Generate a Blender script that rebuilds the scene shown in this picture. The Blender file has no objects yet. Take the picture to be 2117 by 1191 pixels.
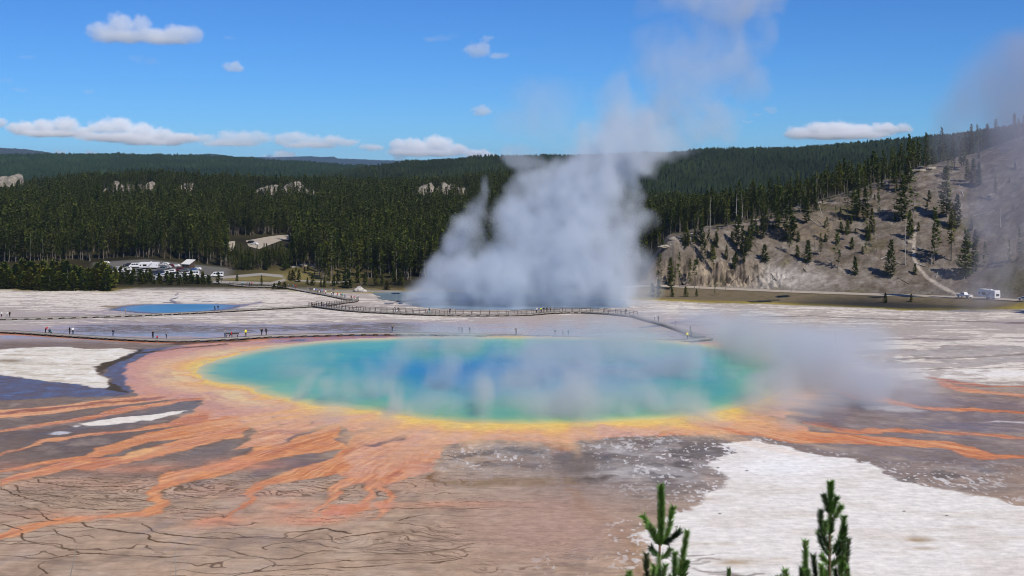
import bpy, bmesh, math, random
import numpy as np
from mathutils import Vector, Matrix, Euler

S = bpy.context.scene
COL = S.collection
R = math.radians

# ---------------------------------------------------------------- camera
W, HGT = 2117.0, 1191.0          # frame the survey coordinates below refer to
F = 2500.0                       # focal length in those units
CX, YH = 1058.5, 330.0           # optical axis and eye level
H = 37.0                         # eye height above the spring terrace, metres
cam_d = bpy.data.cameras.new('camera')
cam = bpy.data.objects.new('camera', cam_d)
COL.objects.link(cam)
cam.location = (0, 0, H)
cam.rotation_euler = (R(90), 0, 0)
cam_d.sensor_width = 36.0
cam_d.lens = F / W * 36.0
cam_d.shift_y = -(HGT / 2 - YH) / W
cam_d.clip_start = 0.5
cam_d.clip_end = 120000
S.camera = cam

# ---------------------------------------------------------------- sky, sun, exposure
SUN_EL, SUN_AZ = R(47), R(148)   # azimuth clockwise from the view direction: behind the right shoulder
wd = bpy.data.worlds.new('World')
S.world = wd
wd.use_nodes = True
nt = wd.node_tree
bg = nt.nodes['Background']
sky = nt.nodes.new('ShaderNodeTexSky')
sky.sky_type = 'NISHITA'
sky.sun_disc = False
sky.sun_elevation = SUN_EL
sky.sun_rotation = SUN_AZ
sky.altitude = 2300
sky.air_density = 1.05
sky.dust_density = 0.05
sky.ozone_density = 4.0
hs = nt.nodes.new('ShaderNodeVectorMath')      # thin, dry mountain air: deeper blue than the sea-level model
hs.operation = 'MULTIPLY'
hs.inputs[1].default_value = (0.40, 0.81, 1.37)
nt.links.new(sky.outputs[0], hs.inputs[0])
nt.links.new(hs.outputs[0], bg.inputs['Color'])
bg.inputs['Strength'].default_value = 0.07
sl = bpy.data.lights.new('sun', 'SUN')
sl.energy = 4.3
sl.angle = R(0.53)
sl.color = (1.0, 0.94, 0.84)
sun = bpy.data.objects.new('sun', sl)
COL.objects.link(sun)
sdir = Vector((math.sin(SUN_AZ) * math.cos(SUN_EL), math.cos(SUN_AZ) * math.cos(SUN_EL), math.sin(SUN_EL)))
sun.rotation_euler = sdir.to_track_quat('Z', 'Y').to_euler()
sun.location = (60, -60, 160)
S.view_settings.view_transform = 'Standard'
S.view_settings.look = 'None'
S.view_settings.exposure = 0.08
S.view_settings.gamma = 1.0
S.render.engine = 'CYCLES'
cy = S.cycles
cy.max_bounces = 12
cy.diffuse_bounces = 2
cy.glossy_bounces = 2
cy.transmission_bounces = 2
cy.transparent_max_bounces = 6
cy.volume_bounces = 8
cy.volume_step_rate = 1.0
cy.volume_max_steps = 256
cy.sample_clamp_indirect = 6.0
cy.pixel_filter_type = 'BLACKMAN_HARRIS'
cy.filter_width = 1.05
cy.use_denoising = True
try:
    cy.denoiser = 'OPENIMAGEDENOISE'
except Exception:
    pass

# ---------------------------------------------------------------- helpers
def lin(c):
    c = np.asarray(c, float) / 255.0
    return np.where(c <= 0.04045, c / 12.92, ((c + 0.055) / 1.055) ** 2.4)

def A(r, g, b, k=1.12):
    """albedo that shows as this sRGB colour in full sun"""
    return lin((r, g, b)) / k

def sstep(a, b, x):
    t = np.clip((x - a) / (b - a), 0, 1)
    return t * t * (3 - 2 * t)

def _hash(i, j, k, seed):
    i = i.astype(np.int64).astype(np.uint32); j = j.astype(np.int64).astype(np.uint32)
    h = i * np.uint32(374761393) + j * np.uint32(668265263) + np.uint32((seed * 2654435 + 97) & 0xffffffff)
    if k is not None:
        h = h + k.astype(np.int64).astype(np.uint32) * np.uint32(2246822519)
    h = (h ^ (h >> np.uint32(13))) * np.uint32(1274126177)
    h = (h ^ (h >> np.uint32(16))) * np.uint32(2246822519)
    h = h ^ (h >> np.uint32(15))
    return h.astype(np.float64) / 4294967295.0 * 2 - 1

def vn(x, y, seed=0):
    x = np.asarray(x, float); y = np.asarray(y, float)
    xi, yi = np.floor(x), np.floor(y)
    fx, fy = x - xi, y - yi
    fx = fx * fx * fx * (fx * (fx * 6 - 15) + 10); fy = fy * fy * fy * (fy * (fy * 6 - 15) + 10)
    a = _hash(xi, yi, None, seed); b = _hash(xi + 1, yi, None, seed)
    c = _hash(xi, yi + 1, None, seed); d = _hash(xi + 1, yi + 1, None, seed)
    return (a + (b - a) * fx) * (1 - fy) + (c + (d - c) * fx) * fy

def fbm(x, y, o=4, seed=0, gain=0.5):
    s = 0; a = 1.0; t = 0
    for i in range(o):
        ca, sa = math.cos(0.6 * i), math.sin(0.6 * i)
        s = s + a * vn((x * ca - y * sa) * 2.03 ** i + 17.3 * i, (x * sa + y * ca) * 2.03 ** i - 9.1 * i, seed + i * 31)
        t += a; a *= gain
    return s / t * 1.6

def vn3(x, y, z, seed=0):
    xi, yi, zi = np.floor(x), np.floor(y), np.floor(z)
    fx, fy, fz = x - xi, y - yi, z - zi
    fx = fx * fx * (3 - 2 * fx); fy = fy * fy * (3 - 2 * fy); fz = fz * fz * (3 - 2 * fz)
    def pl(k):
        a = _hash(xi, yi, k, seed); b = _hash(xi + 1, yi, k, seed)
        c = _hash(xi, yi + 1, k, seed); d = _hash(xi + 1, yi + 1, k, seed)
        return (a + (b - a) * fx) * (1 - fy) + (c + (d - c) * fx) * fy
    p, q = pl(zi), pl(zi + 1)
    return p + (q - p) * fz

def fbm3(x, y, z, o=4, seed=0, gain=0.5):
    s = 0; a = 1.0; t = 0
    for i in range(o):
        f = 2.03 ** i
        s = s + a * vn3(x * f + 11.7 * i, y * f - 5.3 * i, z * f + 3.9 * i, seed + i * 31)
        t += a; a *= gain
    return s / t * 1.6

def tag(o, label=None, cat=None, group=None, kind=None):
    if label: o['label'] = label
    if cat: o['category'] = cat
    if group: o['group'] = group
    if kind: o['kind'] = kind
    return o

def empty(name, loc=(0, 0, 0), rz=0.0):
    o = bpy.data.objects.new(name, None)
    o.empty_display_size = 0.2
    COL.objects.link(o)
    o.location = loc
    o.rotation_euler = (0, 0, rz)
    return o

def link(name, me, parent=None, mat=None):
    o = bpy.data.objects.new(name, me)
    COL.objects.link(o)
    if mat is not None:
        me.materials.clear(); me.materials.append(mat)
    if parent is not None: o.parent = parent
    return o

def children(o):
    return [c for c in bpy.data.objects if c.parent == o]

def copy_tree(o, kids, parent=None):
    """kids: {object: [children]} built once"""
    c = o.copy(); COL.objects.link(c); c.parent = parent
    for ch in kids.get(o.name, ()):
        copy_tree(ch, kids, c)
    return c

def kid_table(o, t=None):
    t = {} if t is None else t
    t[o.name] = children(o)
    for c in t[o.name]: kid_table(c, t)
    return t

def mesh_np(name, co, faces, nper=None, smooth=True):
    """co (n,3); faces (m,k) int array"""
    me = bpy.data.meshes.new(name)
    co = np.ascontiguousarray(co, np.float32); faces = np.ascontiguousarray(faces, np.int32)
    m, k = faces.shape
    me.vertices.add(len(co)); me.vertices.foreach_set('co', co.ravel())
    me.loops.add(m * k); me.loops.foreach_set('vertex_index', faces.ravel())
    me.polygons.add(m)
    me.polygons.foreach_set('loop_start', np.arange(m, dtype=np.int32) * k)
    try:
        me.polygons.foreach_set('loop_total', np.full(m, k, np.int32))
    except Exception:
        pass
    me.update(calc_edges=True)
    if smooth: me.polygons.foreach_set('use_smooth', np.ones(m, bool))
    return me

def attr_col(me, name, c):
    a = me.attributes.new(name, 'FLOAT_COLOR', 'POINT')
    c4 = np.ones((len(c), 4), np.float32); c4[:, :3] = c
    a.data.foreach_set('color', c4.ravel())

def attr_f(me, name, v):
    a = me.attributes.new(name, 'FLOAT', 'POINT')
    a.data.foreach_set('value', np.ascontiguousarray(v, np.float32))

class Mat:
    """small node-tree builder"""
    def __init__(s, name):
        s.m = bpy.data.materials.new(name); s.m.use_nodes = True
        s.t = s.m.node_tree; s.b = s.t.nodes['Principled BSDF']; s.out = s.t.nodes['Material Output']
    def n(s, typ, **kw):
        x = s.t.nodes.new(typ)
        for k, v in kw.items():
            if k.startswith('i_'):
                x.inputs[k[2:].replace('_', ' ')].default_value = v
            else: setattr(x, k, v)
        return x
    def l(s, a, b): s.t.links.new(a, b)
    def noise(s, scale, detail=4, rough=0.55, vec=None, dist=0.0):
        x = s.n('ShaderNodeTexNoise'); x.inputs['Scale'].default_value = scale; x.inputs['Detail'].default_value = detail
        x.inputs['Roughness'].default_value = rough; x.inputs['Distortion'].default_value = dist
        if vec is not None: s.l(vec, x.inputs['Vector'])
        return x.outputs['Fac']
    def ramp(s, fac, stops, interp='LINEAR'):
        x = s.n('ShaderNodeValToRGB'); x.color_ramp.interpolation = interp
        e = x.color_ramp.elements
        while len(e) < len(stops): e.new(0.5)
        for q, (p, c) in zip(e, stops):
            q.position = p; q.color = (*c, 1) if len(c) == 3 else c
        s.l(fac, x.inputs['Fac']); return x.outputs['Color']
    def mapr(s, v, a, b, c, d):
        x = s.n('ShaderNodeMapRange')
        for k, q in zip(('From Min', 'From Max', 'To Min', 'To Max'), (a, b, c, d)): x.inputs[k].default_value = q
        s.l(v, x.inputs['Value']); return x.outputs['Result']
    def mul(s, c, f):
        """colour times scalar"""
        x = s.n('ShaderNodeVectorMath', operation='SCALE'); s.l(c, x.inputs[0]); s.l(f, x.inputs['Scale']); return x.outputs[0]
    def math(s, op, a, b=None):
        x = s.n('ShaderNodeMath', operation=op)
        for i, v in enumerate((a, b)):
            if v is None: continue
            if isinstance(v, (int, float)): x.inputs[i].default_value = v
            else: s.l(v, x.inputs[i])
        return x.outputs[0]
    def mix(s, fac, a, b):
        x = s.n('ShaderNodeMix', data_type='RGBA')
        for q, v in ((0, fac), (6, a), (7, b)):
            if isinstance(v, (int, float)): x.inputs[q].default_value = v
            elif isinstance(v, tuple): x.inputs[q].default_value = (*v, 1) if len(v) == 3 else v
            else: s.l(v, x.inputs[q])
        return x.outputs[2]
    def bump(s, h, strength=0.3, dist=0.1):
        x = s.n('ShaderNodeBump'); x.inputs['Strength'].default_value = strength; x.inputs['Distance'].default_value = dist
        s.l(h, x.inputs['Height']); s.l(x.outputs[0], s.b.inputs['Normal'])
    def attr(s, name):
        return s.n('ShaderNodeAttribute', attribute_name=name)
    def obj(s): return s.n('ShaderNodeTexCoord').outputs['Object']
    def geo(s): return s.n('ShaderNodeNewGeometry').outputs['Position']

def plain(name, c, rough=0.6, metal=0.0, var=0.15, scale=3.0, spec=0.4):
    m = Mat(name)
    f = m.mapr(m.noise(scale, 3, vec=m.obj()), 0.3, 0.7, 1 - var, 1 + var)
    rgb = m.n('ShaderNodeRGB'); rgb.outputs[0].default_value = (*c, 1)
    m.l(m.mul(rgb.outputs[0], f), m.b.inputs['Base Color'])
    m.b.inputs['Roughness'].default_value = rough; m.b.inputs['Metallic'].default_value = metal
    m.b.inputs['Specular IOR Level'].default_value = spec
    return m.m

# ---------------------------------------------------------------- lie of the land
_py = np.array([0, 235, 275, 430, 470, 560, 650, 800, 1100, 1500, 2200, 4000], float)
_pz = np.array([0, 0, -2.2, -13.6, -15, -15, -9, -4, 1.5, 7, 9, 8], float)
_ty = np.linspace(1, 4000, 40000)
_tz = np.interp(_ty, _py, _pz)
_k = np.ones(151) / 151
_tz = np.convolve(np.pad(_tz, 75, mode='edge'), _k, mode='valid')
def zprof(y): return np.interp(y, _ty, _tz)
_tv = YH + F * (H - _tz) / _ty
_good = (_ty > 60) & (_ty < 800)
_gv, _gy = _tv[_good][::-1], _ty[_good][::-1]
_mono = np.maximum.accumulate(_gv)
def depth(v, lift=0.0):
    """distance at which the open ground is met by the sight line at survey row v"""
    y = np.interp(v, _mono, _gy)
    for _ in range(6 if lift else 0):
        y = np.clip(F * (H - zprof(y) - lift) / (np.asarray(v, float) - YH), 30, 900) * 0.5 + y * 0.5
    return y
def P(u, v, lift=0.0):
    """ground point for survey coordinates (u, v), as (x, y, z)"""
    y = depth(v, lift); return np.array(((u - CX) * y / F, y, zprof(y) + lift)) if np.isscalar(u) else ((u - CX) * y / F, y, zprof(y) + lift)
def at(u, v, y):
    return Vector(((u - CX) * y / F, y, H - (v - YH) * y / F))

_ru = np.array([1250, 1380, 1500, 1620, 1760, 1900, 2000, 2117, 2400, 3000], float)
_rv = np.array([588, 592, 598, 604, 609, 614, 618.5, 626, 640, 660], float)
ROAD_LIFT = 1.6
def road_y(u): return depth(np.interp(u, _ru, _rv), ROAD_LIFT)
_cu = np.array([1300, 1340, 1380, 1450, 1540, 1620, 1700, 1780, 1850, 1900, 2000, 2060, 2117, 2300, 3000], float)
_cv = np.array([560, 520, 500, 484, 462, 440, 415, 392, 368, 346, 326, 302, 280, 235, 200], float)
_cy = np.array([480, 484, 490, 500, 520, 535, 548, 556, 562, 566, 575, 580, 585, 600, 640], float)
_clu = np.array([1330, 1370, 1450, 1540, 1600, 1640, 3000], float)
_clv = np.array([600, 546, 534, 540, 575, 600, 600], float)

_mu = np.array([-1500, 0, 100, 200, 300, 400, 500, 600, 800, 900, 1000, 1080, 1200, 1330, 1700, 3500], float)
_mv = np.array([374, 372, 361, 351, 347, 350, 357, 358, 362, 360, 350, 343, 352, 390, 396, 396], float)

def terrain(x, y, detail=True):
    x = np.asarray(x, float); y = np.asarray(y, float)
    u = CX + F * x / np.maximum(y, 1.0)
    zb = zprof(y)
    z = zb.copy()
    # slope the photographer stands on
    fs = 35.25 - 0.40 * y + (0.5 * fbm(x / 6, y / 6, 3, 5) if detail else 0)
    z = np.where(y < 110, np.maximum(zb, np.where(y < 2.5, 35.0, fs)), z)
    hm = sstep(1300, 1390, u) * (y > 330)
    uu = np.clip(u, 1250, 3000)
    yr = road_y(uu)
    bank = sstep(yr - 20, yr - 5, y) * ROAD_LIFT * sstep(1250, 1360, u)
    z = z + np.where(y > 330, bank * (1 - sstep(yr + 60, yr + 140, y)), 0)
    yf = yr + 7
    yc = np.interp(uu, _cu, _cy); zc = H - yc * (np.interp(uu, _cu, _cv) - YH) / F
    zf = zprof(yf) + ROAD_LIFT
    s = np.clip((y - yf) / np.maximum(yc - yf, 5), 0, 1)
    g = zf + (zc - zf) * np.sin(s * math.pi / 2) ** 1.12
    zcl = H - yf * (np.interp(uu, _clu, _clv) - YH) / F
    rough = 0
    if detail:
        rag = fbm(x / 3.2, y / 5.0, 4, 71)
        g = np.maximum(g, zf + (zcl - zf) * sstep(yf + 1 + 2.5 * rag, yf + 13 + 3 * rag, y))
        rough = (1.1 * fbm(x / 17, y / 17, 3, 11) + 0.35 * fbm(x / 3.0, y / 3.0, 3, 12)) * np.clip(s * 6, 0, 1)
        inc = np.exp(-((s - 0.13) / 0.12) ** 2) * sstep(1350, 1400, u) * (1 - sstep(1560, 1660, u))
        rough = rough + inc * (2.8 * np.abs(fbm(x / 2.6, y / 7, 4, 13)) - 1.0 + 0.8 * fbm(x / 1.2, y / 1.2, 2, 14))
    else:
        g = np.maximum(g, zf + (zcl - zf) * sstep(yf + 1, yf + 13, y))
    after = sstep(yc + 10, yc + 300, y)
    hz = (g + rough) * (1 - after) + zb * after
    z = np.where((y > yf) & (hm > 0), z * (1 - hm) + np.maximum(hz, z) * hm, z)
    # wooded swell that closes the valley
    mz = H - (np.interp(u, _mu, _mv) - YH) * 1350 / F - 20
    k = sstep(700, 1350, y); dn = sstep(1380, 1750, y)
    z = np.where((y > 700) & (hm * (1 - sstep(700, 900, y)) < 1), z * (1 - k) + (mz * (1 - dn) + (mz - 30) * dn) * k, z)
    # far ground gently uneven
    if detail:
        z = z + np.where(y > 480, 0.8 * fbm(x / 60, y / 60, 2, 3), 0) * sstep(480, 620, y)
    return z
def tz(x, y): return float(terrain(np.array([x]), np.array([y]))[0])
def G(u, v, lift=0.0, y0=420.0, y1=640.0):
    """point of the real terrain seen at survey coordinates (u, v): first hit along the sight line"""
    ys = np.linspace(y0, y1, 700)
    t = terrain((u - CX) * ys / F, ys) + lift
    ray = H - (v - YH) * ys / F
    k = np.nonzero(t >= ray)[0]
    k = k[0] if len(k) else len(ys) - 1
    y = ys[k]; x = (u - CX) * y / F
    return Vector((x, y, float(t[k])))
# ================================================================ ground sheet
uc = np.concatenate([np.linspace(-1100, -50, 70), np.arange(-46, 2164, 1.5), np.linspace(2168, 3200, 70)])
ry = [np.geomspace(1.5, 98, 40), F * H / (np.arange(1262, 630, -1.0) - YH)]
y0_ = ry[-1][-1]
ynear = [y0_]
vv_ = float(np.interp(y0_, _ty, _tv))
while ynear[-1] < 432:
    vv_ -= 0.9; ynear.append(float(depth(vv_)))
ry.append(np.array(ynear[1:])); ry.append(np.arange(ynear[-1] + .7, 640, 0.75)); ry.append(np.geomspace(645, 3900, 70))
yr_ = np.unique(np.concatenate(ry))
NU, NY = len(uc), len(yr_)
UU, YY = np.meshgrid(uc, yr_)
XX = (UU - CX) * YY / F
ZZ = terrain(XX, YY)
gx, gy, gz = XX.ravel(), YY.ravel(), ZZ.ravel()
gu = UU.ravel()
gv = YH + F * (H - zprof(gy)) / gy              # survey row of the open terrace
gvz = YH + F * (H - gz) / gy                    # same, following the relief

# ---- survey notes: traced outlines, each sheet of notes has its own origin and scale
def z6(p): return [(a[0] / 2.4257, 700 + a[1] / 2.4257) + tuple(q / 2.4257 for q in a[2:]) for a in p]
def z7(p): return [(700 + a[0] / 2.4257, 700 + a[1] / 2.4257) + tuple(q / 2.4257 for q in a[2:]) for a in p]
def z8(p): return [(1400 + a[0] / 2.4254, 700 + a[1] / 2.4254) + tuple(q / 2.4254 for q in a[2:]) for a in p]
def z1(p): return [(a[0] / 3.97, 460 + a[1] / 3.97) + tuple(q / 3.97 for q in a[2:]) for a in p]
def z2(p): return [(430 + a[0] / 3.97, 460 + a[1] / 3.97) + tuple(q / 3.97 for q in a[2:]) for a in p]
def world_pts(p):
    u = np.array([a[0] for a in p], float); v = np.array([a[1] for a in p], float)
    y = depth(v); return np.stack([(u - CX) * y / F, y], 1)

# small-scale wobble so that traced edges are as ragged as the real ones
near = (gy > 95) & (gy < 500)
NI = np.nonzero(near)[0]
nx_, ny_ = gx[NI], gy[NI]
nu_, nv_ = gu[NI], gv[NI]
wx = nx_ + 0.9 * fbm(nx_ / 7, ny_ / 7, 3, 101) + 0.35 * fbm(nx_ / 1.6, ny_ / 1.6, 3, 102)
wy = ny_ + 0.9 * fbm(nx_ / 7, ny_ / 7, 3, 103) + 0.45 * fbm(nx_ / 1.6, ny_ / 1.6, 3, 104)

def sdf(poly, x=None, y=None, pad=14.0):
    """signed distance in metres (negative inside), +pad far away"""
    x = wx if x is None else x; y = wy if y is None else y
    w = world_pts(poly)
    lo, hi = w.min(0) - pad, w.max(0) + pad
    k = np.nonzero((x > lo[0]) & (x < hi[0]) & (y > lo[1]) & (y < hi[1]))[0]
    out = np.full(len(x), pad)
    if not len(k): return out
    px, py = x[k], y[k]
    d2 = np.full(len(k), 1e9); ins = np.zeros(len(k), bool)
    n = len(w)
    for i in range(n):
        ax, ay = w[i]; bx, by = w[(i + 1) % n]
        ex, ey = bx - ax, by - ay
        t = np.clip(((px - ax) * ex + (py - ay) * ey) / (ex * ex + ey * ey + 1e-9), 0, 1)
        dx, dy = px - ax - ex * t, py - ay - ey * t
        d2 = np.minimum(d2, dx * dx + dy * dy)
        c = ((ay > py) != (by > py))
        if ey != 0: ins ^= c & (px < ex * (py - ay) / ey + ax)
    d = np.sqrt(d2)
    out[k] = np.where(ins, -d, np.minimum(d, pad))
    return out

def ribbon(pts):
    """outline of a stroke given as (u, v, width) in survey units"""
    p = np.array(pts, float); t = np.gradient(p[:, :2], axis=0)
    t /= np.linalg.norm(t, axis=1)[:, None] + 1e-9
    nrm = np.stack([-t[:, 1], t[:, 0]], 1)
    a = p[:, :2] + nrm * p[:, 2:3] / 2; b = p[:, :2] - nrm * p[:, 2:3] / 2
    return [tuple(q) for q in a] + [tuple(q) for q in b[::-1]]

def smooth_pts(pts, n=4):
    p = np.array(pts, float); out = []
    for i in range(len(p) - 1):
        p0, p1, p2, p3 = p[max(i - 1, 0)], p[i], p[i + 1], p[min(i + 2, len(p) - 1)]
        for k in range(n):
            t = k / n
            out.append(0.5 * ((2 * p1) + (-p0 + p2) * t + (2 * p0 - 5 * p1 + 4 * p2 - p3) * t * t + (-p0 + 3 * p1 - 3 * p2 + p3) * t ** 3))
    out.append(p[-1]); return [tuple(q) for q in out]

nc = np.zeros((len(NI), 3)); wet = np.zeros(len(NI)); spk = np.zeros(len(NI))
def lay(mask, c):
    global nc
    c = np.asarray(c)
    nc = nc + (c - nc) * mask[:, None]
def fill(poly, c, soft=0.35, k=1.0, w=None, grow=0.0, field=None):
    global wet
    m = (1 - sstep(-soft, soft, sdf(poly) - grow)) * k
    if field is not None: m = m * field
    lay(m, c)
    if w is not None: wet = wet + (w - wet) * m
    return m
def ell(u, v, ru, rv, s=1.0): return s * np.exp(-(((nu_ - u) / ru) ** 2 + ((nv_ - v) / rv) ** 2))
JX = nx_ + 0.5 * fbm(nx_ / 3.5, ny_ / 3.5, 4, 61); JY = ny_ + 0.4 * fbm(nx_ / 2.6, ny_ / 2.6, 4, 62)
JW = np.clip(.8 + .6 * fbm(nx_ / 4, ny_ / 4, 3, 63), .4, 1.2)
def soft_line(pts, width, soft=0.15):
    """mask of a thin crack, width in metres"""
    w = world_pts(pts)
    jx, jy = JX, JY
    lo, hi = w.min(0) - 3, w.max(0) + 3
    k = np.nonzero((jx > lo[0]) & (jx < hi[0]) & (jy > lo[1]) & (jy < hi[1]))[0]
    px, py = jx[k], jy[k]; d2 = np.full(len(k), 1e9)
    for i in range(len(w) - 1):
        ax, ay = w[i]; ex, ey = w[i + 1] - w[i]
        t = np.clip(((px - ax) * ex + (py - ay) * ey) / (ex * ex + ey * ey + 1e-9), 0, 1)
        d2 = np.minimum(d2, (px - ax - ex * t) ** 2 + (py - ay - ey * t) ** 2)
    out = np.zeros(len(nx_)); d = np.sqrt(d2)
    out[k] = (1 - sstep(0, width * .9, d)) * JW[k]
    return out

# ---- palette
WHITE = A(228, 222, 214); CREAM = A(214, 202, 186); TAUPE = A(172, 160, 150); MAT = A(186, 159, 134)
MATG = A(122, 112, 112); ORANGE = A(214, 142, 90); PEACH = A(226, 168, 122); RUST = A(150, 84, 52)
PINK = A(200, 142, 128); YELLOW = A(236, 200, 98); LAV = A(186, 164, 164); WETB = A(98, 88, 96)
OLIVE = A(70, 58, 34); GRASSY = A(150, 134, 62); DARK = A(78, 66, 58)

n1 = fbm(nx_ / 9, ny_ / 9, 4, 21); n2 = fbm(nx_ / 2.5, ny_ / 2.5, 4, 22); n3 = fbm(nx_ / 26, ny_ / 26, 3, 23)
nst = fbm(nx_ / 7.5, ny_ / 3.0, 4, 24)          # broken sheets of crust
# direction of run-off: away from the spring
px0, py0 = 2.0, 205.0
ang = np.arctan2(ny_ - py0, (nx_ - px0)); rad = np.hypot((nx_ - px0), (ny_ - py0) * 1.25)
stre = fbm(ang * 26 + 0.8 * n1, rad / 14, 4, 25)
stre2 = fbm(ang * 70 + 1.5 * n1, rad / 9, 3, 26)

# base tones
farw = 1 - sstep(690, 712, nv_)
base = np.zeros((len(NI), 3)) + MAT
def bl(m, c):
    global base
    base = base + (np.asarray(c) - base) * np.clip(m, 0, 1)[:, None]
bl(sstep(1010, 960, nv_ + 25 * n1) * (1 - sstep(560, 900, nu_)), A(132, 115, 104))
bl(ell(150, 905, 320, 50, .9) + 0.25 * n1, A(106, 95, 94))
bl(ell(1350, 960, 320, 75, 1.1) * sstep(880, 1020, nu_ + 60 * n1), A(148, 141, 138))
bl(ell(1250, 950, 120, 40, 0.8), A(118, 110, 104))
bl(ell(1900, 900, 420, 110, 1.3), A(138, 124, 119))
bl(ell(1950, 840, 260, 30, .8) + 0.2 * nst, A(120, 106, 112))
bl(ell(1780, 1000, 400, 60, .3), A(140, 130, 128))
bl(sstep(1480, 1620, nu_) * sstep(810, 780, nv_ + 8 * n1), A(178, 170, 165))
bl(farw, A(178, 167, 158))
bl(np.clip(0.35 * n2 + 0.3 * stre, 0, .5) * (1 - farw), A(185, 165, 150))
bl(np.clip(-0.35 * n2 - 0.3 * stre, 0, .4) * (1 - farw), A(126, 106, 92))
nc = base.copy()
wet = np.clip(0.16 + 0.22 * n3 + 0.2 * stre2, 0, .42) * (1 - farw)

# ---- far sinter flats: white sheets, grey crust, lilac shallow water
pw = 0.33 * np.ones(len(NI))
for e in ((150, 618, 380, 24, .75), (500, 614, 170, 18, .7), (700, 648, 220, 9, .62), (620, 668, 90, 14, .5), (480, 664, 60, 6, .5), (900, 659, 110, 8, .5),
          (1230, 670, 55, 7, .4), (1380, 640, 70, 18, .6), (1620, 666, 90, 6, .35), (1580, 686, 50, 5, .3), (1800, 645, 420, 20, .35), (1800, 712, 150, 9, .5),
          (2020, 772, 150, 12, 1.1), (2090, 705, 200, 14, .35), (120, 648, 160, 6, .1), (60, 668, 90, 6, .35), (180, 664, 110, 7, .25), (2080, 672, 80, 8, -.3),
          (60, 651, 160, 5, -.3), (330, 683, 230, 12, -.9), (60, 704, 200, 9, -.9), (770, 677, 150, 9, -.75), (1150, 690, 330, 26, -.5), (1480, 690, 130, 40, -.35),
          (300, 655, 120, 5, .25), (1080, 690, 400, 30, -.15), (900, 700, 900, 9, -.5)):
    pw = pw + ell(*e) * (.62 if e[4] > 0 and e[1] < 690 else 1)
wsh = sstep(0.47, 0.58, pw + 0.40 * nst + 0.14 * n2) * (1 - sstep(792, 800, nv_)) * (1 - sstep(700, 712, nv_) * (nu_ < 1700))
lay(wsh, CREAM * 0 + A(222, 212, 199))
lay(wsh * sstep(0.8, 1.1, pw + 0.25 * n2), A(232, 226, 219))
lay(wsh * np.clip(0.8 * n2 + 1.0 * fbm(nx_ / 6, ny_ / 2.2, 4, 44) - 0.3, 0, .7), A(164, 148, 134))
lay(wsh * (1 - sstep(0, .10, np.abs(fbm(nx_ / 11, ny_ / 5, 3, 46)))) * .5 * sstep(-.2, .2, fbm(nx_ / 30, ny_ / 20, 2, 47)), A(120, 108, 98))
lavm = np.zeros(len(NI))
for e in ((330, 682, 240, 13, 1.2), (60, 704, 220, 10, 1.3), (770, 677, 160, 10, 1.1), (1150, 690, 350, 28, .6), (1000, 702, 800, 8, .5), (1440, 668, 60, 5, .9),
          (300, 642, 120, 6, .5), (2100, 668, 40, 4, .8), (160, 648, 160, 6, .35), (1600, 720, 300, 22, .5), (2000, 745, 160, 14, .5)):
    lavm = lavm + ell(*e)
lavm = np.clip(lavm * 1.5 + 0.35 * nst, 0, 1) * (1 - wsh) * farw
lay(lavm * .85, LAV); wet = wet + (0.9 - wet) * lavm

# ---- orange apron
APRON = z6([(1500, -5), (1250, 6), (1000, 22), (850, 45), (720, 88), (645, 135), (622, 180), (640, 225), (690, 255), (660, 290), (560, 318), (800, 306), (990, 297), (1020, 325), (968, 376),
            (880, 405), (760, 445), (900, 436), (1010, 430), (900, 478), (1200, 440), (1330, 470), (1180, 560), (1350, 540), (1600, 450), (1698, 425)]) + \
        z7([(60, 520), (490, 540), (505, 600), (480, 668), (330, 692), (180, 705), (60, 690), (330, 600)])[:0] + \
        z7([(20, 440), (120, 480), (20, 560), (-120, 640), (60, 700), (200, 700), (330, 690), (480, 665), (505, 600), (490, 540), (600, 520), (700, 503), (850, 506), (1000, 516), (1150, 521),
            (1400, 492), (1698, 478)]) + z8([(120, 480), (300, 468), (430, 475), (560, 490), (660, 500), (660, 440), (520, 420), (560, 330), (620, 200), (560, 100), (300, 30), (0, 5)]) + \
        [(1300, 703), (1000, 701), (800, 703)]
pd0 = sdf([(408, 768), (450, 742), (560, 721), (750, 708.5), (960, 706), (1250, 707.5), (1480, 719), (1620, 748), (1648, 772), (1610, 815), (1520, 846), (1380, 866), (1100, 877), (960, 876), (800, 856), (640, 836), (535, 815), (500, 797), (420, 782)], pad=60.0)
out_ = sstep(4, 22, pd0 + 4 * n1)
ap = fill(APRON, A(216, 166, 140), 0.5, 1.0, 0.5)
lay(ap * out_ * .6, PEACH)
lay(ap * np.clip(.9 * fbm(nx_ / 8, ny_ / 5, 4, 29), 0, .5), A(206, 148, 124))
lay(ap * np.clip(1.2 * fbm(nx_ / 14, ny_ / 4, 4, 30) - .35, 0, .6) * sstep(860, 885, nv_) * (nu_ < 960), A(164, 92, 62))
lay(ap * np.clip(0.35 + 0.8 * stre * sstep(10, -24, nx_), 0, 1)  * out_* sstep(800, 860, nv_), ORANGE)
lay(ap * np.clip(ell(380, 745, 190, 40, 1.2), 0, 1), PINK)
lay(ap * np.clip(ell(300, 765, 60, 40, .8), 0, 1), A(186, 128, 128))
lay(ap * np.clip(0.7 * stre2 - 0.15, 0, .6) * out_, A(232, 178, 130))
lay(ap * np.clip(0.8 * fbm(ang * 45, rad / 20, 3, 77) - 0.35, 0, .7)  * out_* sstep(820, 880, nv_), A(168, 98, 66))
lay(ap * np.clip(ell(640, 925, 140, 18, .5) + ell(720, 905, 60, 10, .6), 0, 1) * np.clip(.6 + stre, 0, 1), A(180, 100, 70))
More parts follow.
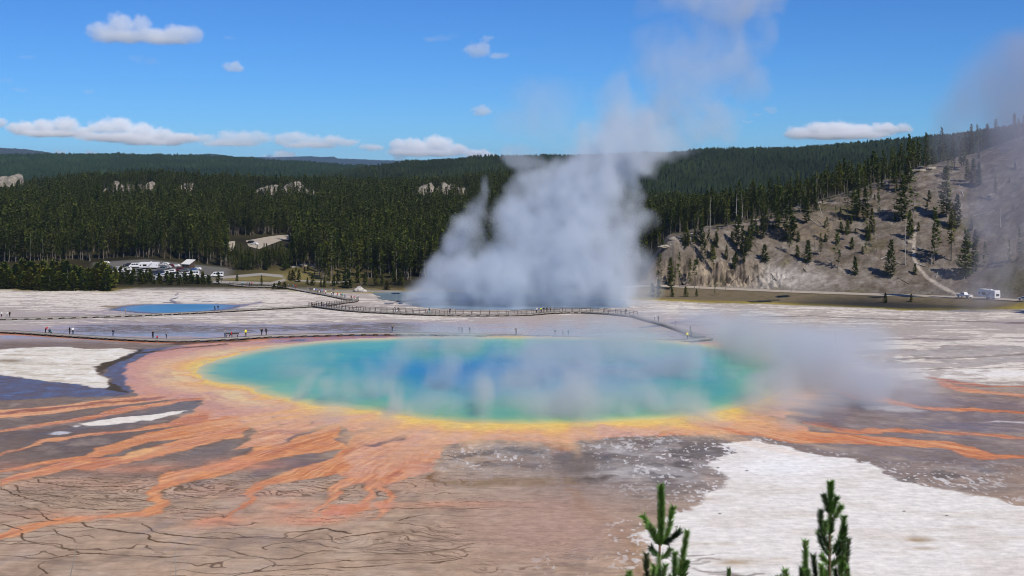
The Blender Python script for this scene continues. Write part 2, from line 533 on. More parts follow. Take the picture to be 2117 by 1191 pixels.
lay(ap * np.clip(1.3 * fbm(ang * 120 + 2 * n1, rad / 6, 3, 78) - .35, 0, .6) * sstep(790, 850, nv_)  * out_* sstep(-4, -24, nx_), A(190, 112, 66))
lay(ap * np.clip(1.3 * fbm(ang * 150 + 2 * n1, rad / 5, 3, 79) - .4, 0, .6) * sstep(790, 850, nv_)  * out_* sstep(-4, -24, nx_), A(240, 200, 156))
lay(ap * np.clip(.9 * fbm(nx_ / 9, ny_ / 1.2, 3, 80) - .1, 0, .55) * sstep(-24, -4, nx_) * sstep(840, 870, nv_), A(196, 122, 84))
# darker flat tongues between the runs
for poly, c in ((z6([(850, 335), (985, 315), (1000, 345), (950, 375), (760, 412), (520, 445), (330, 455), (430, 420), (640, 385)]), A(116, 108, 106)),
                (z6([(1290, 585), (1430, 505), (1570, 452), (1675, 434), (1630, 465), (1520, 515), (1420, 560), (1310, 595)]), A(116, 104, 102)),
                (z6([(880, 625), (960, 555), (1230, 505), (1180, 550), (1100, 590), (980, 640)]), A(128, 114, 106)),
                (z6([(1320, 645), (1450, 605), (1610, 568), (1560, 605), (1450, 655), (1340, 690), (1250, 690)]), A(130, 112, 106)),
                (z6([(1460, 655), (1530, 615), (1640, 610), (1600, 640), (1500, 670)]), A(116, 100, 98)),
                (z6([(640, 590), (760, 560), (850, 540), (800, 560), (700, 590)]), A(92, 78, 80)),
                (z7([(-10, 540), (30, 490), (70, 468), (160, 455), (190, 462), (110, 476), (70, 500), (40, 535)]), A(120, 102, 106)),
                (z7([(110, 540), (240, 515), (370, 483), (340, 505), (240, 532), (170, 550)]), A(112, 92, 92)),
                (z7([(100, 465), (200, 455), (300, 472), (250, 482), (210, 462)]), A(124, 104, 104))):
    fill(poly, c, 0.5, .85, 0.45)

# ---- runs of orange water
RUNS = [
    (z6([(-40, 384, 44), (150, 368, 40), (300, 350, 36), (450, 330, 34), (600, 315, 36), (700, 300, 46), (850, 268, 60)]), PEACH),
    (z6([(-40, 476, 8), (130, 450, 14), (280, 425, 16), (400, 400, 18), (520, 375, 20), (640, 350, 18), (760, 335, 16), (850, 322, 20), (1000, 290, 34)]), A(204, 138, 100)),
    (z6([(-40, 585, 4), (100, 550, 6), (220, 520, 10), (330, 503, 13), (450, 485, 16), (580, 472, 16), (680, 460, 16), (800, 440, 24), (900, 420, 36), (1050, 400, 70)]), A(206, 138, 98)),
    (z6([(-40, 674, 6), (150, 635, 16), (300, 615, 20), (430, 603, 26), (500, 570, 46), (600, 540, 44), (700, 505, 46), (850, 480, 54), (1000, 455, 70), (1200, 425, 80)]), ORANGE),
    (z6([(-40, 733, 28), (120, 690, 34), (250, 655, 40), (400, 635, 50), (560, 618, 50), (700, 592, 40), (830, 552, 44), (950, 520, 50), (1100, 490, 54), (1250, 460, 70)]), A(212, 142, 98)),
    (z6([(-40, 1004, 34), (90, 970, 38), (200, 935, 40), (320, 910, 28), (450, 900, 20), (600, 890, 22), (720, 878, 30), (790, 850, 64), (800, 812, 66), (780, 778, 60), (805, 735, 80), (860, 700, 80), (950, 680, 58), (1100, 650, 56), (1200, 625, 66), (1300, 590, 66), (1400, 565, 80), (1550, 530, 100), (1720, 490, 130)]), ORANGE),
    (z6([(1145, 915, 4), (1180, 872, 14), (1222, 822, 30), (1214, 790, 28), (1260, 760, 28), (1350, 722, 32), (1450, 700, 36), (1560, 668, 60), (1720, 620, 80)]), ORANGE),
    (z7([(-100, 880, 4), (-60, 835, 24), (-35, 770, 40), (20, 728, 44), (90, 706, 40), (200, 690, 44)]), A(210, 140, 98)),
    (z7([(-40, 862, 40), (60, 852, 40), (110, 838, 22), (150, 800, 28), (172, 752, 36), (222, 712, 56), (330, 665, 70)]), A(216, 144, 100)),
    (z7([(205, 715, 32), (250, 770, 28), (268, 795, 26), (232, 832, 26), (172, 852, 44), (150, 882, 24), (140, 912, 12)]), A(216, 150, 108)),
    (z8([(-80, 478, 44), (130, 442, 64), (300, 452, 64), (430, 458, 64), (560, 482, 66), (700, 497, 60), (900, 507, 44), (1100, 517, 40), (1300, 532, 40), (1400, 547, 44), (1500, 577, 44), (1580, 595, 26), (1800, 607, 16)]), A(214, 134, 84)),
    (z8([(650, 415, 8), (760, 435, 22), (850, 465, 22), (1000, 460, 18), (1200, 465, 13), (1400, 475, 15), (1600, 485, 15), (1800, 503, 13)]), A(208, 130, 84)),
    (z8([(1290, 216, 14), (1400, 245, 22), (1550, 270, 16), (1800, 296, 12)]), A(204, 146, 116)),
    (z8([(780, 240, 30), (880, 276, 50), (1000, 300, 50), (1100, 325, 34), (1200, 342, 14), (1350, 350, 18), (1550, 355, 12), (1800, 378, 9)]), A(210, 128, 78)),
    (z8([(1240, 195, 6), (1400, 222, 10), (1560, 238, 6), (1800, 246, 6)]), A(176, 116, 98)),
]
runm = np.zeros(len(NI))
for pts, c in RUNS:
    rb_ = ribbon(smooth_pts(pts))
    fill(rb_, A(112, 84, 70), 0.5, .32, grow=.4, field=1 - ap)
    m = fill(rb_, c, 0.38, .96, 0.5)
    runm = np.maximum(runm, m)
    lay(m * np.clip(1.3 * fbm(ang * 160 + 1.5 * n1, rad / 9, 4, 27) - .1, 0, .6), A(236, 182, 128))
    lay(m * np.clip(1.3 * fbm(ang * 190 + 1.5 * n1, rad / 9, 4, 28) - .2, 0, .6), A(184, 100, 52))
    lay(m * np.clip(.9 * n2 - .1, 0, .5), A(228, 160, 104))
    lay(m * np.clip(-0.9 * stre2 - 0.25, 0, .5), A(176, 98, 58))
fill(ribbon(z6([(-30, 384, 10), (150, 360, 14), (300, 346, 12), (450, 326, 10), (600, 314, 12), (700, 306, 20), (850, 280, 10)])), A(140, 82, 60), 0.5, .75)
fill(ribbon(z6([(605, 604, 14), (680, 580, 30), (760, 556, 26), (860, 538, 6)])), A(232, 178, 122), 0.5, .9)
fill(ribbon(z6([(1000, 296, 4), (1100, 272, 10), (1200, 252, 14), (1250, 244, 6)])), A(128, 100, 82), 0.3, .8)
for p in (z6([(925, 300, 8), (1000, 292, 8), (1100, 272, 6)]), z6([(980, 322, 6), (1050, 304, 8)]), z6([(1100, 357, 10), (1135, 342, 10)]), z6([(1400, 442, 10), (1450, 434, 6)]), z6([(1575, 430, 8), (1610, 412, 8)]),
          z6([(1250, 388, 6), (1270, 386, 6)]), z6([(1350, 392, 5), (1390, 402, 6)]), z6([(845, 126, 6), (875, 125, 6)]), z6([(1380, 1160, 4), (1400, 1158, 4)])):
    fill(ribbon(p), A(104, 84, 84), 0.3, .8)
# diffuse orange bloom
for e in ((430, 1075, 90, 16, .8), (640, 1075, 80, 14, .7), (600, 1050, 60, 12, .55), (850, 1045, 200, 7, .5), (140, 1065, 110, 10, .55), (30, 965, 80, 10, .4), (300, 970, 110, 10, .5), (500, 960, 90, 12, .6),
          (520, 1020, 130, 20, .35), (700, 1065, 60, 10, .6), (190, 1000, 160, 14, .25), (800, 1000, 90, 18, .3), (960, 1040, 120, 5, .35)):
    lay(np.clip(ell(*e) * (0.85 + 0.5 * stre + 0.3 * n2), 0, .85) * (ap < .5) * 1.0, A(218, 146, 112))
fill(z7([(1040, 522), (1160, 522), (1145, 575), (1080, 580)]), A(186, 126, 74), 0.8, .7, .6)

# ---- thin dams of the terraces: contour lines of gentle relief
def dams(field, period, thick):
    f = field / period
    d = np.abs(f - np.round(f)) * period
    g = np.hypot(np.gradient(field.reshape(-1)), 1e-9)
    return 1 - sstep(thick * .4, thick, d)
gfull = np.zeros(NU * NY)
rel = ny_ + 2.2 * fbm(nx_ / 15, ny_ / 10, 3, 51) + 0.9 * fbm(nx_ / 3.2, ny_ / 3.2, 3, 52) + 0.10 * nx_
brk = sstep(-0.25, 0.25, fbm(nx_ / 9, ny_ / 5, 3, 53))
zone = sstep(965, 990, nv_ + 12 * n1) * (1 - sstep(1000, 1300, nu_ + 80 * n1)) * (ap < .6)
coarse = dams(rel, 1.7, .13) * zone * sstep(-.4, .3, brk - .3) * .8
fine = dams(rel + 0.5 * n2, 0.75, .12) * sstep(-.5, .1, brk - .3) * np.clip(ell(300, 1020, 330, 45, 1) + ell(1000, 1130, 330, 60, 1) + ell(640, 1020, 260, 40, .8), 0, 1) * (ap < .6) * .75
lines = np.maximum(coarse, fine)
rel2 = nx_ * .25 + ny_ + 1.8 * fbm(nx_ / 9, ny_ / 6, 3, 54) + .7 * n2
lines = np.maximum(lines, dams(rel2, 1.3, .15) * np.clip(ell(1980, 930, 200, 40, .6) + ell(330, 950, 200, 30, .7), 0, 1) * sstep(-.2, .3, fbm(nx_ / 8, ny_ / 8, 2, 55)) * (ap < .6) * .6)
nrun = 1 - runm
lay(lines * .95 * nrun, A(88, 66, 48))
lay(np.clip(.6 * fbm(nx_ / 5, ny_ / 2.2, 4, 56) - .1, 0, .4) * zone * nrun, A(196, 174, 152))
lay(np.clip(.7 * fbm(nx_ / 5 + .3 * ny_, ny_ / 1.4, 4, 57) - .25, 0, .4) * sstep(820, 860, nv_) * (ap < .6) * nrun, A(112, 94, 86))
CR = [z6([(130, 975), (140, 1005), (250, 1035), (330, 1050), (420, 1075), (560, 1078), (700, 1085), (850, 1095), (1000, 1090), (1150, 1095), (1300, 1105), (1450, 1098), (1550, 1075), (1698, 1060)]),
      z6([(410, 920), (450, 940), (600, 965), (740, 985), (780, 1015), (900, 1030), (1050, 1050), (1200, 1075), (1300, 1100)]),
      z6([(700, 925), (770, 945), (800, 970), (900, 990), (1050, 1000), (1150, 1000), (1300, 1000), (1410, 995), (1440, 970), (1550, 960), (1640, 950), (1760, 975)]),
      z6([(-30, 828), (100, 845), (160, 860), (200, 885), (260, 905), (285, 912)]), z6([(70, 735), (110, 770), (250, 785), (450, 800), (560, 800), (740, 810)]),
      z6([(160, 700), (240, 730), (400, 745), (560, 745), (700, 745)]), z6([(270, 955), (280, 975), (360, 1000), (420, 1030)]), z6([(-30, 1015), (80, 1015), (130, 1012)]),
      z6([(-30, 1082), (100, 1095), (220, 1105), (300, 1090), (400, 1080)]), z6([(1350, 1060), (1340, 1045), (1400, 1025), (1520, 1015), (1600, 1005), (1760, 1005)]),
      z6([(1150, 1191), (1270, 1170), (1350, 1140), (1450, 1140), (1600, 1130), (1760, 1108)]), z6([(1300, 1100), (1370, 1130), (1360, 1145)]), z6([(-30, 745), (50, 770), (200, 820), (420, 850), (640, 860)]),
      z6([(220, 1120), (195, 1140), (260, 1180)]), z6([(-30, 870), (60, 885), (170, 900)]), z6([(-20, 930), (60, 940), (120, 960)]), z6([(450, 700), (600, 712), (700, 708)]),
      z6([(850, 890), (1000, 893), (1150, 890)]), z6([(860, 850), (1000, 858), (1190, 850)]), z6([(900, 790), (1050, 800), (1190, 795)]),
      z7([(0, 1000), (100, 985), (250, 970), (400, 985), (500, 1005), (620, 1015)]), z7([(0, 1065), (150, 1070), (300, 1080), (420, 1080), (560, 1060), (680, 1025)]),
      z7([(0, 1145), (100, 1150), (200, 1140), (330, 1120), (500, 1125), (600, 1110)]), z7([(150, 860), (400, 850), (600, 855), (750, 845), (1000, 848)]), z7([(280, 925), (400, 940), (480, 965), (560, 975)]),
      z7([(0, 1105), (150, 1115), (300, 1105), (450, 1115), (600, 1100), (650, 1080)]), z7([(300, 910), (450, 880), (600, 890), (800, 890), (900, 880)]), z7([(510, 585), (600, 610), (680, 632), (740, 637)]),
      z7([(640, 960), (800, 975), (950, 1000), (1000, 1010)])]
for i, p in enumerate(CR):
    lay(np.clip(soft_line(smooth_pts(p), 0.27 if i in (0, 1, 2, 20, 21, 22) else 0.19) * 1.1, 0, .95), A(84, 62, 40))

# ---- centre: grey crust with white flecks, olive bar
gm = np.clip(ell(1010, 945, 130, 26, 1) + ell(1380, 960, 130, 60, 1.1) + ell(1250, 935, 60, 25, .6) + ell(1950, 985, 190, 26, .9) + ell(1180, 1165, 90, 25, .8) + ell(1480, 925, 60, 14, .8), 0, 1)
flk = fbm(nx_ / 0.42, ny_ / 0.8, 3, 91) * .75 + .35 * fbm(nx_ / 2.5, ny_ / 3, 2, 95)
lay(gm * sstep(.05, .5, fbm(nx_ / 4, ny_ / 4, 3, 92)) * .55, A(176, 172, 170))
lay(gm * sstep(.1, .5, -fbm(nx_ / 3, ny_ / 2.4, 3, 93)) * .7, A(92, 86, 84))
lay(gm * sstep(.44, .62, flk) * .7, A(232, 228, 226))
lay(np.clip(ell(1300, 975, 55, 14, 1.3) + ell(1290, 930, 36, 7, 1.0), 0, 1) * np.clip(.75 + .7 * n2, 0, 1) * .7, A(198, 192, 188))
fill(z7([(640, 705), (800, 695), (1000, 692), (1180, 700), (1210, 735), (900, 742), (560, 735), (490, 720)]), A(134, 110, 74), 0.8, .7, field=np.clip(.8 + .6 * stre2, 0, 1))
fill(z7([(1160, 720), (1240, 690), (1400, 680), (1330, 715), (1180, 738)]), A(74, 66, 60), 0.7, .85, field=np.clip(.8 + .8 * n2, 0, 1))
fill(z7([(1080, 575), (1160, 560), (1300, 575), (1310, 650), (1200, 690), (1090, 660)]), A(112, 100, 94), 1.0, .7)
fill(z7([(640, 590), (700, 560), (900, 545), (1040, 560), (1030, 580), (800, 585)]), A(84, 82, 82), 0.8, .65, field=np.clip(.7 + .8 * n2, 0, 1))
fill(z7([(480, 720), (470, 690), (500, 665), (510, 690), (500, 720)]), A(120, 88, 56), .4, .8)
fill(z8([(440, 395), (480, 385), (540, 410), (500, 425), (455, 415)]), A(70, 64, 66), .6, .8)
fill(z8([(600, 400), (660, 330), (900, 330), (1000, 345), (860, 400), (820, 460), (700, 425)]), A(116, 100, 102), .8, .7, .5)
fill(z8([(930, 345), (1050, 335), (1220, 360), (1100, 372), (960, 362)]), A(196, 188, 184), .6, .8, field=np.clip(.6 + .9 * nst, 0, 1))
fill(z8([(1500, 418), (1620, 412), (1800, 424), (1800, 430), (1620, 420)]), A(206, 200, 200), .3, .8)
lay(np.clip(ell(2030, 880, 120, 14, .8) + ell(1960, 905, 160, 8, .3), 0, 1) * np.clip(.6 + .8 * stre2, 0, 1), A(112, 106, 122))
# tan rim between pink mat and grey crust
fill(ribbon(z7([(1130, 760, 30), (1200, 830, 50), (1300, 890, 50), (1400, 960, 50), (1430, 1030, 50), (1460, 1110, 60), (1540, 1200, 60)])), A(150, 118, 88), 1.0, .7, field=np.clip(.7 + .7 * n2, 0, 1))
lay(np.clip(ell(1130, 1090, 170, 70, .9), 0, .8) * (nu_ < 1310), A(176, 144, 128))

# ---- white sinter sheets
WH_L = z6([(-60, 62), (120, 45), (300, 42), (450, 55), (600, 48), (690, 58), (620, 85), (560, 110), (500, 130), (480, 165), (512, 200), (530, 245), (470, 247), (350, 226), (200, 205), (100, 190), (-60, 172)])
fill(z6([(690, 55), (900, 38), (960, 36), (800, 62), (715, 88), (650, 130), (630, 175), (650, 228), (670, 262), (560, 292), (300, 290), (-60, 315), (-60, 165), (200, 200), (350, 225), (470, 245), (560, 240), (520, 190), (540, 140), (600, 100)]), WETB, 0.5, .92, .7)
for p in (z6([(720, 52, 10), (640, 92, 14), (575, 116, 30), (525, 136, 40), (505, 165, 30), (520, 182, 10)]), z6([(530, 230, 20), (590, 248, 34), (640, 266, 12)]), z6([(660, 75, 6), (800, 62, 8), (900, 50, 6), (1040, 38, 8), (1140, 28, 10)]),
          z6([(1080, 30, 6), (1180, 36, 12), (1235, 62, 6)])):
    fill(ribbon(p), OLIVE, 0.4, .9, .3)
m = fill(WH_L, A(224, 216, 202), 0.4, 1.0, 0.05)
lay(m * np.clip(.9 * fbm(nx_ / 5, ny_ / 1.3, 4, 45) - .12, 0, .6), A(170, 156, 132))
lay(m * sstep(.3, .6, n2) * .6, A(240, 236, 230))
lay(m * ell(20, 746, 40, 4, .8), A(120, 100, 70))
m = fill(z6([(395, 425), (480, 405), (600, 390), (750, 380), (900, 369), (945, 365), (880, 386), (760, 408), (640, 422), (520, 437), (430, 436)]), A(232, 224, 212), 0.35, 1.0, 0.05)
fill(z6([(245, 480), (290, 470), (330, 478), (280, 490)]), A(206, 204, 208), .4, .9); fill(z6([(355, 436), (400, 432), (390, 441)]), A(220, 216, 210), .3, .9); fill(z6([(-20, 240), (18, 238), (10, 250), (-20, 250)]), A(214, 210, 206), .3, .9)
WH_R = z8([(290, 520), (420, 514), (520, 535), (620, 570), (750, 590), (870, 605), (960, 630), (1050, 670), (1130, 710), (1250, 745), (1400, 775), (1550, 800), (1760, 838), (1900, 850), (2100, 1000), (2100, 1300), (-60, 1300), (-100, 1191),
           (-140, 1110), (-218, 1070), (-205, 1030), (-233, 980), (-140, 945), (-50, 905), (40, 870), (70, 835), (130, 795), (200, 740), (255, 690), (165, 645), (180, 610), (315, 575), (255, 530)])
d_ = sdf(WH_R) + 0.8 * n2
lay((1 - sstep(0, 5, d_)) * sstep(.40, .58, flk + .15 * n1) * .75, A(226, 222, 220))
m = 1 - sstep(-.5, .5, d_)
lay(m, A(232, 226, 218)); wet = wet * (1 - m)
lay(m * sstep(.05, .6, nst + .4 * n1) * .55, A(216, 206, 194))
lay(m * np.clip(ell(1620, 965, 120, 28, 1), 0, 1) * .8, A(242, 240, 238))
lay(m * np.clip(ell(1895, 1116, 35, 6, 1) + ell(1905, 1134, 38, 3, .7) + ell(1520, 1162, 45, 6, .9) + ell(1480, 1125, 100, 4, .4) + ell(2000, 1090, 40, 4, .4) + ell(2090, 1112, 40, 4, .4) + ell(1460, 1030, 25, 3, .6) + ell(1610, 1155, 20, 3, .5), 0, 1) * np.clip(.8 + .8 * n2, 0, 1), A(178, 156, 126))
for p in (z8([(30, 1120, 6), (120, 1105, 8), (200, 1108, 4)]), z8([(60, 1150, 8), (200, 1165, 10), (330, 1185, 14), (420, 1180, 6)]), z8([(-60, 1075, 5), (60, 1085, 8), (150, 1082, 4)]), z8([(150, 1172, 5), (280, 1178, 9), (380, 1190, 6)]), z8([(-20, 1100, 5), (80, 1126, 7), (150, 1120, 3)])):
    fill(ribbon(p), A(120, 108, 100), .3, .75)
for u, v in ((1484, 967), (1544, 973), (1488, 1062), (1869, 1057), (1957, 1066), (1398, 1089)):
    lay(ell(u, v, 3, 1.2, 1.2).clip(0, 1), A(96, 84, 72))

# ---- the spring: coloured rims follow the distance to its edge
POOL = [(408, 768), (418, 754), (450, 742), (500, 730), (560, 721), (650, 713), (750, 708.5), (860, 706.5), (960, 706), (1100, 706), (1250, 707.5), (1380, 712), (1480, 719), (1560, 730), (1620, 748), (1648, 772), (1640, 795),
        (1610, 815), (1570, 832), (1520, 846), (1460, 858), (1380, 866), (1250, 873), (1100, 877), (960, 876), (880, 868), (800, 856), (720, 845), (640, 836), (580, 826), (535, 815), (520, 802), (500, 797), (450, 791), (420, 782)]
pd = sdf(POOL, nx_ + .45 * n1 + .3 * n2, ny_ + .5 * n1 + .25 * n2, pad=30.0)
scal = (1 + .7 * sstep(192, 172, ny_)) * np.clip(.8 + .7 * fbm(ang * 7, rad / 60, 3, 151) + .25 * stre, .25, 2.0) * np.where(ny_ > 232, .7, 1)
lsh = sstep(-30, -44, nx_) * sstep(170, 186, ny_) * ap
lay(lsh * sstep(17, 11, pd + 1.5 * n1 + .8 * n2), A(208, 156, 134)); lay(lsh * sstep(11, 6.5, pd + 1.2 * n1 + .6 * n2), A(220, 178, 142)); lay(lsh * sstep(7, 3.5, pd + .8 * n1), A(230, 200, 146))
lay(lsh * np.clip(1.1 * fbm(pd / 2.2 + .5 * n1, ang * 6, 3, 155) - .1, 0, .45), A(186, 138, 126))
lay((1 - sstep(3.0 * scal, np.maximum(13.0 * scal, 4), pd)) * .7, A(230, 184, 138))
lay(1 - sstep(2.0 * scal, np.maximum(7.0 * scal + 1.2 * stre, 2.6 * scal + .3), pd), A(228, 170, 112))
lay(1 - sstep(.8 * scal, np.maximum(4.2 * scal + .8 * stre, 1.2 * scal + .3), pd), A(238, 196, 110))
lay((1 - sstep(-0.5, np.maximum(2.6 * scal + .5 * stre2, .1), pd)) * .9, YELLOW)
wet = np.maximum(wet, .6 * (1 - sstep(0, 8, pd)))
SMALL = z1([(930, 716), (1050, 690), (1200, 674), (1400, 669), (1600, 668), (1800, 671), (1930, 682), (1900, 705), (1750, 724), (1600, 735), (1400, 745), (1150, 741)])
sd = sdf(SMALL)
lay(1 - sstep(-1, 3.5, sd), A(140, 124, 130)); lay((1 - sstep(2, 6, sd)) * sstep(1, 3, sd) * (ny_ > 400) * .6, A(150, 124, 96)); wet = np.maximum(wet, .8 * (1 - sstep(1, 5, sd)))
fill(z1([(930, 712), (800, 690), (860, 680), (1000, 684), (1250, 672), (1050, 696)]), A(120, 98, 70), .8, .7)
for p in (z1([(1470, 575, 10), (1440, 600, 14), (1460, 620, 16), (1400, 630, 14), (1440, 655, 30)]), z1([(1340, 655, 6), (1480, 660, 8)]), z1([(1600, 640, 5), (1750, 650, 6)])):
    fill(ribbon(p), A(112, 104, 116), .4, .9, .6)
fill(ribbon(z2([(-30, 690, 40), (200, 690, 30), (330, 672, 16), (450, 650, 10)])), A(140, 124, 134), 1, .8, .8)
fill(ribbon([(-40, 668, 3), (200, 662, 3), (330, 668, 3)]), A(150, 138, 140), 1, .5, .6)
# orange lip along the near boardwalk
fill(ribbon([(-40, 690, 4), (60, 692, 4), (200, 701, 5), (300, 706, 6), (400, 707, 8), (500, 702, 7), (600, 697, 6), (760, 693, 5), (900, 692, 4), (1150, 699, 3), (1330, 705, 3)]), A(198, 120, 76), 1.0, .8, .5)
fill(ribbon([(560, 704, 12), (700, 699, 10), (850, 697, 10), (940, 700, 9)]), A(176, 122, 116), 1.2, .75, .7)
fill(ribbon([(1060, 699, 8), (1100, 703, 8)]), A(206, 140, 112), 1.0, .7, .7); fill(ribbon([(890, 708, 9), (950, 709, 9)]), A(212, 140, 112), 1.2, .6, .7)
fill(ribbon([(360, 712, 4), (440, 706, 6), (510, 705, 5)]), OLIVE, .8, .7); fill(ribbon([(600, 704, 3), (630, 703, 4)]), A(96, 80, 70), .6, .8)
fill(ribbon([(1330, 677, 3), (1400, 668, 4), (1440, 660, 4), (1456, 652, 3)]), A(96, 96, 112), .8, .85, .7)
for p in ([(1560, 655, 1.6), (1680, 653, 1.8), (1820, 660, 2), (1960, 664, 2), (2160, 668, 1.6)], [(1800, 704, 2), (1900, 700, 2), (2000, 702, 2)], [(1850, 742, 4), (2000, 738, 3), (2160, 730, 3)], [(1900, 764, 2), (2160, 758, 2)]):
    fill(ribbon(p), A(110, 98, 92), .5, .7)

# ---- brush margins of the flats, meadow strips, tracks, parking
ew = 3 * fbm(nx_ / 14, ny_ / 20, 3, 81)
ev = np.interp(nu_, [-1200, 0, 90, 220, 300, 430, 540, 620, 700, 800, 1000, 1330, 1500, 1700, 1860, 2117, 3300], [597, 597, 599, 602, 591, 592, 595, 600, 604, 606, 607, 621, 626, 632, 641, 640, 650])
gr = sstep(1.5, -1.5, nv_ - ev - .6 * ew)
lay(gr, A(128, 112, 66) * np.ones(3)); wet = wet * (1 - gr)
lay(sstep(5, 0, np.abs(nv_ - ev - .6 * ew + 1.5)) * np.clip(.7 + .9 * n2, 0, 1), A(158, 142, 68))
lay(gr * sstep(-3, -6, nv_ - ev) * sstep(1250, 1400, nu_) * .95, A(112, 100, 80))
lay(gr * sstep(-6, -12, nv_ - ev) * sstep(1250, 1400, nu_) * np.clip(.6 * n2, 0, .5), A(90, 82, 54))
lay(gr * sstep(0.1, .5, n2) * .6 * (nu_ < 1250), A(172, 152, 96))
wk = ribbon([(1190, 632, 3), (1260, 640, 6), (1380, 634, 8)])
PAVE = A(158, 152, 144)
for p in (ribbon([(420, 589, 5), (560, 591, 5), (640, 597, 6), (700, 601, 5), (830, 603, 4)]), ribbon([(455, 575, 5), (540, 568, 5), (585, 572, 6), (592, 578, 6), (560, 586, 5), (440, 583, 5)]), ribbon([(600, 553, 4), (640, 548, 6), (655, 553, 4)]),
          ribbon([(610, 580, 3), (690, 584, 3), (720, 582, 2)])):
    fill(p, PAVE, 1.2, .95, 0)
fill([(195, 545), (300, 540), (480, 556), (470, 580), (380, 582), (200, 574)], A(104, 101, 97), 2, 1.0, 0)
lay(np.clip(ell(690, 592, 120, 10, .9), 0, 1) * sstep(-.1, .4, n2), A(176, 166, 140))

# ---- assemble colours of the whole sheet
gc = np.zeros((len(gx), 3)) + A(50, 46, 28)
big = fbm(gx / 25, gy / 25, 3, 7)
gc = gc * (1 + .35 * big)[:, None]
gc[gy < 100] = A(120, 108, 78) * (1 + .3 * fbm(gx[gy < 100], gy[gy < 100], 3, 8))[:, None]
fadef = sstep(500, 470, ny_)
gc[NI] = gc[NI] * (1 - fadef[:, None]) + nc * fadef[:, None]
park = (gy > 460) & (gy < 700) & (gu > 150) & (gu < 900)
for poly, c, e in (([(195, 545), (300, 540), (480, 556), (470, 580), (380, 582), (200, 574)], A(104, 101, 97), 3),):
    kk = np.nonzero(park)[0]
    lay_m = 1 - sstep(-e, e, sdf(poly, gx[kk], gy[kk]))
    gc[kk] = gc[kk] + (c - gc[kk]) * lay_m[:, None]
for p in (ribbon([(455, 575, 5), (540, 568, 5), (585, 572, 6), (592, 578, 6), (560, 586, 5), (440, 583, 5)]), ribbon([(600, 553, 4), (640, 548, 6), (655, 553, 4)]), ribbon([(610, 580, 3), (690, 584, 3), (720, 582, 2)])):
    lay_m = 1 - sstep(-1.2, 1.2, sdf(p, gx[kk], gy[kk])); gc[kk] = gc[kk] + (PAVE - gc[kk]) * lay_m[:, None]
lm = np.clip(np.exp(-(((gu[kk] - 640) / 110) ** 2 + ((gv[kk] - 572) / 16) ** 2)) + np.exp(-(((gu[kk] - 500) / 60) ** 2 + ((gv[kk] - 577) / 5) ** 2)), 0, 1) * .8
gc[kk] = gc[kk] + (A(140, 126, 76) - gc[kk]) * lm[:, None] * (np.abs(gc[kk] - PAVE).sum(1) > .1)[:, None]

# ---- hillside
uu_ = np.clip(gu, 1250, 3000)
yrr = road_y(uu_)
hill_m = (gu > 1300) & (gy > yrr + 4) & (gy < 900)
hk = np.nonzero(hill_m)[0]
hx, hy, hu, hv = gx[hk], gy[hk], gu[hk], gvz[hk]
m1, m2, m3 = fbm(hx / 16, hy / 16, 4, 31), fbm(hx / 3, hy / 3, 4, 32), fbm(hx / 7, hy / 14, 3, 33)
hc = np.zeros((len(hk), 3)) + A(112, 101, 89)
def hl(m, c):
    global hc
    hc = hc + (np.asarray(c) - hc) * np.clip(m, 0, 1)[:, None]
hl(.35 + .9 * m1, A(98, 83, 70)); hl(.8 * m2, A(132, 122, 111)); hl(-.9 * m2 - .1, A(80, 70, 58))
hl(np.exp(-(((hu - 1590) / 110) ** 2 + ((hv - 578) / 26) ** 2)) * (.9 + .4 * m2), A(174, 165, 154))
hl(sstep(590, 604, hv) * (.6 + .6 * m2) * .7, A(112, 105, 96))
cl = sstep(1345, 1380, hu) * (1 - sstep(1530, 1600, hu)) * sstep(532, 545, hv + 6 * m3) * sstep(598, 588, hv)
hl(cl, A(122, 108, 92)); hl(cl * sstep(.0, .5, fbm(hx / 1.4, hy / 2.2, 3, 34)) * .9, A(62, 54, 47)); hl(cl * sstep(.15, .5, fbm(hx / 2.0, hy / 1.2, 3, 36)) * .7, A(172, 154, 130))
hl(np.exp(-(((hu - 1680) / 60) ** 2 + ((hv - 470) / 30) ** 2)) * .5 * (.5 + m2), A(126, 106, 68))
hl(sstep(.25, .6, m1) * .45, A(96, 92, 58))
trail = np.array([(1893, 470), (1888, 515), (1890, 535), (1898, 552), (1915, 572), (1945, 592), (1985, 612)], float)
dt = np.full(len(hk), 1e9)
for i in range(len(trail) - 1):
    a, b = trail[i], trail[i + 1]; e = b - a
    t = np.clip(((hu - a[0]) * e[0] + (hv - a[1]) * e[1]) / (e @ e), 0, 1)
    dt = np.minimum(dt, np.hypot(hu - a[0] - e[0] * t, hv - a[1] - e[1] * t))
hl((1 - sstep(1.5, 4.5, dt + 1.5 * m2)) * .9, A(172, 158, 142))
yck = np.interp(np.clip(hu, 1250, 3000), _cu, _cy)
hl(sstep(20, 60, hy - yck), A(66, 62, 38))
hc = hc * np.array([.97, 1.0, 1.05])
hb = sstep(1305, 1345, hu)[:, None]
gc[hk] = gc[hk] * (1 - hb) + hc * hb
gw = np.zeros(len(gx)); gw[NI] = np.clip(wet, 0, 1) * fadef

# ---- sink the bed under open water, then write the sheet as ground + hillside
pdg = np.full(len(gx), 30.0); pdg[NI] = pd
gz = gz - 0.5 * sstep(0.0, 3.0, -pdg)

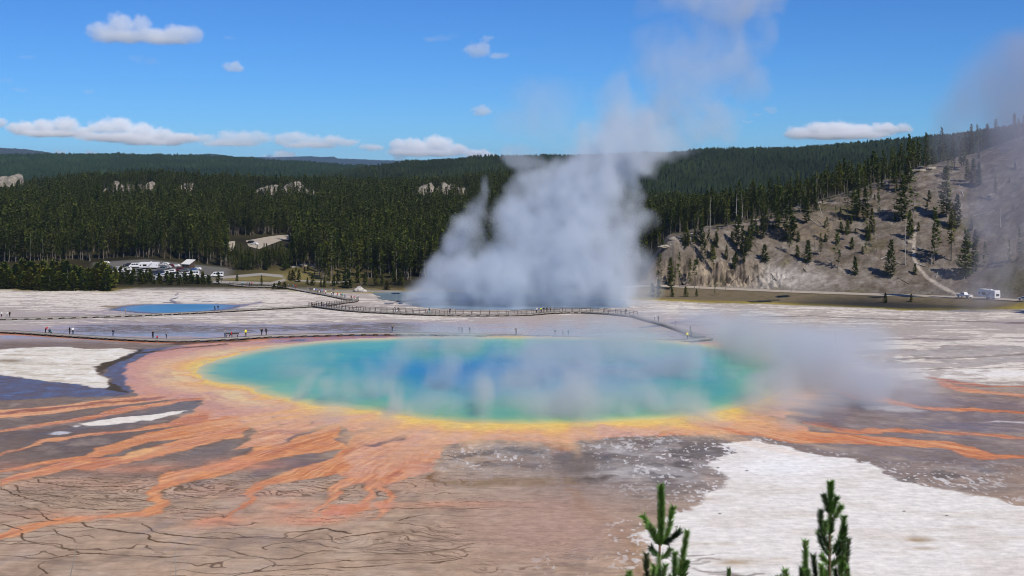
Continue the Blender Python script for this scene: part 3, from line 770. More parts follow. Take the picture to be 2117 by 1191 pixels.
def water_mat(name, rough, ripple, scale):
    m = Mat(name)
    a = m.attr('tint').outputs['Color']
    f = m.mapr(m.noise(0.05, 4, vec=m.geo()), .3, .7, .88, 1.12)
    m.l(m.mul(a, f), m.b.inputs['Base Color'])
    m.b.inputs['Roughness'].default_value = rough; m.b.inputs['IOR'].default_value = 1.33
    m.bump(m.noise(scale, 3, vec=m.geo()), ripple, .05)
    return m.m
gm_ = Mat('sinter_ground')
acol = gm_.attr('tint').outputs['Color']
pos = gm_.geo()
f1 = gm_.mapr(gm_.noise(0.9, 6, .62, vec=pos), .25, .75, .82, 1.18)
mp = gm_.n('ShaderNodeMapping'); mp.inputs['Scale'].default_value = (.35, 1.3, 1); gm_.l(pos, mp.inputs['Vector'])
f2 = gm_.mapr(gm_.noise(1.3, 5, .6, vec=mp.outputs[0], dist=.6), .3, .7, .88, 1.12)
gm_.l(gm_.mul(gm_.mul(acol, f1), f2), gm_.b.inputs['Base Color'])
awet = gm_.attr('wet').outputs['Fac']
wn = gm_.math('ADD', awet, gm_.mapr(gm_.noise(.35, 4, vec=pos), .3, .7, -.18, .18))
rr = gm_.n('ShaderNodeMapRange'); gm_.l(wn, rr.inputs['Value']); rr.inputs['From Min'].default_value = .15; rr.inputs['From Max'].default_value = .9; rr.inputs['To Min'].default_value = .92; rr.inputs['To Max'].default_value = .1
gm_.l(rr.outputs[0], gm_.b.inputs['Roughness'])
sp = gm_.mapr(awet, .1, .8, .12, .5); gm_.l(sp, gm_.b.inputs['Specular IOR Level'])
bs = gm_.n('ShaderNodeBump'); bs.inputs['Distance'].default_value = .12
gm_.l(gm_.mapr(awet, .2, .9, .55, .03), bs.inputs['Strength']); gm_.l(gm_.noise(1.8, 6, .6, vec=pos), bs.inputs['Height']); gm_.l(bs.outputs[0], gm_.b.inputs['Normal'])

co = np.stack([gx, gy, gz], 1)
jj, ii = np.meshgrid(np.arange(NY - 1), np.arange(NU - 1), indexing='ij')
q0 = (jj * NU + ii).ravel()
quads = np.stack([q0, q0 + 1, q0 + 1 + NU, q0 + NU], 1)
qh = hill_m[quads].all(1) & (gy[quads[:, 0]] < 760)
def sub_mesh(name, fs, z=None, tint=None, wetv=None, mat=None):
    used, inv = np.unique(fs, return_inverse=True)
    c = co[used].copy()
    if z is not None: c[:, 2] = z[used]
    me = mesh_np(name, c, inv.reshape(-1, 4))
    attr_col(me, 'tint', (gc if tint is None else tint)[used])
    if wetv is not None: attr_f(me, 'wet', wetv[used])
    return link(name, me, None, mat)
tag(sub_mesh('ground', quads[~qh], None, None, gw, gm_.m), kind='structure')
hm_ = Mat('hillside_soil')
ac = hm_.attr('tint').outputs['Color']; pos = hm_.geo()
g1 = hm_.mapr(hm_.noise(.6, 7, .68, vec=pos), .28, .72, .66, 1.34)
vo = hm_.n('ShaderNodeTexVoronoi'); vo.inputs['Scale'].default_value = .7; hm_.l(pos, vo.inputs['Vector'])
g2 = hm_.mapr(vo.outputs['Distance'], 0, .5, .8, 1.1)
hm_.l(hm_.mul(hm_.mul(ac, g1), g2), hm_.b.inputs['Base Color']); hm_.b.inputs['Roughness'].default_value = .95; hm_.b.inputs['Specular IOR Level'].default_value = .1
hm_.bump(hm_.noise(.9, 7, .65, vec=pos), .7, .5)
tag(sub_mesh('hillside', quads[qh], None, None, gw, hm_.m), kind='structure')

# ---- water sheets
wt = np.zeros((len(gx), 3))
stp = [(-42, A(38, 116, 160)), (-33, A(42, 130, 168)), (-24, A(54, 145, 160)), (-15, A(66, 158, 144)), (-8, A(84, 168, 136)), (-4, A(126, 182, 124)), (-1.8, A(196, 198, 108)), (-.4, A(232, 202, 100)), (3, A(234, 196, 104))]
wob = pd + 6.0 * fbm(nx_ / 13, ny_ / 13, 4, 141) * sstep(2, 16, -pd) + 1.4 * stre * sstep(0, 5, -pd) + (15 * sstep(-5, -46, nx_) + 6 * sstep(190, 172, ny_)) * sstep(2, 20, -pd)
wob = np.minimum(wob, np.maximum(-7.0, pd))
for ch in range(3):
    wt[NI, ch] = np.interp(wob, [s_[0] for s_ in stp], [s_[1][ch] for s_ in stp])
qp = ((pdg < 0.8) & (gy < 300))[quads].any(1)
wz = np.full(len(gx), -0.03)
spring_mat = water_mat('spring_water', .08, .25, 1.6)
tag(sub_mesh('spring_water', quads[qp], wz, wt, None, spring_mat), kind='structure')
sdg = np.full(len(gx), 14.0); sdg[NI] = sd
wt2 = np.zeros((len(gx), 3))
for ch in range(3): wt2[:, ch] = np.interp(sdg, [-7, -4, -1.2, 1.5], [A(82, 146, 190)[ch], A(112, 156, 190)[ch], A(112, 134, 172)[ch], A(140, 124, 130)[ch]])
qs = (sdg < 1.0)[quads].all(1)
tag(sub_mesh('pool_water', quads[qs], gz + .05, wt2, None, water_mat('still_pool_water', .3, .1, 1.0)), kind='structure')
CRATER = [(770, 606), (850, 603.5), (960, 604), (1080, 606), (1200, 612), (1290, 622), (1300, 636), (1180, 640), (1060, 642), (960, 641), (880, 637), (830, 626), (790, 618)]
cdg = np.full(len(gx), 14.0); cdg[NI] = sdf(CRATER)
wt3 = np.zeros((len(gx), 3)) + A(156, 178, 194)
qc = (cdg < .5)[quads].all(1)
tag(sub_mesh('crater_water', quads[qc], gz + .06, wt3, None, spring_mat), kind='structure')
del UU, YY, XX, ZZ

# ---- road along the foot of the hill
def strip(name, line, width, z_of, mat, nseg=1):
    """flat ribbon draped along ground points (x, y)"""
    p = np.array(line, float); t = np.gradient(p, axis=0); t /= np.linalg.norm(t, axis=1)[:, None]
    nrm = np.stack([-t[:, 1], t[:, 0]], 1)
    v = []
    for i in range(len(p)):
        for s_ in (-.5, .5):
            q = p[i] + nrm[i] * width * s_; v.append((q[0], q[1], z_of(p[i][0], p[i][1], s_)))
    f = [(2 * i, 2 * i + 1, 2 * i + 3, 2 * i + 2) for i in range(len(p) - 1)]
    return link(name, mesh_np(name, np.array(v), np.array(f), smooth=False), None, mat)
asph = plain('asphalt', A(172, 160, 144), .9, var=.12, scale=.4)
us = np.linspace(1270, 3000, 160)
ry_ = road_y(us)
rl = np.stack([(us - CX) * ry_ / F, ry_], 1)
tag(strip('road', rl, 7.6, lambda x, y, s_: max(tz(x, y), tz(x, y - 3), tz(x, y + 3)) + .12, asph), kind='structure')
# ================================================================ distant wooded ridges and mountains
def ridge(name, us, vs, yc, yfoot, zfoot, col, jit, ustep, ystep, seed, back=300, relief=0.0):
    u = np.arange(us[0], us[-1] + 1, ustep); y = np.concatenate([np.arange(yfoot, yc, ystep), yc + np.arange(0, back, ystep * 4)])
    U, Y = np.meshgrid(u, y)
    zc = H - yc * (np.interp(U, us, vs) - YH) / F
    s = np.clip((Y - yfoot) / (yc - yfoot), 0, 1)
    X = (U - CX) * Y / F
    Z = zfoot + (zc - zfoot) * np.sin(s * math.pi / 2) ** .9 - np.clip(Y - yc, 0, None) * .2
    rg = np.random.default_rng(seed)
    Z = Z + relief * fbm(X / (relief * 18 + 1), Y / (relief * 18 + 1), 4, seed) * np.sin(s * math.pi) if relief else Z
    big = fbm(X / 70, Y / 110, 3, seed + 1)
    tr = rg.random(X.shape) ** 2.2 * jit * (1 + .35 * big)
    X = X + rg.uniform(-.4, .4, X.shape) * ustep * Y / F
    nyy, nuu = X.shape
    j, i = np.meshgrid(np.arange(nyy - 1), np.arange(nuu - 1), indexing='ij'); q = (j * nuu + i).ravel()
    me = mesh_np(name, np.stack([X.ravel(), Y.ravel(), (Z + tr).ravel()], 1), np.stack([q, q + 1, q + 1 + nuu, q + nuu], 1), smooth=False)
    c = np.asarray(col)[None, :] * (1 + .30 * big.ravel() + .25 * fbm(X.ravel() / 300, Y.ravel() / 420, 3, seed + 2))[:, None] * np.array([1, 1, 1])
    attr_col(me, 'tint', np.clip(c, .004, 1))
    o = link(name, me, None, ridge_mat)
    return tag(o, kind='structure')
rm = Mat('far_forest')
rm.l(rm.mul(rm.attr('tint').outputs['Color'], rm.mapr(rm.noise(.02, 3, vec=rm.geo()), .3, .7, .8, 1.2)), rm.b.inputs['Base Color'])
rm.b.inputs['Roughness'].default_value = 1; rm.b.inputs['Specular IOR Level'].default_value = 0
ridge_mat = rm.m
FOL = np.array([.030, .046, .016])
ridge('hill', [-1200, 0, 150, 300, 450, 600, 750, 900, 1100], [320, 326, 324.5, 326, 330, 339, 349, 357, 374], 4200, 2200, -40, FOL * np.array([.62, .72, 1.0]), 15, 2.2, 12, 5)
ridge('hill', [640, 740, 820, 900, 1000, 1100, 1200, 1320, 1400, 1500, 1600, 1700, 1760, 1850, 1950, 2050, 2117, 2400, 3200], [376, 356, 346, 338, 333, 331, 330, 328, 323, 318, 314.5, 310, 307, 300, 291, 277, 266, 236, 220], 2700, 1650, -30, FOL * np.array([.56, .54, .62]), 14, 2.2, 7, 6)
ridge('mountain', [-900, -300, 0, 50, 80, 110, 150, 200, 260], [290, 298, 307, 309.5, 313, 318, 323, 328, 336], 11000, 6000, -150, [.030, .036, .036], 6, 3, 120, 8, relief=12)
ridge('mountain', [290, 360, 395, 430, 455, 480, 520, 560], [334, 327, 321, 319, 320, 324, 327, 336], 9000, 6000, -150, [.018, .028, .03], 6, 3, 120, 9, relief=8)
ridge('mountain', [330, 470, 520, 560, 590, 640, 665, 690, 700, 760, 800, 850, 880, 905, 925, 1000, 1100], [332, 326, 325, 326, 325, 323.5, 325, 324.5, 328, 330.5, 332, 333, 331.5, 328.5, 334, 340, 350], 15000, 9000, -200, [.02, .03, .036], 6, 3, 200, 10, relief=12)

# pale outcrops breaking the wooded swell
def crag(u0, u1, v0, v1, y, seed, label):
    rg = np.random.default_rng(seed)
    n = max(6, int((u1 - u0) / 4)); m = 9
    a = np.linspace(0, 1, n); b = np.linspace(0, 1, m)
    Aa, Bb = np.meshgrid(a, b)
    xs = (u0 + (u1 - u0) * Aa - CX) * y / F
    top = H - (v0 - YH) * y / F; bot = H - (v1 - YH) * y / F - 3
    env = (.72 + .4 * fbm(Aa * n / 4, Aa * 0, 3, seed)) * np.clip(np.sin(Aa * math.pi) * 2.2, 0, 1)
    zs = bot + (top - bot) * env * np.sin(Bb * math.pi / 2)
    yd = y + 26 * Bb ** 1.6 + 5 * fbm(Aa * n / 2.5, Bb * 3, 3, seed + 1) - 3 * (1 - Bb)
    zs = zs + 1.2 * fbm(Aa * n / 2, Bb * 4, 3, seed + 2) * Bb
    j, i = np.meshgrid(np.arange(m - 1), np.arange(n - 1), indexing='ij'); q = (j * n + i).ravel()
    me = mesh_np('rock_outcrop', np.stack([xs.ravel(), yd.ravel(), zs.ravel()], 1), np.stack([q, q + 1, q + 1 + n, q + n], 1), smooth=False)
    o = link('rock_outcrop', me, None, crag_mat)
    return tag(o, label, 'rock outcrop', 'pale outcrops on the wooded ridge')
crag_mat = plain('pale_rock', (.215, .19, .155), .95, var=.45, scale=.2, spec=.1)
crag(208, 322, 374, 391, 1165, 41, 'pale rock outcrop high on the wooded ridge above the parked cars')
crag(-30, 34, 358, 381, 1330, 42, 'pale crags at the left edge of the picture below the blue mountain')
crag(366, 400, 377, 389, 1165, 43, 'smallest pale rock patch on the wooded ridge, between two larger outcrops')
crag(512, 655, 379, 396, 1155, 44, 'long pale rock outcrop on the wooded ridge above the pale road cut')
crag(850, 968, 379, 397, 1165, 45, 'pale rock outcrop on the wooded ridge just left of the big steam column')

# ================================================================ conifers
def tri_soup(name, P0, N=None):
    """P0 (n,3,3) triangles"""
    n = len(P0)
    return mesh_np(name, P0.reshape(-1, 3), np.arange(n * 3).reshape(n, 3), smooth=False)

def trunk_geo(h, r, lean=0.0, sides=6, rg=None, taper=.85, wob=.012):
    zs = np.linspace(0, 1, 7); a = np.linspace(0, 2 * math.pi, sides, endpoint=False)
    ox = np.cumsum(rg.normal(0, wob, 7)) * h; oy = np.cumsum(rg.normal(0, wob, 7)) * h; ox -= ox[0]; oy -= oy[0]
    v = []; f = []
    for k, z in enumerate(zs):
        rr = r * (1 - taper * z) * (1.35 if k == 0 else 1)
        for q in a: v.append((ox[k] + lean * z * h + rr * math.cos(q), oy[k] + rr * math.sin(q), z * h))
    for k in range(6):
        for i in range(sides):
            f.append((k * sides + i, k * sides + (i + 1) % sides, (k + 1) * sides + (i + 1) % sides, (k + 1) * sides + i))
    return np.array(v), np.array(f), (zs * h, ox + lean * zs * h, oy)

def crown_geo(h, base, rmax, rg, axis, dens=1.0, power=.75, gap=.15, size=.42, lop=.25, per=5):
    zs = np.arange(base * h, h * .985, .42 / dens)
    tris = []
    side = rg.uniform(0, 6.28)
    for z in zs:
        t = (z - base * h) / (h * (1 - base))
        if rg.random() < gap * (1 - t): continue
        prof = (1 - t) ** power * min(1, .55 + 2.2 * t) + .05
        cx, cy_ = np.interp(z, axis[0], axis[1]), np.interp(z, axis[0], axis[2])
        for b in range(per):
            az = rg.uniform(0, 6.28)
            L = rmax * prof * rg.uniform(.45, 1.15) * (1 + lop * math.cos(az - side))
            dr = rg.uniform(-.35, .05) + .55 * t
            k = 2 + int(L > .9) + int(L > 1.8)
            for q in range(k):
                r = L * (.35 + .65 * (q + rg.random() * .8) / k)
                c = np.array([cx + r * math.cos(az), cy_ + r * math.sin(az), z + dr * r + rg.normal(0, .08)])
                s = size * rg.uniform(.65, 1.25) * (.6 + .4 * prof)
                out = np.array([math.cos(az), math.sin(az), .35 + dr]); tan = np.array([-math.sin(az), math.cos(az), 0])
                for w in range(2):
                    w1 = tan * s * rg.uniform(.5, .9) + rg.normal(0, .12, 3) * s
                    tris.append((c + w1, c - w1 + rg.normal(0, .15, 3) * s, c + out * s * rg.uniform(.9, 1.4) + np.array([0, 0, rg.uniform(-.2, .5) * s])))
    # leading shoot
    cx, cy_ = axis[1][-1], axis[2][-1]
    for w in range(5):
        a = rg.uniform(0, 6.28); d = np.array([math.cos(a), math.sin(a), 0]) * .16
        tris.append((np.array([cx, cy_, h * .96 - .3]) + d, np.array([cx, cy_, h * .96 - .3]) - d, np.array([cx, cy_, h + .25])))
    return np.array(tris)

fm = Mat('conifer_needles')
oi = fm.n('ShaderNodeObjectInfo')
rc = fm.ramp(oi.outputs['Random'], [(0, (.068, .088, .011)), (.35, (.082, .104, .011)), (.7, (.094, .114, .012)), (1, (.108, .118, .016))])
mx = fm.n('ShaderNodeMix', data_type='RGBA', blend_type='MULTIPLY'); mx.inputs[0].default_value = 1
fm.l(rc, mx.inputs[6]); fm.l(oi.outputs['Color'], mx.inputs[7])
fm.l(fm.mul(mx.outputs[2], fm.mapr(fm.noise(.9, 3, vec=fm.geo()), .3, .7, .62, 1.4)), fm.b.inputs['Base Color'])
fm.b.inputs['Roughness'].default_value = .75; fm.b.inputs['Specular IOR Level'].default_value = .2
NEEDLE = fm.m
BARK = plain('pale_bark', (.17, .145, .12), .95, var=.3, scale=1.2, spec=.1)
DEADW = plain('silver_deadwood', (.34, .315, .285), .9, var=.3, scale=1.0, spec=.1)
DARKW = plain('weathered_log', (.16, .135, .11), .95, var=.3, scale=1.0, spec=.1)

PROTO = {}
def proto(key, h, base, rmax, seed, r=.15, lean=0.0, **kw):
    rg = np.random.default_rng(seed)
    tv, tf, ax = trunk_geo(h, r, lean, rg=rg)
    PROTO[key] = (mesh_np('trunk', tv, tf), tri_soup('crown', crown_geo(h, base, rmax, rg, ax, **kw)), h, tv, tf)
    PROTO[key][0].materials.append(BARK); PROTO[key][1].materials.append(NEEDLE)
for i in range(5): proto('tall%d' % i, 18, [.26, .34, .2, .38, .28][i], [1.75, 1.5, 2.0, 1.45, 1.8][i], 200 + i, .16, gap=.16, per=5, power=.62, size=.55)
for i in range(3): proto('sparse%d' % i, 18, [.22, .3, .18][i], [2.0, 1.8, 2.4][i], 220 + i, .17, gap=.34, per=4, power=.55, size=.52, lop=.45)
for i in range(3): proto('dense%d' % i, 14, [.06, .1, .04][i], [2.7, 2.4, 3.0][i], 240 + i, .2, gap=.04, per=8, power=.72, size=.55)
for i in range(4): proto('young%d' % i, 6, [.03, .05, .04, .02][i], [1.75, 1.5, 2.0, 1.65][i], 260 + i, .1, gap=.02, per=8, power=.66, size=.40, dens=1.5)

def tree(name, key, x, y, height, label, cat, group, tint=(1, 1, 1), wide=1.0, rz=None, z=None, rgen=random):
    tm, cm, h, _v, _f = PROTO[key]
    e = empty(name, (x, y, (tz(x, y) if z is None else z) - .15), rgen.uniform(0, 6.28) if rz is None else rz)
    s = height / h; e.scale = (s * wide, s * wide, s)
    tag(e, label, cat, group)
    a = link('trunk', tm, e); b = link('crown', cm, e); b.color = (*tint, 1)
    return e

# ---- the forest behind: one mass
rng = np.random.default_rng(77)
_fu = np.array([-1200, 0, 200, 300, 400, 470, 600, 650, 760, 840, 1000, 1330, 1420, 3400], float)
_fv = np.array([552, 549, 543, 538, 546, 555, 559, 556, 562, 574, 584, 560, 556, 556], float)
def front_y(u): return depth(np.interp(u, _fu, _fv))
pts = []
for (ya, yb, dens) in ((480, 640, 1 / 12.), (640, 800, 1 / 14.), (800, 1050, 1 / 21.), (1050, 1420, 1 / 32.)):
    n = int(.5 * (yb ** 2 - ya ** 2) * (3000 / F) * dens)
    u = rng.uniform(-450, 2550, n); y = np.sqrt(rng.uniform(ya * ya, yb * yb, n))
    pts.append(np.stack([u, y], 1))
pts = np.concatenate(pts); fu_, fy_ = pts[:, 0], pts[:, 1]
fx_ = (fu_ - CX) * fy_ / F
ok = fy_ > front_y(fu_) + rng.uniform(0, 6, len(fu_))
yc_ = np.interp(np.clip(fu_, 1250, 3000), _cu, _cy)
onh = fu_ > 1300
ok &= ~((fu_ > 1560) & (fy_ < 760) & (rng.random(len(fu_)) > np.interp(fu_, [1560, 1700, 1900, 1960], [.8, .45, .2, .06])))
ok &= ~onh | (fy_ > yc_ - 4 + rng.uniform(0, 22, len(fu_)))
ok &= (fbm(fx_ / 30, fy_ / 40, 3, 301) > -.62) | (fy_ < 600)
# clearing of the upper road
rdp = np.array([(470, 506), (513, 503), (551, 494), (592, 489), (640, 484)], float)
RDY = 600.0
clear = (fu_ > 466) & (fu_ < 604) & (fy_ > 598) & (fy_ < 705)
ok &= ~clear
for a0, a1, ya, yb in ((206, 324, 900, 1185), (-34, 36, 1080, 1345), (364, 402, 930, 1185), (508, 658, 880, 1175), (846, 972, 890, 1185)):
    ok &= ~((fu_ > a0) & (fu_ < a1) & (fy_ > ya) & (fy_ < yb) & (rng.random(len(fu_)) < .90))
ex_u = rng.uniform(472, 602, 70); ex_y = rng.uniform(562, 600, 70)
ex_u = np.r_[ex_u, rng.uniform(650, 850, 60)]; ex_y = np.r_[ex_y, depth(rng.uniform(561, 580, 60))]
fu_, fy_ = np.r_[fu_[ok], ex_u], np.r_[fy_[ok], ex_y]; fx_ = (fu_ - CX) * fy_ / F
fz_ = terrain(fx_, fy_) - .2
hgt = rng.normal(14.6, 2.4, len(fu_)).clip(9, 23) * np.where(fu_ > 1300, .92, 1) * np.where((fu_ > 470) & (fu_ < 605) & (fy_ < 600), .50, 1)
hgt *= 1 + .12 * fbm(fx_ / 25, fy_ / 25, 2, 302)
ext = fy_ - np.where(fu_ > 1300, np.interp(np.clip(fu_, 1250, 3000), _cu, _cy), front_y(fu_))
# ================================================================ single trees along the forest edge
ORD = ['first', 'second', 'third', 'fourth', 'fifth', 'sixth', 'seventh', 'eighth', 'ninth', 'tenth', 'eleventh', 'twelfth', 'thirteenth', 'fourteenth', 'fifteenth', 'sixteenth', 'seventeenth', 'eighteenth', 'nineteenth',
       'twentieth', 'twenty-first', 'twenty-second', 'twenty-third', 'twenty-fourth', 'twenty-fifth', 'twenty-sixth', 'twenty-seventh', 'twenty-eighth', 'twenty-ninth', 'thirtieth']
TONES = {'dark': (.72, .78, .8), 'olive': (1.25, 1.12, .8), 'green': (1.0, 1.08, .9), 'yellowish': (1.6, 1.3, .7)}
EDGE = [(-60, 70, 'behind the far end of the meadow'), (70, 150, 'behind the rust-tinged young pines'), (150, 215, 'behind the meadow gap'), (215, 300, 'behind the white lorries and cars'),
        (300, 365, 'behind the long white coach'), (365, 430, 'around the brown cabin'), (430, 480, 'behind the white van'), (480, 545, 'in front of the pale road'), (545, 605, 'beside the loop path'),
        (605, 660, 'behind the short gravel path'), (660, 720, 'above the crowded boardwalk'), (720, 790, 'above the white rock mound'), (790, 860, 'beside the steam column')]
cand = np.nonzero((fu_ > -50) & (fu_ < 860) & (ext < 60))[0]
cand = cand[np.argsort(ext[cand])]
pick = []; cnt = {}
for i in cand:
    for b, (a0, a1, d) in enumerate(EDGE):
        if a0 <= fu_[i] < a1 and cnt.get(b, 0) < 9:
            cnt[b] = cnt.get(b, 0) + 1; pick.append((b, fu_[i], i)); break
pick.sort()
rnd = random.Random(4)
seen = {}
used = np.zeros(len(fu_), bool)
for b, u, i in pick:
    used[i] = True
    k = seen.get(b, 0); seen[b] = k + 1
    tone = rnd.choice(['dark', 'olive', 'green', 'dark'])
    short = 480 <= u < 605
    key = rnd.choice(['dense0', 'dense1', 'dense2'] if short else ['tall0', 'tall1', 'tall2', 'tall3', 'tall4', 'sparse0', 'sparse1'])
    sz = 'bushy' if short else ('tall' if hgt[i] > 17.5 else 'slender' if hgt[i] > 15 else 'short')
    tree('pine_tree', key, fx_[i], fy_[i], hgt[i], '%s front-row pine from left %s, %s and %s' % (ORD[k], EDGE[b][2], sz, tone), 'pine tree', 'pines along the front edge of the forest', TONES[tone], rgen=rnd)

# ---- the rest of the forest, one object
keep = ~used
fx2, fy2, fz2, fh2 = fx_[keep], fy_[keep], fz_[keep], hgt[keep]
variants = []
for key in ('tall0', 'tall1', 'tall2', 'tall3', 'tall4', 'sparse0', 'dense0', 'dense1'):
    tm, cm, h, tv, tf = PROTO[key]
    bm = bmesh.new(); bm.from_mesh(tm); nf = len(bm.faces); bm.from_mesh(cm)
    bm.faces.ensure_lookup_table()
    for q, f in enumerate(bm.faces): f.material_index = 0 if q < nf else 1
    me = bpy.data.meshes.new('conifer'); bm.to_mesh(me); bm.free()
    me.materials.append(BARK); me.materials.append(NEEDLE)
    variants.append((bpy.data.objects.new('conifer', me), h))
me = bpy.data.meshes.new('forest'); me.vertices.add(len(fx2))
me.vertices.foreach_set('co', np.stack([fx2, fy2, fz2], 1).astype(np.float32).ravel())
vi = np.random.default_rng(5).choice(8, len(fx2), p=[.17, .17, .17, .14, .17, .08, .05, .05])
attr_f(me, 'grow', fh2 / np.array([v[1] for v in variants])[vi])
attr_f(me, 'turn', np.random.default_rng(6).uniform(0, 6.28, len(fx2)))
a_ = me.attributes.new('variety', 'INT', 'POINT'); a_.data.foreach_set('value', vi.astype(np.int32))
forest = link('forest', me); tag(forest, kind='stuff')
ng = bpy.data.node_groups.new('forest', 'GeometryNodeTree')
ng.interface.new_socket('Geometry', in_out='INPUT', socket_type='NodeSocketGeometry'); ng.interface.new_socket('Geometry', in_out='OUTPUT', socket_type='NodeSocketGeometry')
N, L = ng.nodes, ng.links
gi, go = N.new('NodeGroupInput'), N.new('NodeGroupOutput')
iop = N.new('GeometryNodeInstanceOnPoints'); L.new(gi.outputs[0], iop.inputs['Points'])
gt = N.new('GeometryNodeGeometryToInstance')
for o, h in variants[::-1]:
    q = N.new('GeometryNodeObjectInfo'); q.inputs['Object'].default_value = o; L.new(q.outputs['Geometry'], gt.inputs[0])
L.new(gt.outputs[0], iop.inputs['Instance']); iop.inputs['Pick Instance'].default_value = True
def named(nm, ty):
    q = N.new('GeometryNodeInputNamedAttribute'); q.data_type = ty; q.inputs['Name'].default_value = nm; return q.outputs['Attribute']
L.new(named('variety', 'INT'), iop.inputs['Instance Index']); L.new(named('grow', 'FLOAT'), iop.inputs['Scale'])
cx_ = N.new('ShaderNodeCombineXYZ'); L.new(named('turn', 'FLOAT'), cx_.inputs[2])
L.new(cx_.outputs[0], iop.inputs['Rotation'])
L.new(iop.outputs[0], go.inputs[0])
forest.modifiers.new('trees', 'NODES').node_group = ng

# ---- young pines before the car park (left) and in the meadow
HEDGE = [(-20, 70, 'at the far left before the meadow'), (70, 150, 'below the meadow gap'), (150, 225, 'in the thick clump left of the cars'), (225, 300, 'in front of the first parked cars'),
         (300, 370, 'in front of the dark parked cars'), (370, 440, 'in front of the white pickup row')]
hs_ = []
rg = np.random.default_rng(12)
vb_ = [-20, 0, 90, 220, 235, 300, 440]; vt = [600, 596, 600, 601, 588, 587, 589]; vh = [9.0, 8.5, 9.5, 9.0, 6.0, 4.4, 3.8]
u = -18.0
while u < 436:
    for row in range(3):
        hs_.append((u + rg.uniform(-4, 4), np.interp(u, vb_, vt) - row * (5.5 if u < 225 else 3.2) + rg.uniform(-1.5, 1.0), np.interp(u, vb_, vh) * rg.uniform(.68, 1.12) * (1.05 if row else .9)))
    u += rg.uniform(9, 14) if u < 225 else rg.uniform(10, 15)
hs_.sort(); seen = {}
for u, v, hh in hs_:
    for b, (a0, a1, d) in enumerate(HEDGE):
        if a0 <= u < a1: break
    k = seen.get(b, 0); seen[b] = k + 1
    tone = rnd.choice(['green', 'olive', 'green', 'yellowish' if u < 240 else 'olive'])
    x, y, z = P(u, v)
    tree('young_pine', rnd.choice(['young0', 'young1', 'young2', 'young3']), x, y, hh, '%s from left of the bushy %s pines %s' % (ORD[k % 30], tone, d), 'young pine', 'young pines between the flats and the car park', TONES[tone], 1.35, rgen=rnd)
MEADOW = [(452, 588, 26, 'single young pine beside the signpost right of the car park'), (490, 582, 16, 'tiny pine inside the loop path'), (541, 588, 20, 'small dark pine by the loop path railing'), (577, 598, 17, 'round bush beside the boardwalk start'),
          (588, 598, 16, 'wider twin bush beside the boardwalk start'), (566, 598, 13, 'lowest bush beside the boardwalk start'), (598, 578, 18, 'small pine at the right end of the loop path'), (606, 580, 22, 'bushy pine at the right end of the loop path'), (618, 583, 26, 'pine in the yellow grass right of the loop path'),
          (635, 588, 15, 'low pine in the yellow grass behind the boardwalk group'), (647, 590, 26, 'upright pine in the yellow grass behind the boardwalk group'), (612, 562, 14, 'small pine before the short gravel path'), (629, 563, 12, 'smallest pine before the short gravel path'), (637, 560, 15, 'thin pine before the short gravel path'),
          (663, 592, 14, 'squat pine behind the crowd on the boardwalk'), (671, 594, 22, 'narrow pine behind the crowd on the boardwalk'), (690, 592, 24, 'dark young pine above the crowd on the boardwalk'), (699, 588, 30, 'taller young pine above the crowd on the boardwalk'), (722, 596, 40, 'broad pine left of the white rock mound'),
          (712, 594, 34, 'second broad pine left of the white rock mound'), (755, 590, 26, 'young pine right of the white rock mound'), (776, 592, 38, 'dense pine near the left foot of the steam'), (801, 599, 20, 'low dark bush at the left foot of the steam'), (790, 590, 34, 'tall pine near the left foot of the steam'), (815, 588, 40, 'pine half veiled by the steam'), (828, 590, 34, 'pine deepest in the steam edge'),
          (740, 585, 36, 'pine standing behind the white rock mound'), (680, 584, 30, 'pine on the pale gravel above the crowd')]
for u, v, px, lab in MEADOW:
    x, y, z = P(u, v)
    bush = 'bush' in lab
    tree('bush' if bush else 'young_pine', rnd.choice(['young0', 'young2'] if bush else ['young0', 'young1', 'young3', 'dense0']), x, y, px * y / F, lab, 'bush' if bush else 'young pine', None if bush else 'small pines in the meadow', TONES[rnd.choice(['green', 'olive', 'dark'])] if not bush else (1.3, .95, .6), 1.5 if bush else 1.0, rgen=rnd)

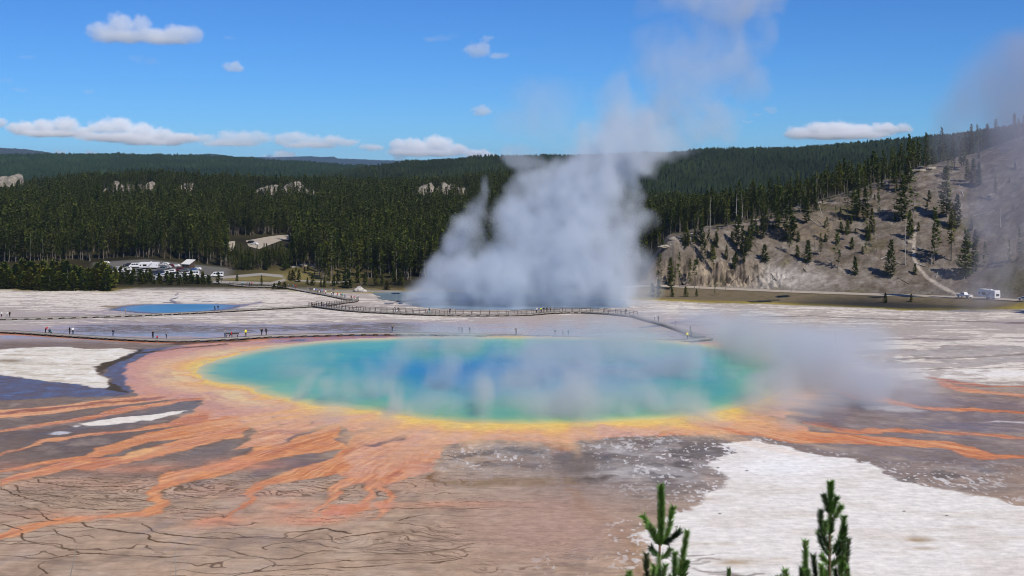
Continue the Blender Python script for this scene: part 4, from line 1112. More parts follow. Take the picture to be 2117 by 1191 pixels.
# ================================================================ trees of the bare hillside (u, base v, top v, kind, label)
HT = [
 (1434, 520, 477, 'sparse0', 'lone spreading pine at the left shoulder of the bare hill'), (1371, 514, 496, 'young1', 'small dark pine nearest the steam on the hill shoulder'), (1459, 507, 494, 'young0', 'tiny round pine above the rocky band'),
 (1482, 510, 480, 'young3', 'narrow pine above the rocky band'), (1474, 537, 506, 'young2', 'bushy pine on the rim of the rocky band'), (1502, 538, 507, 'dense0', 'double bushy pine on the rim of the rocky band'), (1522, 542, 520, 'young0', 'low pine right of the double one on the rim'),
 (1518, 556, 530, 'young1', 'stunted pine growing out of the rocky band'), (1543, 508, 484, 'young3', 'slim pine alone on open soil above the rim'), (1580, 541, 505, 'young2', 'cone-shaped pine alone right of the rocky band'), (1553, 489, 446, 'dense1', 'pine with yellow brush at its foot below the forest edge'),
 (1577, 493, 446, 'dense0', 'dark pine pair member below the forest edge'), (1635, 500, 391, 'dense2', 'massive dark pine towering over the middle of the slope'), (1632, 527, 470, 'sparse1', 'ragged pine hanging below the massive dark one'), (1669, 542, 497, 'young0', 'broad bushy pine left of the tall ragged one'),
 (1732, 556, 474, 'sparse2', 'tall ragged pine with bare foot above the pale scree'), (1768, 568, 531, 'young1', 'lowest bushy pine on the slope, standing alone'), (1753, 484, 455, 'young2', 'small cone pine in mid-slope among logs'), (1706, 471, 457, 'young0', 'tiniest pine in mid-slope among logs'),
 (1727, 458, 425, 'sparse0', 'pine below the crest left of the thin tall one'), (1752, 456, 386, 'sparse1', 'thin tall pine rising from mid-slope'), (1791, 459, 389, 'dense1', 'dense pine in the centre of the slope'), (1774, 441, 388, 'dense0', 'dense pine close behind the central one'),
 (1818, 449, 404, 'sparse2', 'gappy pine between the central and the big upper pine'), (1862, 459, 361, 'dense2', 'big dark pine under the crest left of the bare knob'), (1886, 456, 345, 'sparse0', 'tall pine directly below the bare knob'), (1791, 529, 491, 'sparse1', 'slim pine leaning over a dead branch'),
 (1806, 512, 477, 'sparse0', 'upper of two slim pines near a dead branch'), (1842, 573, 495, 'dense0', 'large low pine with long shadow left of the trail'), (1893, 568, 545, 'young3', 'sapling at the bend of the trail'), (1931, 546, 428, 'tall2', 'tall pine with a white bare trunk right of the trail'),
 (1959, 449, 344, 'dense1', 'tallest dark pine right of the bare knob'), (1967, 540, 420, 'tall0', 'tall pine right of the white-trunked one'), (1979, 470, 400, 'dense0', 'dark pine close right of the tallest one'), (1993, 577, 474, 'dense2', 'large dark pine low on the right slope'), (2013, 566, 500, 'dense1', 'pine leaning on the large low dark one'),
 (2016, 510, 474, 'young3', 'small upright pine on open soil veiled by thin steam'), (2036, 553, 500, 'sparse2', 'faint pine inside the right steam veil'), (2087, 550, 495, 'sparse1', 'thin pine above the caravan in the steam veil'), (2109, 541, 470, 'sparse0', 'pine at the right picture edge in mid-slope'),
 (2010, 382, 326, 'dense2', 'dark clump pine below the right crest'), (2024, 385, 336, 'dense0', 'right neighbour of the dark clump below the right crest'), (1998, 376, 330, 'dense1', 'left neighbour of the dark clump below the right crest'), (1830, 632, 610, 'young0', 'small conical pine on the bank below the road'), (1884, 635, 618, 'young1', 'smaller of two pines on the bank below the road'),
 (1361, 614, 576, 'dense0', 'dark pine by the road next to the steam'), (1350, 612, 584, 'young2', 'bushy pine half lost in the steam by the road'), (1390, 614, 594, 'young0', 'low bush pine by the start of the road'), (1418, 614, 592, 'young2', 'second low bush pine by the start of the road'), (1440, 613, 597, 'young1', 'third low bush pine by the start of the road'),
 (1478, 612, 588, 'sparse2', 'thin dead-looking pine by the road'),
]
for u, vb, vtop, key, lab in HT:
    p = G(u, vb)
    hh = (vb - vtop) * p.y / F
    tree('young_pine' if key.startswith('young') else 'pine_tree', key, p.x, p.y, hh, lab, 'young pine' if key.startswith('young') else 'pine tree', 'pines scattered over the bare hillside', TONES[rnd.choice(['dark', 'green', 'olive'])], rgen=rnd)
# crest row against the far ridge
CREST = []
rg = np.random.default_rng(31)
for u in np.arange(1352, 2140, 8.6):
    u = u + rg.uniform(-5, 5)
    if 1915 < u < 1952: continue
    if rg.random() < np.interp(u, [1352, 1640, 1660, 1750, 1770, 1905, 1960, 2140], [.3, .3, .1, .1, 0, 0, .3, .4]): continue
    u += rg.uniform(-7, 7)
    ycr = float(np.interp(u, _cu, _cy)) - rg.uniform(-14, 26)
    vb = float(np.interp(u, _cu, _cv))
    px = rg.uniform(38, 84) * (1.0 if u > 1560 else .85) * (.75 if u > 1990 else 1)
    CREST.append((u, ycr, px))
CR_L = [(1340, 1430, 'behind the lone spreading pine'), (1430, 1510, 'above the rim pines'), (1510, 1590, 'above the yellow brush'), (1590, 1680, 'around the massive dark pine'), (1680, 1760, 'above the fallen grey logs'), (1760, 1840, 'on the crest over mid-slope'),
        (1840, 1920, 'on the crest left of the bare knob'), (1950, 2040, 'on the crest right of the bare knob'), (2040, 2150, 'on the crest at the right edge')]
seen = {}
for u, y, px in CREST:
    b = next((i for i, q in enumerate(CR_L) if q[0] <= u < q[1]), 8)
    k = seen.get(b, 0); seen[b] = k + 1
    key = rnd.choice(['tall0', 'tall1', 'tall3', 'sparse0', 'sparse1', 'sparse2', 'dense1']); tone = rnd.choice(['dark', 'green', 'olive'])
    tree('pine_tree', key, (u - CX) * y / F, y, px * y / F, '%s skyline pine from left %s, %s, %s' % (ORD[k], CR_L[b][2], 'tall' if px > 62 else 'shorter', tone), 'pine tree', 'pines on the crest of the bare hill', TONES[tone], rgen=rnd)

# ---- more of the slope's scattered cover
SL = [(1400, 1500, 'on the shoulder above the rocky band'), (1500, 1600, 'between the rim pines and the forest edge'), (1600, 1690, 'around the foot of the massive dark pine'), (1690, 1770, 'among the grey fallen logs'), (1770, 1850, 'around the dense central pine'), (1850, 1930, 'below the bare knob'), (1930, 2030, 'right of the tallest dark pine'), (2030, 2150, 'at the right edge of the slope')]
rg = np.random.default_rng(63); ex = []
for b, (a0, a1, d) in enumerate(SL):
    for k in range((9, 14, 16, 15, 17, 12, 9, 6)[b]):
        u = rg.uniform(a0, a1); t = 1 - rg.random() ** 1.5 * .62
        vc = np.interp(u, _cu, _cv); vf = np.interp(u, _ru, _rv) - 8
        ex.append((b, u, vf + (vc - vf) * t * .97, t))
ex.sort(); seen = {}
for b, u, v, t in ex:
    k = seen.get(b, 0); seen[b] = k + 1
    p = G(u, v); small = rg.random() < .45
    key = rnd.choice(['young0', 'young1', 'young2', 'young3']) if small else rnd.choice(['dense0', 'dense1', 'dense2', 'tall0', 'tall2', 'sparse0', 'sparse2'])
    hh = rg.uniform(2.0, 5.0) if small else rg.uniform(6.5, 13.5); tone = rnd.choice(['dark', 'green', 'olive'])
    tree('young_pine' if small else 'pine_tree', key, p.x, p.y, hh, '%s %s pine from left %s, %s' % (ORD[k], 'little' if small else 'grown', SL[b][2], tone), 'young pine' if small else 'pine tree', 'pines scattered over the bare hillside', TONES[tone], rgen=rnd)
# ================================================================ standing dead trunks, fallen logs, boulders
def bar(p0, p1, r0, r1, sides=6):
    p0, p1 = np.array(p0, float), np.array(p1, float); d = p1 - p0; d /= np.linalg.norm(d)
    a = np.cross(d, [0, 0, 1.0]) if abs(d[2]) < .9 else np.cross(d, [1.0, 0, 0]); a /= np.linalg.norm(a); b = np.cross(d, a)
    v = []; f = []
    for p, r in ((p0, r0), (p1, r1)):
        for q in np.linspace(0, 2 * math.pi, sides, endpoint=False): v.append(p + r * (a * math.cos(q) + b * math.sin(q)))
    for i in range(sides): f.append([i, (i + 1) % sides, sides + (i + 1) % sides, sides + i])
    return v, f
def bars(name, lst, mat, parent=None, caps=False):
    V, Fc = [], []
    for q in lst:
        v, f = bar(*q); o = len(V); V += v; Fc += [[i + o for i in g] for g in f]
    return link(name, mesh_np(name, np.array(V), np.array(Fc)), parent, mat)
def snag(u, vb, vt_, lab, lean=0, branches=8, seed=0, mat=None, r=.17):
    p = G(u, vb); h = (vb - vt_) * p.y / F; rg = np.random.default_rng(seed)
    e = empty('dead_tree', p); tag(e, lab, 'dead tree', 'bare dead trees on the hillside')
    top = (lean * h, rg.uniform(-.05, .05) * h, h)
    bars('trunk', [((0, 0, -.3), (top[0] * .55, top[1] * .5, h * .55), r, r * .65), ((top[0] * .55, top[1] * .5, h * .55), top, r * .65, r * .15)], mat or DEADW, e)
    br = []
    for k in range(branches):
        t = rg.uniform(.3, .95); a = rg.uniform(0, 6.28); L_ = h * rg.uniform(.06, .16) * (1.2 - t)
        c = np.array(top) * t; br.append((c, c + np.array([math.cos(a) * L_, math.sin(a) * L_, L_ * rg.uniform(-.3, .5)]), r * .35, r * .1))
    if br: bars('bare_branches', br, mat or DEADW, e)
snag(1872, 549, 461, 'grey dead tree with a white foot beside the trail', 0, 14, 1); snag(1926, 548, 488, 'white bare trunk standing before the tall pine by the trail', .02, 4, 2); snag(1966, 540, 478, 'pale dead trunk in the shade of the tall right pine', 0, 3, 3)
snag(1701, 450, 412, 'leaning dead trunk above the fallen grey logs', -.28, 3, 4); snag(1684, 512, 440, 'thin brown dead tree right of the massive dark pine', .03, 18, 5, DARKW, .12); snag(1763, 512, 480, 'small dead tree twig-like in mid-slope', .05, 12, 6, DARKW, .1)
snag(1812, 520, 470, 'dead tree with bent fork beside the slim pines', .12, 9, 7, DARKW, .13); snag(1935, 574, 561, 'short white stump right of the trail', .35, 0, 8, None, .22); snag(1522, 480, 400, 'dead pale pole among the forest edge trees', .02, 6, 9); snag(1536, 470, 398, 'second dead pale pole among the forest edge trees', -.03, 5, 10)
snag(1810, 352, 300, 'bare pole on the crest over mid-slope', .01, 6, 11); snag(1835, 352, 296, 'taller bare pole on the crest over mid-slope', -.01, 8, 12); snag(1468, 470, 405, 'dead pale pole above the rim pines', .01, 5, 13); snag(2068, 470, 430, 'grey snag in the steam veil above the caravan', .04, 6, 14)
snag(1445, 600, 578, 'bare brown shrub by the road', .1, 10, 15, DARKW, .07); snag(1500, 600, 584, 'second bare brown shrub by the road', -.1, 10, 16, DARKW, .07); snag(1636, 604, 590, 'bare sapling beside the road below the scree', .1, 8, 17, DARKW, .06)
def log(u0, v0, u1, v1, lab, mat=None, r=.2):
    a, b = G(u0, v0), G(u1, v1)
    o = bars('fallen_log', [(a + Vector((0, 0, .12)), b + Vector((0, 0, .15)), r, r * .6)], mat or DEADW); tag(o, lab, 'log', 'fallen logs on the hillside')
log(1642, 535, 1666, 562, 'long dark log pointing down the slope left of the scree', DARKW, .24); log(1594, 567, 1606, 583, 'short dark log low on the pale scree', DARKW); log(1821, 537, 1835, 531, 'short white log left of the large low pine', None, .26)
log(1981, 379, 1993, 409, 'white log pointing downhill under the right crest', None, .3); log(2013, 447, 2057, 436, 'long pale log across the right slope', None, .22); log(2038, 446, 2052, 440, 'pale broken branch lying on the long log', None, .14); log(1672, 452, 1697, 470, 'grey log in the tangle below the crest', None, .2)
log(1690, 455, 1704, 468, 'shorter grey log in the tangle below the crest', None, .16); log(1650, 440, 1668, 425, 'pale log beside the massive dark pine', None, .2); log(1511, 514, 1535, 519, 'dark log above the rim of the rocky band', DARKW, .18); log(1557, 502, 1568, 518, 'thin dark stick on open soil', DARKW, .1)
log(1795, 505, 1850, 500, 'long thin branch lying right of the slim pines', DARKW, .12); log(1855, 575, 1880, 588, 'dark log low on the slope left of the trail', DARKW, .2); log(1700, 496, 1730, 505, 'grey log crossing mid-slope', None, .18); log(1715, 538, 1732, 558, 'dark pole lying beside the tall ragged pine', DARKW, .12)
log(1890, 545, 1918, 553, 'pale log across the trail', None, .22); log(1960, 420, 1990, 428, 'thin pale branch right of the tallest dark pine', None, .12); log(1385, 470 + 40, 1410, 505, 'pale log on the hill shoulder near the steam', None, .2)
rg = np.random.default_rng(90)
def rock(name, loc, s, lab, cat, group=None, mat=None, seed=0):
    bm = bmesh.new(); bmesh.ops.create_icosphere(bm, subdivisions=3, radius=1)
    for v in bm.verts:
        c = v.co; n = float(fbm3(np.array([c.x * 1.3 + seed]), np.array([c.y * 1.3]), np.array([c.z * 1.3]), 4, seed)[0])
        v.co = Vector((c.x * s[0], c.y * s[1], c.z * s[2])) * (1 + .35 * n)
    me = bpy.data.meshes.new(name); bm.to_mesh(me); bm.free()
    o = link(name, me, None, mat or crag_mat); o.location = loc; return tag(o, lab, cat, group)
HROCK = plain('tuff_rock', (.30, .26, .21), .95, var=.4, scale=1.2, spec=.1)
for k, (u, v, s, lab) in enumerate([(1395, 495, 2.6, 'flat pale ledge boulder on the hill shoulder'), (1374, 512, 2.2, 'pale slab boulder next to the steam edge'), (1440, 484, 2.0, 'pale boulder under the forest edge'), (1510, 458, 3.0, 'large whitish boulder at the forest edge'), (1566, 455, 2.2, 'pale boulder behind the yellow brush'),
                                    (1615, 420, 2.6, 'whitish boulder left of the massive dark pine'), (1655, 430, 2.8, 'whitish boulder right of the massive dark pine'), (1700, 420, 2, 'small boulder under the crest'), (1830, 378, 2.2, 'boulder below the crest poles'), (1900, 353, 2.4, 'pale boulder on the left lip of the bare knob'),
                                    (1925, 349, 2.2, 'pale boulder on top of the bare knob'), (2052, 405, 1.8, 'grey boulder on the right slope'), (1880, 500, 1.4, 'white boulder beside the upper trail'), (1893, 515, 1.6, 'white boulder in the middle of the trail')]):
    p = G(u, v); rock('boulder', p, (s * rg.uniform(.8, 1.3), s * .8, s * rg.uniform(.25, .45)), lab, 'boulder', 'boulders on the hillside', HROCK, 50 + k)
# yellow brush on the hill
bt = plain('yellow_brush', A(150, 124, 60), .9, var=.4, scale=1.5)
# white mound with a dead tree beside the crater
x, y, z = P(742, 603)
MOUND = plain('white_geyserite', A(176, 170, 164), .9, var=.45, scale=.8)
rock('rock_mound', (x, y, z + .6), (1.9, 1.6, 1.3), 'whitish rock mound beside the boardwalk left of the steam', 'rock mound', None, MOUND, 8)
rock('rock_mound', (x + 2.0, y - 1.0, z + .2), (1.3, 1.2, .8), 'smaller whitish mound leaning on the rock mound', 'rock mound', None, MOUND, 9)
e = empty('dead_tree', (x + .6, y, z + 1.3)); tag(e, 'small dark dead tree on top of the whitish rock mound', 'dead tree')
bars('trunk', [((0, 0, 0), (.3, 0, 2.6), .2, .1)], DARKW, e); bars('bare_branches', [((.1, 0, .8), (-1.2, .2, 2.0), .09, .03), ((.2, 0, 1.4), (1.4, 0, 2.4), .09, .03), ((.25, 0, 2), (-.5, 0, 3.2), .07, .03), ((.1, 0, .6), (1.2, .3, 1.1), .07, .03)], DARKW, e)

# ---- pale road cut through the forest
def draped(name, top, bot, mat, n=40, m=8, lift=.15):
    top, bot = np.array(top, float), np.array(bot, float)
    def res(p):
        t = np.linspace(0, 1, len(p)); return np.stack([np.interp(np.linspace(0, 1, n), t, p[:, k]) for k in (0, 1)], 1)
    a, b = res(top), res(bot); V = []
    for k in range(m):
        q = a + (b - a) * k / (m - 1); yy = depth(q[:, 1]); xx = (q[:, 0] - CX) * yy / F
        V.append(np.stack([xx, yy, terrain(xx, yy) + lift], 1))
    V = np.concatenate(V); j, i = np.meshgrid(np.arange(m - 1), np.arange(n - 1), indexing='ij'); q = (j * n + i).ravel()
    return tag(link(name, mesh_np(name, V, np.stack([q, q + 1, q + 1 + n, q + n], 1)), None, mat), kind='structure')
draped('road', [(508, 497), (530, 493), (551, 490), (575, 487), (596, 486)], [(514, 509), (535, 515), (556, 506), (580, 497), (598, 494)], asph)
draped('road', [(466, 500), (486, 498)], [(474, 521), (486, 516)], asph)
# ================================================================ boardwalks
PLANK = Mat('boardwalk_planks')
tc = PLANK.n('ShaderNodeTexCoord'); wv = PLANK.noise(.8, 3, vec=PLANK.geo())
PLANK.l(PLANK.ramp(PLANK.math('ADD', PLANK.noise(6, 2, vec=PLANK.geo()), PLANK.math('MULTIPLY', wv, .4)), [(.4, (.17, .15, .13)), (.9, (.36, .33, .29))]), PLANK.b.inputs['Base Color'])
PLANK.b.inputs['Roughness'].default_value = .9; PLANK.b.inputs['Specular IOR Level'].default_value = .15
PLANK = PLANK.m
TIMBER = plain('dark_timber', (.06, .05, .042), .9, var=.3, scale=2, spec=.15)
RAILW = plain('grey_rail_timber', (.13, .11, .095), .9, var=.3, scale=2, spec=.15)

def resample(p, step):
    p = np.array(p, float); d = np.r_[0, np.cumsum(np.linalg.norm(np.diff(p, axis=0), axis=1))]
    n = max(2, int(d[-1] / step) + 1); t = np.linspace(0, d[-1], n)
    return np.stack([np.interp(t, d, p[:, k]) for k in range(p.shape[1])], 1)
def box_bm(bm, c, half, rz=0.0, tilt=None):
    m = Matrix.Translation(c) @ Matrix.Rotation(rz, 4, 'Z') @ Matrix.Diagonal((*[2 * h for h in half], 1))
    bmesh.ops.create_cube(bm, size=1, matrix=m)
def bm_obj(name, bm, mat, parent=None, smooth=False):
    me = bpy.data.meshes.new(name); bm.to_mesh(me); bm.free()
    if smooth:
        me.polygons.foreach_set('use_smooth', np.ones(len(me.polygons), bool))
    return link(name, me, parent, mat)
def sweep_box(name, line, w, z0, z1, mat, parent, off=0.0):
    p = np.array(line, float); t = np.gradient(p[:, :2], axis=0); t /= np.linalg.norm(t, axis=1)[:, None]
    n = np.stack([-t[:, 1], t[:, 0]], 1); V = []; Fc = []
    for i in range(len(p)):
        for s_, z in ((-.5, z0), (.5, z0), (.5, z1), (-.5, z1)):
            q = p[i, :2] + n[i] * (off + w * s_); V.append((q[0], q[1], p[i, 2] + z))
    for i in range(len(p) - 1):
        for k in range(4): Fc.append((4 * i + k, 4 * i + (k + 1) % 4, 4 * i + 4 + (k + 1) % 4, 4 * i + 4 + k))
    Fc.append((3, 2, 1, 0)); e = 4 * (len(p) - 1); Fc.append((e, e + 1, e + 2, e + 3))
    return link(name, mesh_np(name, np.array(V), np.array(Fc), smooth=False), parent, mat)
DECK = .55
WALKS = []
def boardwalk(label, uv, width=2.2, step=2.6, every=1, rail=None, rail_uv=None, post=2.5):
    g = [P(a, b, DECK) for a, b in smooth_pts(uv, 5)]
    line = resample([(q[0], q[1], q[2] - DECK) for q in g], 1.2)
    line[:, 2] = np.convolve(np.pad(terrain(line[:, 0], line[:, 1]), 4, mode='edge'), np.ones(9) / 9, mode='valid')
    e = empty('boardwalk', line[0]); inv = -np.array(line[0]); ll = line + inv
    tag(e, label, 'boardwalk', 'boardwalks across the hot spring flats')
    sweep_box('deck', ll, width, DECK - .07, DECK, PLANK, e)
    for o_ in (-width / 2 + .06, width / 2 - .06): sweep_box('edge_beam', ll, .12, DECK - .2, DECK - .073, PLANK, e, o_)
    sp_ = resample(ll, step); t = np.gradient(sp_[:, :2], axis=0)
    me = None
    for i in range(0, min(len(sp_), 100)):
        if me is None:
            bm = bmesh.new(); box_bm(bm, (0, 0, (DECK - .08) / 2 - .1), (.5, width / 2 + .06, (DECK - .08) / 2 + .1)); me = bpy.data.meshes.new('support'); bm.to_mesh(me); bm.free(); me.materials.append(TIMBER)
        o = link('support', me, e); o.location = sp_[i]; o.rotation_euler.z = math.atan2(t[i][1], t[i][0])
    if rail:
        for side in rail:
            rl = ll
            rg_ = link('railing', bpy.data.meshes.new('railing'), e)
            bm = bmesh.new(); bm.to_mesh(rg_.data); bm.free()
            off = side * (width / 2 - .08)
            a = sweep_box('top_rail', rl, .14, DECK + 1.0, DECK + 1.09, RAILW, e, off); b = sweep_box('mid_rail', rl, .06, DECK + .5, DECK + .6, RAILW, e, off)
            bpy.data.objects.remove(rg_)
            pp = resample(rl, post); t = np.gradient(pp[:, :2], axis=0); t /= np.linalg.norm(t, axis=1)[:, None]
            bm = bmesh.new(); box_bm(bm, (0, 0, .5), (.075, .075, .5)); pm = bpy.data.meshes.new('railing_post'); bm.to_mesh(pm); bm.free(); pm.materials.append(RAILW)
            for i in range(min(len(pp), 100)):
                o = link('railing_post', pm, e); o.location = (pp[i][0] - t[i][1] * off, pp[i][1] + t[i][0] * off, pp[i][2] + DECK - .0)
    WALKS.append(line)
    return e
boardwalk('long low boardwalk without railings running along the far edge of the big turquoise spring', [(-60, 681), (0, 684), (60, 687), (120, 691), (200, 696), (300, 701), (380, 702.5), (480, 698.5), (560, 694), (680, 690.5), (760, 689), (850, 689), (940, 690.5), (1040, 693), (1150, 696.5), (1270, 700.5), (1350, 703), (1401, 703.5), (1430, 702), (1462, 699)])
boardwalk('thin low boardwalk passing in front of the small blue pool', [(-60, 658), (0, 658.5), (70, 657.5), (160, 655), (260, 652), (360, 648), (460, 643), (560, 637.5), (645, 633)], step=2.9)
boardwalk('railed boardwalk along the near rim of the steaming crater', [(646, 632), (662, 634), (700, 639), (745, 643), (800, 646), (860, 648.5), (900, 650), (980, 651), (1080, 650), (1140, 646), (1200, 645), (1260, 648), (1310, 653)], width=2.6, rail=(1, -1))
boardwalk('straight boardwalk slanting down at the right to join the near one', [(1312, 653), (1340, 661), (1370, 668.5), (1400, 678), (1425, 687), (1447, 695)], step=2.6)
boardwalk('crowded boardwalk arriving from the car park at the upper left', [(560, 589), (600, 595), (640, 602.5), (665, 607), (700, 614), (722, 618.5)], rail=None)
boardwalk('short railed boardwalk bending back toward the white flats from the crowd', [(735, 620), (728, 623), (705, 626), (685, 629), (664, 632)], rail=(1,))
boardwalk('dark railed walkway near the loop path at the car park exit', [(478, 588), (510, 591), (540, 592), (562, 592)], rail=(-1,))

# ================================================================ people
def person_mesh(pose):
    J, Rr, E_ = [], [], []
    def j(p, r, parent=None):
        J.append(Vector(p)); Rr.append(r)
        if parent is not None: E_.append((parent, len(J) - 1))
        return len(J) - 1
    lean = pose.get('lean', 0.0); drop = pose.get('drop', 0.0)
    def up(y, z):                      # torso point, bent forward at the hips
        c, s_ = math.cos(lean), math.sin(lean); dz = z - .95
        return (y * c + dz * s_, .95 - drop + dz * c - y * s_)
    def tp(x, y, z): a, b = up(y, z); return (x, a, b)
    pel = j((0, 0, .95 - drop), .13); sp1 = j(tp(0, 0, 1.15), .125, pel); ch = j(tp(0, .0, 1.34), .14, sp1); nk = j(tp(0, .0, 1.49), .055, ch)
    nod = pose.get('nod', 0.0)
    h1 = j(tp(0, .015 + nod, 1.575), .08, nk); h2 = j(tp(0, .01 + nod * 1.4, 1.665), .08, h1); j(tp(0, .105 + nod * 1.3, 1.60), .014, h1)
    tagbone = {}
    for sx, arm, leg in ((1, pose['armL'], pose['legL']), (-1, pose['armR'], pose['legR'])):
        sh = j(tp(sx * .17, 0, 1.41), .06, ch); el = j(tp(sx * arm[0][0], arm[0][1], arm[0][2]), .043, sh); wr = j(tp(sx * arm[1][0], arm[1][1], arm[1][2]), .03, el)
        d = (J[wr] - J[el]).normalized(); pa = j(J[wr] + d * .07, .033, wr)
        sd = d.cross(Vector((0, 1, 0.2))).normalized() if abs(d.y) < .9 else Vector((1, 0, 0))
        for q, ln in enumerate((.07, .085, .08, .062)):
            b_ = j(J[pa] + d * .03 + sd * (q - 1.5) * .019, .0085, pa); j(J[b_] + d * ln * .6 + Vector((0, .012, 0)), .008, b_)
        b_ = j(J[wr] + d * .04 + sd * .042 * sx, .009, wr); j(J[b_] + d * .035 + sd * .012 * sx, .008, b_)
        hp = j((sx * .09, 0, .90 - drop), .095, pel); kn = j((sx * leg[0][0], leg[0][1], leg[0][2]), .062, hp); an = j((sx * leg[1][0], leg[1][1], leg[1][2]), .042, kn)
        j((sx * (leg[1][0] + .02), leg[1][1] + .14, leg[1][2] - .045), .036, an)
    me = bpy.data.meshes.new('b'); bm = bmesh.new(); sk = bm.verts.layers.skin.verify(); vs = [bm.verts.new(v) for v in J]
    for a, b in E_: bm.edges.new((vs[a], vs[b]))
    for v, r in zip(vs, Rr): v[sk].radius = (r, r); v[sk].use_root = False
    vs[0][sk].use_root = True
    bm.to_mesh(me); bm.free()
    o = bpy.data.objects.new('b', me); COL.objects.link(o)
    o.modifiers.new('s', 'SKIN').use_smooth_shade = True
    o.modifiers.new('d', 'SUBSURF').levels = 1
    dg = bpy.context.evaluated_depsgraph_get(); body = bpy.data.meshes.new_from_object(o.evaluated_get(dg)); bpy.data.objects.remove(o)
    body.name = 'person'
    # clothes: shells over the torso and arms, over the legs, over the skull
    co = np.array([v.co[:] for v in body.vertices]); no = np.array([v.normal[:] for v in body.vertices])
    Jn = np.array([v[:] for v in J]); fc = [tuple(p.vertices) for p in body.polygons]
    seg = np.array(E_)
    def near(c):
        a = Jn[seg[:, 0]]; b = Jn[seg[:, 1]]; e = b - a; t = np.clip(((c - a) * e).sum(1) / ((e * e).sum(1) + 1e-9), 0, 1)
        return int(np.argmin(np.linalg.norm(c - a - e * t[:, None], axis=1))), 
    kinds = []
    for f in fc:
        c = co[list(f)].mean(0); a, b = seg[near(c)[0]]
        per = 21
        def role(q):
            if q <= 2: return 'jacket'
            if q == 3: return 'neck'
            if q <= 6: return 'head'
            k = (q - 7) % 18
            return 'jacket' if k <= 2 else 'hand' if k <= 13 else 'trousers' if k <= 16 else 'shoe'
        rb = role(b)
        if a == 0 and rb == 'jacket': rb = 'jacket' if c[2] > .97 - drop or lean > .8 else 'trousers'
        if rb == 'head': rb = 'hair' if (c - Jn[5])[2] > -.0 or (c - Jn[4])[1] < -.03 else 'skin'
        if rb in ('trousers',) and b >= 7 and a == 0: rb = 'trousers'
        kinds.append(rb)
    out = {'body': body}
    for kd, grow in (('jacket', .016), ('trousers', .012), ('hair', .014)):
        fs = [f for f, k in zip(fc, kinds) if k == kd]
        used_ = sorted({q for f in fs for q in f}); ix = {q: i for i, q in enumerate(used_)}
        m = bpy.data.meshes.new(kd); m.from_pydata([tuple(co[q] + no[q] * grow) for q in used_], [], [[ix[q] for q in f] for f in fs]); m.update()
        m.polygons.foreach_set('use_smooth', np.ones(len(m.polygons), bool)); out[kd] = m
    return out
A_DOWN = ((.21, -.02, 1.14), (.22, .06, .90)); A_FWD = ((.22, .04, 1.15), (.18, .26, 1.16)); A_UP = ((.24, .16, 1.26), (.08, .26, 1.52)); A_SWF = ((.21, .08, 1.16), (.2, .24, .98)); A_SWB = ((.21, -.1, 1.15), (.22, -.16, .92))
L_ST = ((.10, .02, .49), (.11, 0, .085)); L_F = ((.10, .16, .51), (.1, .27, .09)); L_B = ((.10, .03, .48), (.1, -.26, .13))
L_CR = ((.16, .40, .50), (.14, .06, .085)); L_SIT = ((.11, .44, .50), (.11, .46, .085))
POSES = {'stand': dict(armL=A_DOWN, armR=A_DOWN, legL=L_ST, legR=L_ST), 'walk': dict(armL=A_SWF, armR=A_SWB, legL=L_B, legR=L_F, lean=.05), 'photo': dict(armL=A_UP, armR=A_UP, legL=L_ST, legR=((.13, -.06, .49), (.15, -.08, .085))),
         'hold': dict(armL=A_FWD, armR=A_FWD, legL=L_ST, legR=L_ST, nod=.02), 'bend': dict(armL=((.2, .18, 1.2), (.14, .36, 1.05)), armR=((.2, .18, 1.2), (.14, .36, 1.05)), legL=L_ST, legR=L_ST, lean=.95),
         'crouch': dict(armL=A_FWD, armR=A_FWD, legL=L_CR, legR=L_CR, lean=.45, drop=.55), 'sit': dict(armL=A_FWD, armR=A_DOWN, legL=L_SIT, legR=L_SIT, lean=.08, drop=.43)}
cm_ = Mat('cloth'); oi = cm_.n('ShaderNodeObjectInfo')
cm_.l(cm_.mul(oi.outputs['Color'], cm_.mapr(cm_.noise(9, 3, vec=cm_.obj()), .3, .7, .8, 1.2)), cm_.b.inputs['Base Color']); cm_.b.inputs['Roughness'].default_value = .85; cm_.b.inputs['Specular IOR Level'].default_value = .15
SKIN_M = plain('skin', (.52, .32, .22), .6, var=.06, scale=4)
PM = {}
for k, v in POSES.items():
    PM[k] = person_mesh(v); PM[k]['body'].materials.clear(); PM[k]['body'].materials.append(SKIN_M)
    for q in ('jacket', 'trousers', 'hair'): PM[k][q].materials.append(cm_.m)
CL = {'black': (.012, .012, .014), 'navy': (.02, .03, .07), 'white': (.75, .74, .72), 'red': (.5, .03, .035), 'yellow': (.75, .72, .06), 'teal': (.04, .35, .33), 'grey': (.22, .23, .25), 'blue': (.05, .14, .42), 'purple': (.22, .14, .36), 'cyan': (.05, .45, .62), 'denim': (.06, .09, .16),
      'khaki': (.28, .23, .15), 'pink': (.6, .2, .26), 'brown': (.10, .06, .04), 'orange': (.6, .2, .04), 'blond': (.35, .24, .1), 'charcoal': (.04, .04, .045)}
def person(u, v, pose, top, bottom, hair, label, face=None, h=1.72, lift=DECK, rnd=random.Random(9)):
    x, y, z = P(u, v, lift)
    o = link('person', PM[pose]['body']); o.location = (x, y, tz(x, y) + lift); o.scale = (h / 1.745,) * 3
    o.rotation_euler.z = R(face if face is not None else rnd.uniform(0, 360))
    tag(o, label, 'person', 'visitors on the boardwalks')
    for part, c in (('jacket', top), ('trousers', bottom), ('hair', hair)):
        q = link({'hair': 'cap' if hair in ('white', 'red') else 'hair'}.get(part, part), PM[pose][part], o); q.color = (*CL[c], 1)
    return o
